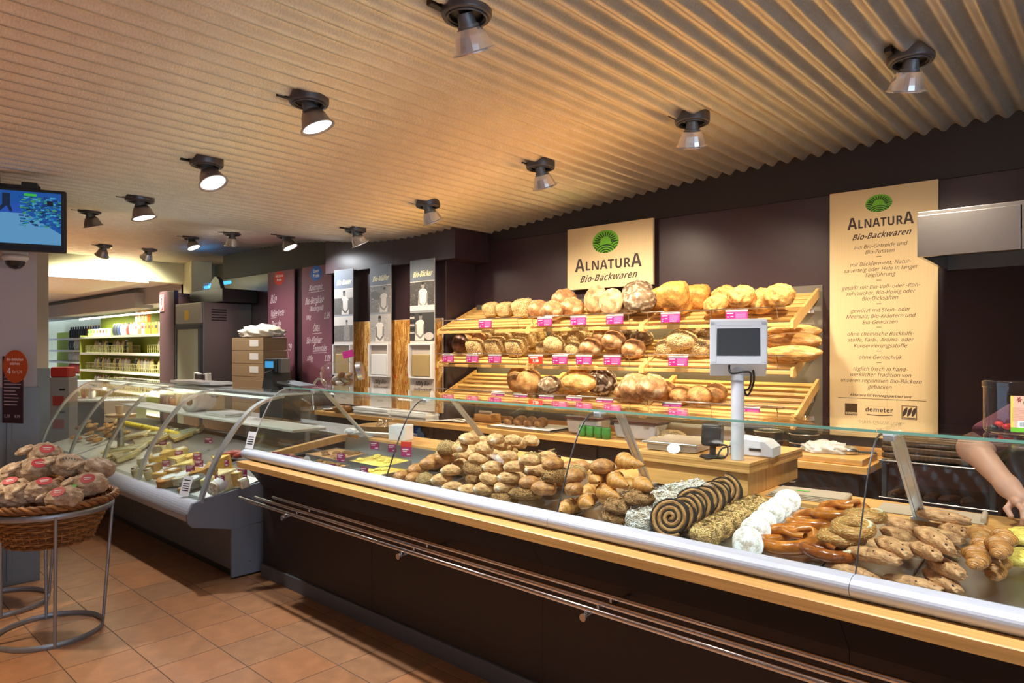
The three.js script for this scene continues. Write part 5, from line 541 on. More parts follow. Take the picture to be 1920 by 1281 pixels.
{ const t = bc('scoop', 'steel scoop with a dark handle on the cutting board', 'scoop', -1.08, 4.36, 0.5); t.position.y += 0.037; part('scoop_bowl', blob(0.06, 0.03, 0.045, null, 10, -0.6).translate(-0.06, 0.019, 0), M.steel, t); part('handle', box(0.11, 0.014, 0.02, 0.04, 0.012, 0, 0.005), M.darkPlastic, t); }
{ const t = bc('wooden_block', 'oak knife block beside the papers', 'block', -4.20, 4.52); part('block', box(0.2, 0.07, 0.14, 0, 0.036, 0, 0.006), M.beech, t); part('spiral_pad', rod([-0.08, 0.085, 0.02], [0.06, 0.085, 0.02], 0.014, 10), M.paper, t); }
{ const t = bc('bread_slicer', 'black glossy slicer arm behind the paper lined tray', 'slicer', -3.83, 4.53, 0.2); part('base', box(0.3, 0.03, 0.14, 0, 0.016, 0, 0.01), M.black, t); part('arm', blob(0.14, 0.05, 0.06, lump(0.1, 2, 2), 14, -2).rotateZ(0.25).translate(0.02, 0.09, 0), std([0.012, 0.012, 0.013], 0.15), t); part('lever', rod([0.08, 0.11, 0], [0.22, 0.13, 0.02], 0.008, 8), M.black, t); }
{ const t = bc('coffee_cup_saucer', 'white saucer at the left end of the back counter', 'saucer', -6.24, 4.24); part('saucer', lathe([[0, 0.004], [0.04, 0.004], [0.075, 0.018], [0.078, 0.02], [0.04, 0.01], [0, 0.008]], 24), M.white, t); }
{ const t = bc('bread_basket', 'small basket of nuts at the left end of the back counter', 'basket', -5.95, 4.205); part('basket', lathe([[0, 0.004], [0.08, 0.004], [0.11, 0.05], [0.115, 0.055], [0.10, 0.048], [0, 0.03]], 24), std([0.42, 0.26, 0.1], 0.7), t); for (let k = 0; k < 10; k++) part('nut', blob(0.02, 0.016, 0.02, lump(0.1, 2, k), 6, -2).translate(0.06 * Math.cos(k * 2), 0.055, 0.06 * Math.sin(k * 2)), BM.fruit, t); }
{ const t = thing('wicker_bowl', 'shallow brown bowl of cutlery on the steel worktop beside the counter end', 'basket', [-4.30, 0.9005, -3.17], 0.3); part('bowl', lathe([[0, 0.001], [0.11, 0.001], [0.16, 0.065], [0.165, 0.07], [0.15, 0.065], [0.1, 0.01], [0, 0.01]], 28), std([0.36, 0.22, 0.09], 0.7), t); for (let k = 0; k < 5; k++) part('cutlery', rod([rr(-0.08, 0.08), 0.05, rr(-0.06, 0.06)], [rr(-0.1, 0.1), 0.11, rr(-0.06, 0.06)], 0.005, 6), M.steel, t); }
// ---------------------------------------------------------------- right side: hood, tray rack
{ const t = thing('extractor_hood', 'stainless steel extractor hood at the right edge', 'hood', wp(-0.699, 2.01, 3.9), WA); part('front_panel', box(0.415, 0.205, 0.02, 0.2075, 0.1025, -0.01, 0.002), M.steel, t); part('front_panel', box(0.9, 0.205, 0.02, 0.87, 0.1025, -0.01, 0.002), M.steel, t); part('side_panel', box(0.02, 0.205, 0.76, 0.01, 0.1025, -0.4, 0.002), M.steel, t); part('inner_tray', [box(1.28, 0.02, 0.74, 0.66, 0.09, -0.4, 0.002), box(1.3, 0.1, 0.02, 0.66, 0.05, -0.77, 0)], M.greyMetal, t); part('top_panel', box(1.32, 0.02, 0.78, 0.66, 0.215, -0.4, 0.002), M.steel, t); }
{ const t = thing('oven_tower', 'tall steel oven edge at the right border of the picture', 'oven', wp(-0.255, 0, 4.0), WA); part('side_panel', box(0.03, 1.95, 0.68, 0.0, 0.975, -0.34, 0.004), M.steel, t); part('oven_body', box(0.75, 1.93, 0.64, 0.40, 0.965, -0.36, 0.006), M.steelBrushed, t); part('oven_door', box(0.6, 0.5, 0.03, 0.42, 1.35, -0.03, 0.01), M.black, t); part('door_handle', rod([0.15, 1.62, 0.02], [0.7, 1.62, 0.02], 0.012, 10), M.chrome, t); }
{ const t = thing('tray_rack', 'black rack with dark baking trays beneath the tall sign', 'rack', wp(-0.62, 0, 4.16), WA); for (const x of [-0.23, 0.23]) for (const z of [0.24, -0.24]) part('post', box(0.022, 0.985, 0.022, x, 0.4925, z, 0.002), M.darkPlastic, t); for (const y of [0.25, 0.45, 0.62, 0.78, 0.97]) { const s = part('tray', [box(0.5, 0.006, 0.52, 0, y, 0, 0.001), box(0.5, 0.014, 0.006, 0, y + 0.004, 0.26, 0.001)], std([0.03, 0.033, 0.042], 0.22, 0.3), t); part('steel_edge', rod([-0.25, y + 0.01, 0.264], [0.25, y + 0.01, 0.264], 0.004, 6), M.steel, s); }
  for (const [y, n] of [[0.78, 5], [0.62, 6]]) for (let k = 0; k < n; k++) { const r = thing('dark_pretzel_stick', `dark baked stick lying on the ${y > 0.7 ? 'upper' : 'lower'} tray of the black rack`, 'pastry', wp(-0.80 + k * 0.075, y + 0.0235, 4.0), WA + 1.2 + rr(-0.3, 0.3), `dark sticks on the ${y > 0.7 ? 'upper' : 'lower'} tray`); r.scale.setScalar(0.13); part('crumb', blob(0.5, 0.16, 0.18, lump(0.08, 2, k), 10, -0.9), BM.dark, r); } }
for (let k = 0; k < 3; k++) { const t = thing('wicker_tray', `brown wicker tray in the pile on the black rack, ${['lowest', 'middle', 'topmost'][k]}`, 'tray', wp(-0.62, 0.988 + k * 0.034, 4.16), WA, 'wicker trays piled on the black rack'); const wk = std([1, 1, 1], 0.6, 0, { map: dataTex(128, (u, v) => { const s = 0.55 + 0.4 * Math.abs(Math.sin(u * 40)) * Math.abs(Math.sin(v * 20 + Math.floor(u * 12.7) * 1.57)); return [0.42 * s, 0.27 * s, 0.12 * s]; }, [4, 8]) }); part('tray_floor', box(0.46, 0.008, 0.46, 0, 0.005, 0, 0.002), wk, t); part('rim', [box(0.48, 0.03, 0.02, 0, 0.017, 0.235, 0.008), box(0.48, 0.03, 0.02, 0, 0.017, -0.235, 0.008), box(0.02, 0.03, 0.48, 0.235, 0.017, 0, 0.008), box(0.02, 0.03, 0.48, -0.235, 0.017, 0, 0.008)], wk, t); }
const DELI = {
  wedge: [[-5.95,0.66,-2.221],[-5.407,0.638,-2.135],[-5.09,0.623,-2.116],[-4.63,0.652,-2.112],[-4.988,0.683,-2.232],[-5.634,0.648,-2.175],[-5.087,0.658,-2.212],[-6.236,0.674,-2.275],[-5.6,0.668,-2.252]],
  block: [[-5.432,0.592,-1.997],[-4.531,0.646,-2.167],[-4.448,0.634,-2.156],[-4.897,0.561,-1.934],[-4.846,0.611,-2.07],[-5.36,0.606,-2.05],[-5.727,0.604,-2.041],[-5.919,0.678,-2.328]],
  wheel: [[-5.123,0.6,-2.027],[-4.923,0.597,-2.017],[-5.186,0.582,-1.958],[-5.96,0.638,-2.174]],
  roll: [[-4.564,0.607,-2.034]],
  jar: [[-5.539,0.59,-1.948],[-5.741,0.584,-1.926],[-5.944,0.613,-2.038]],
  sausage: [[-5.28,0.706,-2.438],[-5.192,0.71,-2.452],[-5.301,0.726,-2.474],[-5.105,0.714,-2.466]],
  tag: [[-5.496,0.646,-2.051],[-5.365,0.693,-2.23],[-5.155,0.673,-2.155],[-5.095,0.641,-2.068],[-4.907,0.704,-2.234],[-4.564,0.645,-2.045],[-4.502,0.667,-2.172],[-5.753,0.758,-2.484],[-6.185,0.706,-2.282],[-5.652,0.686,-2.203]],
  slab: [[-6.751,0.632,-2.188],[-6.878,0.668,-2.33],[-6.839,0.693,-2.424],[-6.981,0.724,-2.547],[-6.582,0.601,-2.069],[-6.631,0.728,-2.56],[-6.658,0.756,-2.668],[-7.266,0.687,-2.403]],
  stick: [[-6.939,0.619,-2.137],[-6.729,0.62,-2.102],[-6.893,0.642,-2.189],[-6.571,0.624,-2.121],[-6.725,0.59,-2.028]],
  lemon: [[-8.3,0,-2.58],[-8.222,0,-2.58],[-8.144,0,-2.58],[-8.066,0,-2.58],[-7.988,0,-2.58],[-7.91,0,-2.58],[-7.832,0,-2.58],[-7.754,0,-2.58],[-7.676,0,-2.58],[-7.598,0,-2.58],[-7.52,0,-2.58],[-7.442,0,-2.58],[-7.364,0,-2.58],[-7.286,0,-2.58],[-7.208,0,-2.58],[-7.13,0,-2.58],[-7.052,0,-2.58],[-6.974,0,-2.58],[-6.896,0,-2.58],[-6.818,0,-2.58],[-6.74,0,-2.58],[-6.662,0,-2.58]],
  pastry: [[-8.184,0.0,-2.461],[-8.051,0.0,-2.441],[-8.325,0.0,-2.347],[-7.618,0.0,-2.196],[-7.745,0.0,-2.416],[-7.935,0.0,-2.395],[-8.202,0.0,-2.148],[-8.123,0.0,-2.262],[-7.773,0.0,-2.175],[-7.877,0.0,-2.245],[-7.552,0.0,-2.426],[-8.039,0.0,-2.142],[-7.69,0.0,-2.311],[-8.358,0.0,-2.487],[-7.887,0.05,-2.312],[-7.662,0.05,-2.286],[-8.265,0.05,-2.34],[-8.371,0.05,-2.236],[-7.693,0.05,-2.401],[-7.578,0.05,-2.399],[-8.285,0.1,-2.283],[-7.645,0.1,-2.307],[-8.02,0.1,-2.231],[-7.735,0.1,-2.405]],
};

// ---------------------------------------------------------------- cheese and delicacies in the curved counter
{
  const slope = 0.2535, rind = [[0.80, 0.62, 0.26], [0.84, 0.72, 0.42], [0.78, 0.55, 0.20], [0.86, 0.78, 0.55], [0.62, 0.44, 0.22]].map((c, i) => crust(c, [[12, 0.2, c.map(q => q * 0.9), 0.2]], 40 + i, 0.55, crustBump, 0.001));
  const pale = crust([0.88, 0.84, 0.72], [[8, 0.1, [0.8, 0.74, 0.6], 0.2]], 46, 0.6, crustBump, 0.001), grey = crust([0.40, 0.38, 0.34], [[20, 0.1, [0.6, 0.56, 0.5], 0.2]], 47);
  const wedgeG = (a, r, h) => { const s = new THREE.Shape(); s.moveTo(0, 0); for (let k = 0; k <= 8; k++) s.lineTo(r * Math.cos(a * (k / 8 - 0.5)), r * Math.sin(a * (k / 8 - 0.5))); s.lineTo(0, 0); const g = new THREE.ExtrudeGeometry(s, { depth: h, bevelEnabled: true, bevelSize: 0.003, bevelThickness: 0.003, bevelSegments: 1 }); g.rotateX(-Math.PI / 2); g.translate(-r / 2, -h / 2, 0); return g; };
  const deliPut = (name, label, cat, p, turn, group, lift = 0) => { const t = thing(name, label, cat, p, 0, group); t.rotation.set(slope, turn, 0, 'XYZ'); t.position.y = 0.545 + (p[2] + 1.93) * -0.2585 + 0.011 + lift; return t; };
  const WL = ['yellow cheese wedge behind the middle rib', 'beige cheese wedge with its cut face to the front', 'pale cheese wedge with the magenta tag stuck in it', 'tall yellow wedge close to the counter end', 'slim pale wedge at the right rib', 'golden wedge beside the purple tags', 'cream wedge between tags in the middle', 'yellow wedge further back near the middle rib', 'light wedge under the crossing reflections'];
  DELI.wedge.forEach((p, i) => { const h = [0.07, 0.06, 0.06, 0.11, 0.12, 0.07, 0.06, 0.07, 0.06][i], t = deliPut('cheese_wedge', WL[i], 'cheese', p, rr(-0.4, 1.2), 'cheese wedges in the counter', h / 2 + 0.006); part('rind', wedgeG(0.75, 0.16, h), rind[i % 4], t); part('cut_face', box(0.13, h * 0.8, 0.002, 0, 0, 0.0, 0).rotateY(-0.375).translate(-0.01, 0, 0.034), pale, t); });
  const BL = ['orange cheese block at the front left', 'upright yellow block at the counter end', 'small white cheese at the counter end', 'small yellow piece at the front glass', 'cream block before the wedges', 'reddish cheese block in the front row', 'brown cheese block behind the jars', 'pale block in the back row'];
  DELI.block.forEach((p, i) => { const [w, h, d] = [[0.14, 0.05, 0.08], [0.07, 0.1, 0.08], [0.07, 0.06, 0.06], [0.06, 0.03, 0.05], [0.12, 0.05, 0.08], [0.12, 0.06, 0.08], [0.1, 0.06, 0.08], [0.12, 0.06, 0.09]][i], t = deliPut('cheese_block', BL[i], 'cheese', p, rr(-0.3, 0.5), 'cheese blocks in the counter', h / 2 + 0.004); part('block', box(w, h, d, 0, 0, 0, 0.008), [rind[2], rind[1], pale, rind[0], rind[3], rind[4], rind[4], rind[1]][i], t); part('label_strip', box(w * 0.5, 0.001, d * 0.6, 0, h / 2, 0, 0), M.paper, t); });
  const HL = ['halved white cheese wheel in the front row', 'dark grey ash cheese wheel beside the white one', 'brown rinded wheel in the front row', 'round yellow wheel behind the middle rib'];
  DELI.wheel.forEach((p, i) => { const t = deliPut('round_cheese', HL[i], 'cheese', p, 0, undefined, 0.034); part('rind', lathe([[0, -0.03], [0.082, -0.03], [0.088, -0.02], [0.088, 0.02], [0.082, 0.03], [0, 0.03]], 32), [pale, grey, rind[4], rind[0]][i], t); part('top_paper', cyl(0.05, 0.05, 0.001, 0, 0.0305, 0, 24), M.paper, t); });
  DELI.roll.forEach(p => { const t = deliPut('goat_cheese_roll', 'white goat cheese roll lying at the right front of the counter', 'cheese', p, 0.5, undefined, 0.052); part('roll', cyl(0.045, 0.045, 0.13, 0, 0, 0, 28).rotateX(Math.PI / 2), pale, t); part('wrapper', cyl(0.0465, 0.0465, 0.085, 0, 0, 0, 28).rotateX(Math.PI / 2), M.white, t); });
  DELI.jar.forEach((p, i) => { const t = deliPut('preserve_jar', ['preserve jar right of the middle rib', 'preserve jar left of the middle rib', 'preserve jar behind the other two'][i], 'jar', p, 0, 'preserve jars by the middle rib', 0.004); part('jar_glass', lathe([[0, 0], [0.032, 0], [0.034, 0.01], [0.034, 0.06], [0.026, 0.07], [0, 0.07]], 20), phys([0.75, 0.7, 0.5], 0.08, { transmission: 0.7, thickness: 0 }), t); part('contents', cyl(0.029, 0.029, 0.05, 0, 0.03, 0, 18), std([0.5, 0.42, 0.16], 0.5), t); part('lid', cyl(0.028, 0.028, 0.012, 0, 0.077, 0, 20), M.steel, t); });
  DELI.sausage.forEach((p, i) => { const t = deliPut('dried_sausage', `red dried sausage in the back right corner, ${ORDN[i]} of four`, 'sausage', p, 0.4 + 0.2 * i, 'dried sausages', 0.03 + 0.012 * (i % 2)); part('sausage', blob(0.075, 0.024, 0.024, lump(0.05, 3, i), 14, -2), std([0.23, 0.035, 0.02], 0.35), t); part('end_string', cyl(0.006, 0.004, 0.02, 0, 0, 0, 8).rotateZ(Math.PI / 2).translate(0.08, 0, 0), M.paper, t); });
  const purple = std([0.34, 0.03, 0.12], 0.35), txt = std([0.85, 0.78, 0.8], 0.5), cg = box(0.07, 0.05, 0.002, 0, 0.085, 0, 0.0005), bars = join([box(0.05, 0.005, 0.0008, -0.004, 0.1, 0.0013, 0), box(0.036, 0.004, 0.0008, -0.008, 0.09, 0.0013, 0), box(0.022, 0.008, 0.0008, 0.016, 0.072, 0.0013, 0)]), st = join([rod([0, 0, -0.002], [0, 0.07, -0.002], 0.002, 6), cyl(0.012, 0.014, 0.005, 0, 0.0025, -0.002, 12)]);
  DELI.tag.forEach((p, i) => { const t = deliPut('cheese_price_tag', `magenta price tag among the cheeses, ${['front left group', 'back middle', 'large one in the middle', 'next to the white wheel', 'by the right rib', 'above the goat cheese roll', 'on the block at the counter end', 'highest one far back', 'far back left', 'between the yellow wedges'][i]}`, 'price tag', p, 0.6, 'price tags in the cheese counter', 0.002); t.rotation.x = 0; part('card', cg, purple, t); part('text', bars, txt, t); part('stand', st, M.clearPlastic, t); });
  DELI.slab.forEach((p, i) => { const t = deliPut('cheese_slab', `large flat pale cheese slab in the left part, ${ORDN[i]} from the glass`, 'cheese', p, rr(0, 1.4), 'flat cheese slabs', 0.018); part('slab', wedgeG(0.6, 0.3, 0.024), [pale, rind[3], rind[1]][i % 3], t); part('foil', wedgeG(0.56, 0.27, 0.002).translate(-0.01, 0.019, 0), phys([0.9, 0.95, 0.85], 0.1, { transmission: 0.7, thickness: 0 }), t); });
  DELI.stick.forEach((p, i) => { const t = deliPut('cheese_stick_pack', `narrow pack of cheese sticks near the left rib, ${ORDN[i]} from the left`, 'cheese', p, 0.9 + 0.15 * i, 'packs of cheese sticks', 0.018); for (let k = 0; k < 3; k++) part('stick', box(0.22, 0.02, 0.022, 0, 0, -0.026 + 0.026 * k, 0.003), rind[3], t); });
  const lemon = std([0.80, 0.62, 0.03], 0.4), lg = blob(0.034, 0.028, 0.028, v => 1 + 0.25 * Math.pow(Math.abs(v.x), 8), 10, -2);
  DELI.lemon.forEach(p => { const t = deliPut('lemon', 'small yellow lemon in the long garnish row', 'lemon', p, rr(-0.4, 0.4), 'lemons in the garnish row', 0.031); part('peel', lg, lemon, t); });
  DELI.pastry.forEach((p, i) => { const t = deliPut('filled_pastry', 'small golden filled pastry piled at the far end of the counter', 'pastry', p, rr(0, 3), 'small pastries at the far end', 0.022 + p[1]); t.scale.setScalar(rr(0.10, 0.118)); part('pastry', blob(0.5, 0.2, 0.3, lump(0.1, 3, i % 4), 10, -0.7), [BM.white, BM.baguette, BM.fruit][i % 3], t); });
  { const t = thing('notice_card', 'white notice card on the cheese counter glass at its right end', 'sign', [-4.72, 0.572, -1.872], 0.3); part('card', box(0.09, 0.13, 0.002, 0, 0.06, 0, 0.0006).rotateX(-0.32), M.paper, t); part('text', [0.03, 0.045, 0.06, 0.075, 0.1].map(y => box(0.06, 0.006, 0.0006, 0, y, 0.0015, 0)).map(g => g.rotateX(-0.32)), M.black, t); }
  { const t = thing('cake_stand', 'round wooden stand rising from the far counter section', 'stand', [-6.98, 0, -2.2]); part('board', cyl(0.13, 0.12, 0.022, 0, 0.935, 0, 32), M.beech, t); part('foot', [cyl(0.03, 0.03, 0.30, 0, 0.775, 0, 16), cyl(0.09, 0.09, 0.012, 0, 0.64, 0, 24)], M.steel, t); }
  { const t = thing('paper_cup', 'small pale paper cup on the round wooden stand', 'cup', [-7.02, 0.947, -2.2]); part('cup', lathe([[0, 0.002], [0.027, 0.002], [0.035, 0.075], [0.036, 0.078], [0.033, 0.074], [0.025, 0.006], [0, 0.006]], 24), std([0.72, 0.58, 0.42], 0.7), t); }
  { const t = thing('cake_dome', 'clear cake dome with a metal handle on the steel worktop', 'dome', [-8.05, 0.901, -3.165]); part('dome', lathe([[0.15, 0.0], [0.15, 0.09], [0.13, 0.16], [0.08, 0.2], [0.0, 0.215]], 32), M.clearPlastic, t); part('handle', [rod([0, 0.215, 0], [-0.01, 0.26, 0.01], 0.005, 8), blob(0.014, 0.012, 0.014, null, 8, -2).translate(-0.012, 0.265, 0.012)], M.steel, t); part('cake', lathe([[0, 0.002], [0.11, 0.002], [0.11, 0.08], [0, 0.085]], 24), BM.fruit, t); part('base_ring', new THREE.TorusGeometry(0.15, 0.006, 6, 32).rotateX(Math.PI / 2).translate(0, 0.006, 0), M.chrome, t); }
  // on top and behind
  { const t = thing('white_cloth', 'folded white cloth lying on top of the cheese counter', 'cloth', [-6.15, 1.238, -2.585], 0.05); const g = new THREE.BoxGeometry(0.75, 0.022, 0.2, 20, 1, 8), p = g.attributes.position; for (let i = 0; i < p.count; i++) p.setY(i, p.getY(i) + 0.02 + 0.008 * fbm(p.getX(i) * 8, 1, p.getZ(i) * 14)); g.computeVertexNormals(); part('cloth', g, M.paper, t); }
  { const t = thing('wrapping_roll', 'large white roll of wrapping paper with a dark core', 'roll', [-6.85, 0.9405, -2.86], 0.55); part('roll', lathe([[0.038, -0.14], [0.1, -0.14], [0.1, 0.14], [0.038, 0.14]], 36).rotateX(Math.PI / 2).translate(0, 0.1, 0), M.white, t); part('core', lathe([[0.037, -0.135], [0.037, 0.135], [0.03, 0.135], [0.03, -0.135]], 24).rotateX(Math.PI / 2).translate(0, 0.1, 0), kraft, t); }
  { const t = thing('knife_board', 'white cutting boards stacked under the paper roll', 'board', [-6.2, 0.9405, -2.85]); for (let k = 0; k < 2; k++) part('board', box(0.42 - 0.04 * k, 0.014, 0.24, 0.02 * k, 0.008 + k * 0.0155, 0, 0.003), M.white, t); }
  { const t = thing('carton', 'open cardboard carton with dark packets behind the cheese counter', 'carton', [-7.55, 0.9005, -3.17], 0.05); part('carton_wall', [box(0.52, 0.32, 0.006, 0, 0.16, 0.14, 0.001), box(0.52, 0.28, 0.006, 0, 0.14, -0.14, 0.001), box(0.006, 0.3, 0.28, 0.26, 0.15, 0, 0.001), box(0.006, 0.3, 0.28, -0.26, 0.15, 0, 0.001), box(0.52, 0.006, 0.28, 0, 0.003, 0, 0)], std([0.58, 0.47, 0.28], 0.8), t); for (let k = 0; k < 7; k++) part('packet', box(0.1, 0.2, 0.05, -0.18 + k * 0.06, 0.27, rr(-0.05, 0.05), 0.008).rotateZ(0.04 * (k - 3)), k % 3 ? std([0.05, 0.035, 0.045], 0.3) : M.paper, t); }
  { const t = thing('deli_scale', 'dark shop scale with a blue display behind the cheese counter', 'scale', [-5.85, 0.9005, -3.17], 0.2); part('body', extrude([[-0.13, 0], [-0.12, 0.2], [-0.06, 0.42], [0.02, 0.44], [0.06, 0.30], [0.16, 0.26], [0.17, 0]], 0.2, 0.01).translate(0, 0.011, -0.1), M.darkPlastic, t); part('head', box(0.17, 0.13, 0.10, -0.02, 0.50, 0.03, 0.012), M.darkPlastic, t); part('display_screen', box(0.11, 0.06, 0.004, -0.03, 0.51, 0.083, 0.001), new THREE.MeshStandardMaterial({ color: 0x1060a0, emissive: new THREE.Color(0.08, 0.42, 0.8), emissiveIntensity: 0.9 }), t, 'lit blue display'); part('side_panel', [box(0.05, 0.13, 0.1, 0.095, 0.5, 0.02, 0.006)], M.greyMetal, t); part('keyboard', [box(0.3, 0.02, 0.2, 0.22, 0.365, 0.02, 0.006).rotateZ(-0.12)], M.greyMetal, t); part('red_badge', cyl(0.012, 0.012, 0.003, -0.09, 0.36, 0, 12).rotateX(0).translate(0, 0, 0.112), M.red, t); }
  { const t = thing('water_tap', 'curved chrome water tap over the staff sink', 'tap', [-6.55, 0.9, -3.95], 0.6); part('spout', tube([[0, 0, 0], [0, 0.25, 0], [0.06, 0.33, 0.02], [0.16, 0.3, 0.05], [0.18, 0.2, 0.06]], 0.014, 40, 10), M.chrome, t); part('lever', rod([-0.03, 0.06, 0], [-0.12, 0.12, 0.02], 0.01, 8), M.chrome, t); part('base', cyl(0.03, 0.034, 0.04, 0, 0.02, 0, 20), M.chrome, t); }
  { const t = thing('sink_unit', 'steel sink unit left of the back counter', 'sink', wp(-6.79, 0, 4.38), WA); part('cabinet', box(0.78, 0.86, 0.56, 0, 0.43, 0, 0.004), M.steelBrushed, t); part('rim', [box(0.8, 0.03, 0.06, 0, 0.875, 0.27, 0.004), box(0.8, 0.03, 0.06, 0, 0.875, -0.27, 0.004), box(0.06, 0.03, 0.5, 0.37, 0.875, 0, 0.004), box(0.3, 0.03, 0.5, -0.25, 0.875, 0, 0.004)], M.steel, t); }
}
// ---------------------------------------------------------------- refrigerator corner
{
  const t = thing('refrigerator', 'tall stainless steel refrigerator with a glass door and yellow label', 'refrigerator', wp(-9.122, 0, 4.35), WA), fs = std([0.30, 0.285, 0.27], 0.36, 0.85);
  part('body', box(0.756, 2.06, 0.66, 0, 1.13, -0.02, 0.006), fs, t); part('feet', [[-0.33, 0.28], [0.33, 0.28], [-0.33, -0.28], [0.33, -0.28]].map(([x, z]) => cyl(0.02, 0.02, 0.1, x, 0.05, z, 12)), M.black, t);
  const hd = part('control_panel', box(0.75, 0.27, 0.03, 0, 2.02, 0.325, 0.006), std([0.42, 0.40, 0.37], 0.35, 0.8), t); part('yellow_label', box(0.13, 0.13, 0.002, -0.03, 2.0, 0.3415, 0.0005), std([0.75, 0.55, 0.03], 0.5), hd);
  const d = part('door', [box(0.75, 0.06, 0.04, 0, 1.845, 0.33, 0.004), box(0.75, 0.06, 0.04, 0, 0.15, 0.33, 0.004), box(0.06, 1.7, 0.04, 0.345, 1.0, 0.33, 0.004), box(0.06, 1.7, 0.04, -0.345, 1.0, 0.33, 0.004)], M.darkPlastic, t); part('door_glass', box(0.64, 1.64, 0.01, 0, 1.0, 0.335, 0.001), phys([0.60, 0.66, 0.55], 0.12, { transmission: 0.35, thickness: 0 }), d);
  for (let k = 0; k < 5; k++) part('vent_slot', box(0.003, 0.016, 0.2, 0.3785, 1.93 + k * 0.034, 0.1, 0), M.black, t);
}
structure('wall_partition', [wbox(-9.98, -9.515, 0, 2.35, 4.0, 4.06, 0.003), wbox(-9.98, -9.94, 0, 2.35, 4.06, 4.6, 0)], std([0.085, 0.045, 0.055], 0.45), 'aubergine partition left of the refrigerator');
{ const t = thing('fire_hose_sign', 'small red fire hose sign on the aubergine partition', 'sign', wp(-9.89, 2.19, 3.995), WA); part('plate', box(0.14, 0.24, 0.006, 0, 0, 0, 0.002), M.red, t); part('white_frame', [box(0.13, 0.008, 0.002, 0, 0.11, 0.004, 0), box(0.13, 0.008, 0.002, 0, -0.11, 0.004, 0), box(0.008, 0.22, 0.002, 0.06, 0, 0.004, 0), box(0.008, 0.22, 0.002, -0.06, 0, 0.004, 0)], M.paper, t); part('hose_symbol', tube([[-0.03, 0.06, 0.005], [0.03, 0.08, 0.005], [0.035, -0.02, 0.005], [0.0, -0.085, 0.005], [-0.03, -0.02, 0.005], [-0.02, 0.05, 0.005]], 0.006, 30, 6), M.paper, t); }
{ const t = thing('black_cabinet_top', 'black box filling the gap above the refrigerator', 'box', wp(-9.02, 2.166, 4.44), WA); part('body', box(0.94, 0.17, 0.48, 0, 0.086, 0, 0.003), M.black, t); }
{ const t = thing('insect_lamp', 'insect trap glowing blue on top of the black box', 'lamp', wp(-9.05, 2.338, 4.38), WA); part('housing', extrude([[-0.16, 0], [-0.1, 0.12], [-0.03, 0.17], [0.03, 0.17], [0.1, 0.12], [0.16, 0]], 0.05, 0.003).translate(0.16, 0.003, 0.06), M.darkPlastic, t); const bl = new THREE.MeshStandardMaterial({ color: 0x4090ff, emissive: new THREE.Color(0.06, 0.42, 1.0), emissiveIntensity: 2.2 }); part('lamp_tube', [rod([-0.26, 0.06, 0.05], [-0.02, 0.06, 0.05], 0.022, 12), rod([-0.26, 0.1, -0.02], [0.3, 0.1, -0.02], 0.022, 12)], bl, t, 'glowing blue tube'); part('grid', [...Array(7)].map((_, k) => rod([-0.28 + k * 0.045, 0.0, 0.085], [-0.28 + k * 0.045, 0.12, 0.06], 0.003, 5)), M.steel, t); const l = new THREE.PointLight(new THREE.Color(0.08, 0.4, 1), 0.09, 0, 2); l.position.set(...wp(-9.1, 2.40, 4.3)); l.castShadow = true; scene.add(l); }
for (let k = 0; k < 11; k++) { const t = thing('cardboard_box', k === 10 ? 'topmost cardboard box of the tall stack beside the refrigerator' : `cardboard box of the tall stack, ${['lowest', 'second', 'third', 'fourth', 'fifth', 'sixth', 'seventh', 'eighth', 'ninth', 'tenth'][k]} from the floor`, 'carton', wp(-7.6, k * 0.1535, 4.18), WA, 'cardboard boxes stacked beside the refrigerator'); part('carton', box(0.73, 0.15, 0.3, 0, 0.0755, 0, 0.004), std([0.33, 0.22, 0.115], 0.8), t); part('lid_seam', box(0.731, 0.004, 0.301, 0, 0.118, 0, 0), kraft, t); if (k > 7) part('white_label', box(0.2, 0.075, 0.002, 0.16, 0.085, 0.1512, 0), M.paper, t); }
{ const t = thing('crumpled_bag', 'crumpled white plastic sack on top of the cardboard stack', 'bag', wp(-7.58, 1.69, 4.2), WA); part('sack', blob(0.40, 0.1, 0.17, lump(0.28, 2.6, 4), 26, -0.45).translate(0, 0.048, 0), std([0.66, 0.62, 0.54], 0.6), t); }
// ---------------------------------------------------------------- pillar with screen and signs
structure('wall_pillar', box(0.5, 2.75, 0.66, -5.70, 1.375, -0.876, 0.002), std([0.46, 0.42, 0.44], 0.7), 'pale lilac pillar at the left edge');
{ const t = structGroup('trim_3', 'grey metal cladding round the foot of the pillar'); part('cladding', [box(0.53, 1.3, 0.69, -5.70, 0.65, -0.876, 0.004)], M.greyMetal, t); for (const z of [-0.95, -1.05]) part('cladding_rib', box(0.012, 1.25, 0.03, -5.43, 0.66, z, 0.004), M.greyMetal, t); }
structure('wall_far_column', [box(0.4, 2.9, 0.6, -8.72, 1.45, -1.69, 0.002)], std([0.55, 0.47, 0.37], 0.75), 'cream column behind the pillar');
{ const t = structGroup('trim_4', 'grey cladding on the far column'); part('cladding', box(0.42, 1.35, 0.62, -8.72, 0.675, -1.69, 0.003), M.greyMetal, t); }
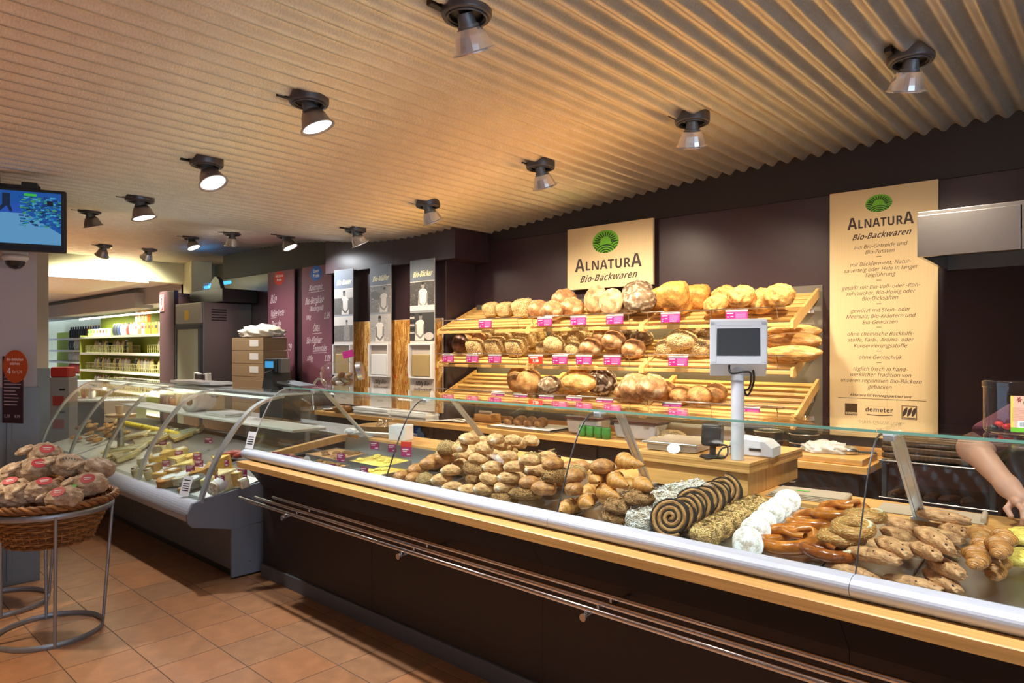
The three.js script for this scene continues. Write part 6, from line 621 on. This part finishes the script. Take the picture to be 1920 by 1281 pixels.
{ const t = thing('offer_sign', 'aubergine offer sign with an orange disc hanging by the pillar', 'sign', [-5.33, 1.29, -1.05], 0.45); const tx = canvasTex(256, 620, (x, w, h) => { x.fillStyle = '#3d2230'; x.fillRect(0, 0, w, h); x.fillStyle = 'rgba(225,205,215,.8)'; for (let k = 0; k < 9; k++) x.fillRect(20, 190 + k * 32, 140 + 80 * rnd(), 9); x.font = 'bold 40px sans-serif'; x.fillText('2,29', 20, 570); x.fillText('4,99', 150, 570); }), dx = canvasTex(256, 256, (x, w, h) => { x.fillStyle = '#c8501c'; x.fillRect(0, 0, w, h); x.fillStyle = '#fff'; x.textAlign = 'center'; x.font = 'bold 28px sans-serif'; x.fillText('Bio-Brötchen', 128, 84); x.fillText('stärken', 128, 116); x.font = 'bold 66px sans-serif'; x.fillText('4', 66, 186); x.font = '30px sans-serif'; x.fillText('für 1,29', 150, 182); });
  part('board', box(0.176, 0.43, 0.006, 0, 0, 0, 0.001), std([0.06, 0.02, 0.035], 0.5), t); part('print', new THREE.PlaneGeometry(0.174, 0.428).translate(0, 0, 0.0036), std([1, 1, 1], 0.5, 0, { map: tx }), t); part('orange_disc', [cyl(0.105, 0.105, 0.004, 0, 0, 0, 36).rotateX(Math.PI / 2).translate(0.03, 0.15, 0.007)], std([0.55, 0.12, 0.02], 0.5), t); part('disc_print', new THREE.CircleGeometry(0.104, 36).translate(0.03, 0.15, 0.0095), std([1, 1, 1], 0.5, 0, { map: dx }), t); part('hanger', [rod([-0.03, 0.2, -0.004], [-0.06, 0.2, -0.12], 0.004, 6)], M.steel, t); }
{ const t = thing('dome_camera', 'white ceiling dome camera under the hanging screen', 'camera', [-5.448, 2.12, -1.07]); part('mount', [box(0.09, 0.03, 0.14, 0.045, 0.05, 0, 0.006), lathe([[0, 0.04], [0.07, 0.04], [0.075, 0.02], [0.06, 0.0], [0, 0.0]], 24).translate(0.08, 0, 0)], M.white, t); part('dark_dome', lathe([[0.056, 0.0], [0.05, -0.025], [0.03, -0.045], [0, -0.052]], 20).translate(0.08, 0, 0), std([0.02, 0.02, 0.022], 0.08), t); }
{ // hanging screen
  const t = thing('hanging_screen', 'flat screen hanging from the ceiling, showing a blue shop scene', 'screen', [-4.943, 2.325, -0.93], 1.163), tx = canvasTex(640, 380, (x, w, h) => { const g = x.createLinearGradient(0, 0, 0, h); x.fillStyle = '#1c64c0'; x.fillRect(0, 0, w, h); x.fillStyle = '#6fb4e8'; x.beginPath(); x.moveTo(0, h); x.lineTo(60, 150); x.lineTo(430, 150); x.lineTo(w, 300); x.lineTo(w, h); x.fill(); x.fillStyle = '#2a62d0'; x.fillRect(250, 90, 190, 70); for (let k = 0; k < 260; k++) { x.fillStyle = ['#2f9ad8', '#1a4f9a', '#57c8e8', '#123a70', '#49b06a'][k % 5]; x.fillRect(400 + rnd() * 240, 30 + rnd() * 220, 8 + 24 * rnd(), 4 + 8 * rnd()); } x.fillStyle = '#4be04b'; x.fillRect(430, 14, 70, 18); x.fillStyle = '#17304e'; x.fillRect(310, 20, 44, 80); x.beginPath(); x.moveTo(312, 96); x.lineTo(280, 150); x.lineTo(296, 154); x.lineTo(334, 110); x.lineTo(352, 152); x.lineTo(368, 148); x.lineTo(352, 96); x.fill(); x.fillStyle = '#cfe8ff'; x.fillRect(0, 10, 260, 90); x.fillStyle = '#1c3a60'; for (let k = 0; k < 6; k++) x.fillRect(20 + k * 40, 20, 8, 84); x.fillStyle = '#0e2238'; x.fillRect(560, 60, 34, 34); });
  part('case', box(0.62, 0.376, 0.045, 0, 0, -0.024, 0.008), M.black, t); part('screen_face', new THREE.PlaneGeometry(0.572, 0.312).translate(0, 0.012, 0.0005), new THREE.MeshStandardMaterial({ color: 0x000000, roughness: 0.2, emissive: new THREE.Color(1, 1, 1), emissiveMap: tx, emissiveIntensity: 0.75 }), t, 'lit screen picture'); part('bezel_strip', box(0.6, 0.022, 0.004, 0, -0.171, 0.001, 0.001), std([0.02, 0.03, 0.05], 0.15), t);
  part('ceiling_pole', [rod([-0.07, 0.1, -0.09], [-0.07, 0.30, -0.09], 0.034, 20), box(0.12, 0.02, 0.12, -0.07, 0.295, -0.09, 0.003)], std([0.35, 0.36, 0.38], 0.45, 0.3), t); part('bracket', [box(0.1, 0.12, 0.06, -0.07, 0.1, -0.07, 0.004), box(0.08, 0.05, 0.06, 0.12, 0.205, -0.05, 0.004), box(0.3, 0.03, 0.03, 0.02, 0.2, -0.06, 0.003)], M.black, t);
}
// ---------------------------------------------------------------- wicker baskets on steel stands with wrapped loaves
const wicker = [0, 1, 2].map(k => crust([[0.50, 0.31, 0.13], [0.44, 0.26, 0.10], [0.58, 0.38, 0.18]][k], [[18, 0.15, [0.66, 0.46, 0.24], 0.2]], 60 + k, 0.5, crustBump, 0.001));
function basketStand(x, z, l1, l2) {
  const s = thing('basket_stand', l1, 'stand', [x, 0, z], 0.3, 'round steel basket stands'), gal = std([0.32, 0.335, 0.36], 0.4, 0.7);
  part('floor_ring', new THREE.CylinderGeometry(0.25, 0.25, 0.03, 56, 1, true).translate(0, 0.016, 0), Object.assign(gal.clone(), { side: THREE.DoubleSide }), s); part('floor_ring_core', new THREE.TorusGeometry(0.25, 0.0045, 6, 56).rotateX(Math.PI / 2).scale(1, 3.2, 1).translate(0, 0.0155, 0), gal, s);
  part('upper_ring', new THREE.TorusGeometry(0.3, 0.005, 6, 60).rotateX(Math.PI / 2).scale(1, 3.4, 1).translate(0, 0.69, 0), gal, s);
  for (const a of [0.45, 2.0, 3.6, 5.15]) part('leg', rod([0.25 * Math.cos(a), 0.005, 0.25 * Math.sin(a)], [0.3 * Math.cos(a), 0.69, 0.3 * Math.sin(a)], 0.0085, 10), gal, s);
  const b = thing('wicker_basket', l2, 'basket', [x, 0.5, z], 0, 'wicker baskets on steel stands'), R = y => 0.2 + 0.07 * smooth(0, 1, y / 0.23) + 0.015 * (y / 0.23);
  part('woven_floor', cyl(0.19, 0.19, 0.012, 0, 0.014, 0, 40), wicker[1], b);
  const N = 40; for (let lay = 0; lay < 3; lay++) { const list = []; for (let j = lay; j < 17; j += 3) { const y = 0.012 + j * 0.0125, pts = []; for (let i = 0; i < N; i++) { const a = i / N * 2 * Math.PI, r = R(y) + (((i + j) % 2) ? 0.006 : -0.006); pts.push([Math.cos(a) * r, y, Math.sin(a) * r]); } list.push(tube(pts, 0.0068, N * 3, 5, true)); } const w = part('weave', list, wicker[lay], b); w.userData.kind = 'stuff'; }
  part('stakes', [...Array(N)].map((_, i) => { const a = i / N * 2 * Math.PI; return rod([Math.cos(a) * R(0), 0.01, Math.sin(a) * R(0)], [Math.cos(a) * R(0.23), 0.23, Math.sin(a) * R(0.23)], 0.004, 5); }), wicker[2], b).userData.kind = 'stuff';
  for (let k = 0; k < 3; k++) { const pts = []; for (let i = 0; i < 60; i++) { const a = i / 60 * 2 * Math.PI, q = a * 16 + k * 2.09; pts.push([Math.cos(a) * (0.312 + 0.012 * Math.cos(q)), 0.238 + 0.012 * Math.sin(q), Math.sin(a) * (0.312 + 0.012 * Math.cos(q))]); } part('rim_braid', tube(pts, 0.0105, 220, 6, true), wicker[k], b); }
}
basketStand(-4.38, -1.03, 'round grey steel stand in front, carrying a full wicker basket', 'wicker basket full of paper wrapped loaves');
basketStand(-5.07, -0.93, 'second round steel stand half hidden beside the pillar', 'second wicker basket behind the full one');
{ const wrapM = crust([0.72, 0.62, 0.51], [[5, 0.1, [0.66, 0.55, 0.44], 0.3]], 70, 0.75, crustBump, 0.002), sticker = std([0.50, 0.05, 0.06], 0.5), ink = std([0.03, 0.025, 0.02], 0.7), film = phys([0.75, 0.68, 0.58], 0.15, { transmission: 0.35, thickness: 0 });
  const fold = s => v => { const a = Math.atan2(v.z, v.x); return 1 + 0.05 * Math.sin(a * 7 + s) * Math.abs(v.y) + 0.55 * Math.abs(fbm(v.x * 2.6 + s, v.y * 2.6, v.z * 2.6 + s, 2)) - 0.10; };
  const geos = [0, 1, 2, 3].map(k => { const g = blob(0.095, 0.064, 0.078, fold(k * 3.3), 10, -0.8).toNonIndexed(); g.computeVertexNormals(); return g; });
  const spots = [[-4.40, 0.80, -0.87, 1, 'at the front left of the heap'], [-4.24, 0.805, -0.955, 1, 'at the front middle of the heap with a red sticker'], [-4.20, 0.815, -1.17, 1, 'at the front right of the heap, with a green corner'], [-4.12, 0.775, -1.03, 1, 'low against the basket rim'], [-4.50, 0.885, -0.98, 1, 'in the second row left'], [-4.45, 0.895, -1.13, 0, 'printed with dark letters'], [-4.36, 0.87, -1.25, 0, 'folded into a pointed corner'], [-4.62, 0.84, -0.90, 0, 'at the left edge of the basket'], [-4.60, 0.95, -1.06, 1, 'on top of the heap'], [-4.62, 0.88, -1.12, 0, 'with a clear window behind the top one'], [-4.28, 0.79, -0.86, 0, 'half hidden at the front rim'], [-4.40, 0.74, -1.05, 0, 'under the others in the middle'], [-4.53, 0.76, -1.25, 0, 'low at the back of the basket']];
  spots.forEach(([x, y, z, st, w], i) => { const t = thing('wrapped_loaf', `paper wrapped loaf ${w}`, 'bread', [x, y, z], 0, 'paper wrapped loaves in the basket'); t.rotation.set(rr(-0.15, 0.25), 1.2 + rr(-0.5, 0.5), rr(-0.2, 0.2), 'YXZ'); part('paper_wrap', geos[i % 4], wrapM, t); part('paper_ear', blob(0.05, 0.02, 0.05, lump(0.4, 3, i), 8, -2).rotateZ(0.5).translate(-0.10, 0.02, 0.0), wrapM, t); if (st) { part('red_sticker', cyl(0.027, 0.027, 0.003, 0, 0, 0, 24).scale(1.35, 1, 1).rotateX(0.75).translate(0.015, 0.052, 0.058), sticker, t, 'oval red sticker'); part('sticker_text', [box(0.04, 0.001, 0.004, 0.015, 0, -0.006, 0), box(0.034, 0.001, 0.004, 0.015, 0, 0.004, 0)].map(g => g.translate(-0.015, 0.002, 0).rotateX(0.75).translate(0.015, 0.052, 0.058)), M.paper, t); } if (i === 5) part('letters', [...Array(7)].map((_, k) => box(k % 3 ? 0.007 : 0.004, 0.002, 0.014, -0.045 + k * 0.014, 0.066 - 0.0012 * (k - 3) * (k - 3), 0.03, 0).rotateX(0.25)), ink, t); if (i === 9) part('window_film', blob(0.09, 0.05, 0.07, fold(2), 10, -0.6).translate(0.01, 0.018, 0.02), film, t); if (i === 2) part('green_corner', box(0.03, 0.002, 0.02, -0.05, 0.05, 0.06, 0).rotateX(0.4), M.green, t); }); }

// ---------------------------------------------------------------- shop beyond the opening
const limeM = std([0.36, 0.42, 0.045], 0.6), shelfM = std([0.62, 0.64, 0.55], 0.5);
structure('ceiling_beyond', [box(13, 0.08, 6.2, -17.2, 2.62, -1.9, 0)], M.plaster, 'lower ceiling of the shop behind');
{ const g = []; for (let k = 0; k < 26; k++) g.push(box(0.06, 0.05, 2.6, -10.9 - k * 0.12, 2.555, -2.42, 0.02)); const c = structGroup('trim_5', 'corrugated ceiling strip behind the opening'); part('ribs', g, M.ceiling, c).userData.kind = 'stuff'; }
structure('wall_bulkhead', [box(8.5, 0.26, 0.3, -16.6, 2.37, -4.25, 0.003), box(13, 0.3, 0.9, -17.2, 2.45, -4.7, 0)], std([0.36, 0.33, 0.34], 0.7), 'grey bulkhead above the lime green shelves');
structure('wall_beyond', [box(13, 2.8, 0.15, -17.2, 1.3, -5.55, 0), box(0.15, 2.8, 8, -23.6, 1.3, -1.9, 0), box(13, 2.8, 0.15, -17.2, 1.3, 1.2, 0)], M.cream, 'walls of the shop behind');
{
  const t = thing('grocery_shelf', 'lime green wall shelf full of goods in the shop behind', 'shelf', [-14.4, 0, -5.0]);
  part('back_panel', box(5.6, 2.25, 0.04, 0, 1.125, -0.03, 0.002), limeM, t); part('side_panel', box(0.04, 1.85, 0.4, -2.78, 0.925, 0.2, 0.002), limeM, t); part('side_panel', box(0.04, 1.85, 0.4, 2.78, 0.925, 0.2, 0.002), limeM, t);
  for (const y of [1.82, 1.475, 1.115, 0.745, 0.4]) { const s = part('shelf_board', box(5.52, 0.03, 0.4, 0, y - 0.015, 0.2, 0.002), shelfM, t); part('price_strip', box(5.52, 0.045, 0.012, 0, y - 0.02, 0.405, 0.002), M.paper, s); }
  part('light_tube', rod([-2.6, 2.2, 0.45], [2.7, 2.2, 0.45], 0.018, 10), new THREE.MeshStandardMaterial({ color: 0xffffff, emissive: new THREE.Color(0.95, 1, 0.7), emissiveIntensity: 4 }), t, 'bright tube along the shelf top');
  const l = new THREE.RectAreaLight(new THREE.Color(0.95, 1, 0.66), 110, 5.2, 0.05); l.position.set(-14.3, 2.17, -4.53); l.lookAt(-14.3, 0.8, -4.62); scene.add(l);
  const t2 = thing('grocery_shelf', 'narrower wall shelf to the left of the lime green one', 'shelf', [-19.6, 0, -5.3]); part('back_panel', box(4.6, 2.0, 0.04, 0, 1.0, -0.03, 0.002), limeM, t2); for (const y of [1.82, 1.53, 1.25, 0.97, 0.6]) { const s = part('shelf_board', box(4.6, 0.03, 0.42, 0, y - 0.015, 0.2, 0.002), shelfM, t2); part('price_strip', box(4.6, 0.045, 0.012, 0, y - 0.02, 0.415, 0.002), M.paper, s); } part('side_panel', box(0.04, 1.85, 0.42, 2.32, 0.925, 0.2, 0.002), limeM, t2);
  // goods
  const col = c => std(c, 0.5), COLS = [[0.03, 0.035, 0.06], [0.16, 0.06, 0.03], [0.55, 0.55, 0.58], [0.04, 0.06, 0.2], [0.62, 0.52, 0.22], [0.6, 0.58, 0.54], [0.45, 0.16, 0.1], [0.6, 0.2, 0.04], [0.62, 0.42, 0.05], [0.05, 0.3, 0.1], [0.5, 0.04, 0.05], [0.4, 0.35, 0.3]].map(col);
  const bottleG = lathe([[0, 0], [0.045, 0], [0.047, 0.02], [0.047, 0.17], [0.02, 0.21], [0.018, 0.25], [0, 0.25]], 14), capG = cyl(0.02, 0.02, 0.02, 0, 0.258, 0, 10), bagG = (() => { const g = blob(0.07, 0.12, 0.04, lump(0.15, 2, 3), 8, -0.92); g.translate(0, 0.1135, 0); return g; })(), foldG = box(0.11, 0.03, 0.012, 0, 0.235, 0, 0.003);
  const goods = (kind, x, y, z, c, label, group, s = 1) => { const t = thing({ b: 'bottle', x: 'food_box', g: 'food_bag' }[kind], label, { b: 'bottle', x: 'box', g: 'bag' }[kind], [x, y, z], rr(-0.08, 0.08), group); if (kind === 'b') { part('glass', bottleG, COLS[c], t); part('cap', capG, COLS[(c + 3) % 12], t); } else if (kind === 'x') { part('carton', box(0.12, 0.2 * s, 0.07, 0, 0.1 * s + 0.001, 0, 0.003), COLS[c], t); part('front_label', box(0.09, 0.06, 0.002, 0, 0.13 * s, 0.0362, 0), COLS[(c + 5) % 12], t); } else { part('bag', bagG, COLS[c], t); part('folded_top', foldG, COLS[(c + 2) % 12], t); } };
  const at = i => `${i + 1}`;
  for (let i = 0; i < 12; i++) goods('b', -19.3 + i * 0.19, 1.8215, -4.98, i < 7 ? 0 : i < 9 ? 1 : 3, i < 7 ? 'dark bottle in the row on the top left shelf beyond' : i < 9 ? 'brown bottle beside the dark bottles on the top shelf beyond' : 'blue black bottle next to the brown bottles on the top shelf', 'bottles on the far top shelf');
  for (let i = 0; i < 7; i++) goods('x', -16.9 + i * 0.2, 1.8215, -4.72, [4, 4, 2, 2, 5, 5, 2][i], i < 2 ? 'cream carton in the left half of the far top shelf' : 'white carton in the middle of the far top shelf', 'pale cartons on the far top shelf', 0.8);
  for (let i = 0; i < 8; i++) goods('g', -15.4 + i * 0.16, 1.8215, -4.74, [0, 0, 3, 5, 2, 10, 5, 2][i], i < 3 ? 'dark bag lying on the far top shelf' : 'pale small bag on the far top shelf', 'bags on the far top shelf');
  for (let i = 0; i < 16; i++) goods('x', -14.05 + (i % 12) * 0.165, 1.8215 + (i > 11 ? 0.23 : 0), -4.73, [5, 6, 5, 8, 7, 8, 7, 11, 7, 8, 7, 6, 5, 6, 8, 7][i], i < 3 ? 'white and red tea box on the far top shelf' : i > 11 ? 'box stacked upon the orange boxes on the far top shelf' : 'orange or yellow tea box on the far top shelf', i > 11 ? 'stacked tea boxes' : 'tea boxes on the far top shelf', 1.1);
  for (const [y, cs] of [[1.5315, [0, 2, 9, 9, 6]], [1.2515, [2, 5, 7, 8, 11]], [0.9715, [10, 10, 9, 9, 5]]]) for (let i = 0; i < 14; i++) goods('g', -19.35 + i * 0.15, y, -4.97, cs[Math.floor(i / 3)], `coffee or tea bag on the ${y > 1.5 ? 'second' : y > 1.2 ? 'third' : 'fourth'} row of the left far shelf`, `bags on row ${y > 1.5 ? 'two' : y > 1.2 ? 'three' : 'four'} of the left far shelf`);
  // wire baskets with bread bags
  const wire = std([0.62, 0.60, 0.30], 0.5), wb = (() => { const g = []; for (let k = 0; k <= 12; k++) g.push(box(0.008, 0.15, 0.008, -0.54 + k * 0.09, 0.076, 0.16, 0)); for (const y of [0.005, 0.075, 0.148]) { g.push(box(1.1, 0.008, 0.008, 0, y, 0.16, 0), box(0.008, 0.008, 0.32, 0.546, y, 0, 0), box(0.008, 0.008, 0.32, -0.546, y, 0, 0)); } g.push(box(1.09, 0.004, 0.32, 0, 0.004, 0, 0), box(1.09, 0.15, 0.004, 0, 0.076, -0.16, 0)); return join(g); })();
  let n = 0; for (const [y, row] of [[1.4755, 'second'], [1.1155, 'third'], [0.7455, 'fourth']]) for (let i = 0; i < 4; i++) { if (y > 1.4 && i === 2) continue; const bx = -16.3 + i * 1.2, t = thing('wire_basket', `pale yellow wire basket on the ${row} far shelf, ${ORDN[i]} from the left`, 'basket', [bx, y + 0.001, -4.78], 0, 'wire baskets on the far shelf'); part('wire_mesh', wb, wire, t); for (let k = 0; k < (i === 3 ? 2 : 6); k++) goods(k % 3 === 2 && y > 1.3 ? 'x' : 'g', bx - 0.42 + k * 0.165, y + 0.0095, -4.79, [4, 11, 5, 11, 4, 0][(k + n) % 6], `packed bread in a wire basket of the ${row} far shelf`, `packed breads on the ${row} far shelf`); n++; }
}
{ // checkout
  const t = thing('checkout_desk', 'dark curved checkout desk in the shop behind', 'desk', [-12.5, 0, -3.4], 0.75); part('desk_body', [box(1.5, 0.72, 0.6, 0, 0.36, 0, 0.02)], M.black, t); part('desk_top', box(1.6, 0.04, 0.7, 0, 0.745, 0, 0.01), std([0.06, 0.065, 0.075], 0.4), t); part('upper_shelf', [new THREE.CylinderGeometry(0.5, 0.5, 0.12, 32, 1, false, 0, Math.PI).rotateY(-Math.PI / 2).translate(-0.3, 0.99, -0.15), box(0.04, 0.24, 0.04, -0.7, 0.85, 0.0, 0.002), box(0.04, 0.24, 0.04, 0.1, 0.85, 0.0, 0.002)], std([0.13, 0.14, 0.165], 0.4), t); part('steel_box', box(0.5, 0.34, 0.3, 0.85, 0.60, 0.32, 0.01), M.steelBrushed, t);
  for (let k = 0; k < 4; k++) { const b = thing('drink_bottle', `small drink bottle under the checkout shelf, ${ORDN[k]} from the left`, 'bottle', [-12.85 + 0.13 * k, 0.7685, -3.2 - 0.11 * k], 0, 'drink bottles at the checkout'); part('glass', lathe([[0, 0], [0.03, 0], [0.03, 0.1], [0.012, 0.115], [0.012, 0.13], [0, 0.13]], 12), [std([0.2, 0.1, 0.4], 0.3), M.white, M.red, M.white][k], b); part('cap', cyl(0.014, 0.014, 0.015, 0, 0.137, 0, 10), M.white, b); } }
{ const t = thing('snack_stand', 'grey display stand with red top and red pictures', 'stand', [-9.35, 0, -2.33], 0.9); part('stand_body', box(0.22, 1.22, 0.22, 0, 0.61, 0, 0.004), std([0.34, 0.34, 0.37], 0.5), t); part('red_top', [box(0.2, 0.12, 0.2, 0, 1.28, 0, 0.02)], M.red, t); for (const y of [0.95, 0.68, 0.42]) part('red_picture', box(0.12, 0.11, 0.004, 0, y, 0.112, 0), std([0.4, 0.06, 0.05], 0.5), t); for (const y of [1.08, 0.82]) part('dark_slot', box(0.06, 0.02, 0.004, 0.04, y, 0.112, 0), M.black, t); }
for (const [x, z] of [[-12, -2.6], [-13.2, -2.9], [-15, -2.2], [-18, -2.4]]) ceilingSpot(x, z, [0.1, -1, -0.25], `small spotlight in the lower ceiling beyond, ${x > -12.5 ? 'nearest' : x > -14 ? 'second' : x > -16 ? 'third' : 'farthest'}`, 4, true, new THREE.Color(1, 0.95, 0.75), 2.57);

// ---------------------------------------------------------------- shop assistant behind the counter, mostly outside the picture
function sdfMesh(c, half, res, f) { const mc = new MarchingCubes(res, new THREE.MeshBasicMaterial(), false, false, 200000), n = mc.size, h = mc.halfsize; for (let k = 0; k < n; k++) for (let j = 0; j < n; j++) for (let i = 0; i < n; i++) mc.field[i + j * n + k * n * n] = -f(c[0] + (i - h) / h * half, c[1] + (j - h) / h * half, c[2] + (k - h) / h * half) / half; mc.isolation = 0; mc.update(); const N = mc.count, g = new THREE.BufferGeometry(), P = mc.positionArray.slice(0, N * 3); for (let i = 0; i < N * 3; i += 3) for (let q = 0; q < 3; q++) P[i + q] = P[i + q] * half + c[q]; g.setAttribute('position', new THREE.BufferAttribute(P, 3)); g.setAttribute('normal', new THREE.BufferAttribute(mc.normalArray.slice(0, N * 3), 3)); return g; }
const capsule = (a, b, ra, rb) => (x, y, z) => { const dx = b[0] - a[0], dy = b[1] - a[1], dz = b[2] - a[2], t = clamp(((x - a[0]) * dx + (y - a[1]) * dy + (z - a[2]) * dz) / (dx * dx + dy * dy + dz * dz)); return Math.hypot(x - a[0] - t * dx, y - a[1] - t * dy, z - a[2] - t * dz) - (ra + (rb - ra) * t); };
const smin = (a, b, k) => { const h = clamp(0.5 + 0.5 * (b - a) / k); return b + (a - b) * h - k * h * (1 - h); };
const union = (list, k) => (x, y, z) => { let d = 9; for (const f of list) d = smin(d, f(x, y, z), k); return d; };
{
  const t = thing('person', 'person in maroon shirt and green apron reaching over the counter, bare forearm', 'person', [0.02, 0, -3.42]), skin = std([0.50, 0.27, 0.18], 0.55), maroon = std([0.11, 0.018, 0.04], 0.8), apron = std([0.12, 0.27, 0.075], 0.8), trousers = std([0.03, 0.03, 0.045], 0.8), hair = std([0.06, 0.035, 0.02], 0.6);
  // joints relative to the feet: the right arm reaches out to the left of the picture
  const sh = [-0.24, 1.37, 0.06], el = [-0.50, 1.165, 0.25], wr = [-0.37, 1.06, 0.43], hd = [-0.33, 1.03, 0.48], sh2 = [0.2, 1.38, -0.04], el2 = [0.3, 1.12, 0.05], wr2 = [0.2, 1.0, 0.26];
  const armF = union([capsule(el, wr, 0.052, 0.034), capsule(wr, hd, 0.032, 0.032), capsule([-0.40, 1.245, 0.18], el, 0.05, 0.05)], 0.03);
  const body = [sdfMesh([-0.43, 1.12, 0.33], 0.26, 64, armF), sdfMesh([0, 1.6, 0.04], 0.2, 70, union([capsule([0, 1.42, 0.0], [0, 1.52, 0.02], 0.055, 0.05), (x, y, z) => Math.hypot(x / 0.075, (y - 1.63) / 0.112, (z - 0.045) / 0.095) * 0.085 - 0.085, capsule([0, 1.63, 0.135], [0, 1.605, 0.152], 0.010, 0.014), capsule([-0.076, 1.63, 0.03], [-0.078, 1.60, 0.03], 0.014, 0.010), capsule([0.076, 1.63, 0.03], [0.078, 1.60, 0.03], 0.014, 0.010), capsule([-0.02, 1.573, 0.128], [0.02, 1.573, 0.128], 0.008, 0.008)], 0.02)), sdfMesh([0.25, 1.08, 0.15], 0.26, 48, union([capsule(el2, wr2, 0.046, 0.03), capsule(wr2, [0.17, 0.98, 0.33], 0.03, 0.032)], 0.03))];
  // hand: palm and five bent fingers holding a paper edge
  const fg = [], dirH = [0.42, -0.35, 0.84]; for (let k = 0; k < 4; k++) { const o = -0.03 + k * 0.02, a = [hd[0] + 0.02 + o * 0.7, hd[1] - 0.012 - Math.abs(o) * 0.1, hd[2] + 0.025 - o * 0.45], l = [0.036, 0.042, 0.04, 0.032][k], b = [a[0] + dirH[0] * l, a[1] + dirH[1] * l + 0.004, a[2] + dirH[2] * l], c2 = [b[0] + 0.004, b[1] - l * 0.75, b[2] + l * 0.35], d2 = [c2[0] - 0.004, c2[1] - l * 0.5, c2[2] - l * 0.1]; fg.push(union([capsule(a, b, 0.0095, 0.009), capsule(b, c2, 0.009, 0.0083), capsule(c2, d2, 0.0083, 0.0072)], 0.004)); }
  const thumb = union([capsule([hd[0] - 0.02, hd[1] - 0.012, hd[2] + 0.0], [hd[0] - 0.034, hd[1] - 0.035, hd[2] + 0.03], 0.012, 0.010), capsule([hd[0] - 0.034, hd[1] - 0.035, hd[2] + 0.03], [hd[0] - 0.02, hd[1] - 0.055, hd[2] + 0.05], 0.010, 0.0085)], 0.005), palm = union([capsule([hd[0] - 0.018, hd[1], hd[2] - 0.01], [hd[0] - 0.004, hd[1] - 0.006, hd[2] + 0.035], 0.019, 0.016), capsule([hd[0] + 0.018, hd[1], hd[2] - 0.02], [hd[0] + 0.034, hd[1] - 0.006, hd[2] + 0.018], 0.018, 0.015)], 0.02);
  const handF = (x, y, z) => { let d = palm(x, y, z); d = smin(d, thumb(x, y, z), 0.008); for (const f of fg) d = smin(d, f(x, y, z), 0.005); return d; };
  body.push(sdfMesh([hd[0], hd[1] - 0.02, hd[2] + 0.03], 0.10, 70, handF));
  part('body', body, skin, t);
  part('shirt', [sdfMesh([-0.02, 1.2, 0.05], 0.5, 90, union([capsule([0, 1.02, 0], [0, 1.3, 0.0], 0.14, 0.15), capsule([-0.16, 1.36, 0.02], [0.16, 1.36, 0], 0.085, 0.085), capsule(sh, [-0.455, 1.21, 0.215], 0.074, 0.064), capsule(sh2, el2, 0.07, 0.058)], 0.07))], maroon, t);
  part('trousers', [sdfMesh([0, 0.53, 0], 0.56, 80, union([capsule([-0.09, 0.96, 0], [-0.1, 0.5, 0.01], 0.105, 0.075), capsule([-0.1, 0.5, 0.01], [-0.1, 0.09, -0.01], 0.072, 0.055), capsule([0.09, 0.96, 0], [0.1, 0.5, 0.01], 0.105, 0.075), capsule([0.1, 0.5, 0.01], [0.1, 0.09, -0.01], 0.072, 0.055), capsule([-0.08, 0.98, 0], [0.08, 0.98, 0], 0.125, 0.125)], 0.05))], trousers, t);
  part('apron', [sdfMesh([0, 1.0, 0.05], 0.45, 80, (x, y, z) => { const b = union([capsule([0, 0.75, 0.0], [0, 1.3, 0.0], 0.165, 0.158), capsule([-0.09, 0.75, 0], [0.09, 0.75, 0], 0.15, 0.15)], 0.05)(x, y, z); return Math.max(b, -z + 0.03, Math.abs(x) - (y > 1.1 ? 0.13 : 0.17), y - 1.36, 0.62 - y); })], apron, t);
  part('shoes', [-0.1, 0.1].map(x => blob(0.05, 0.045, 0.13, null, 12, -0.9).translate(x, 0.042, 0.05)), M.black, t);
  part('hair', [sdfMesh([0, 1.66, 0.0], 0.17, 56, (x, y, z) => Math.max(Math.hypot(x / 0.088, (y - 1.645) / 0.118, (z - 0.025) / 0.108) * 0.1 - 0.1, z - 0.075 - (y - 1.69) * 0.9, 1.55 - y - (z > 0.0 ? -0.06 : 0.05)))], hair, t);
  for (const x of [-0.03, 0.03]) part('eye', blob(0.012, 0.008, 0.008, null, 8, -2).translate(x, 1.638, 0.132), std([0.05, 0.03, 0.02], 0.2), t);
}

renderer.render(scene, camera);
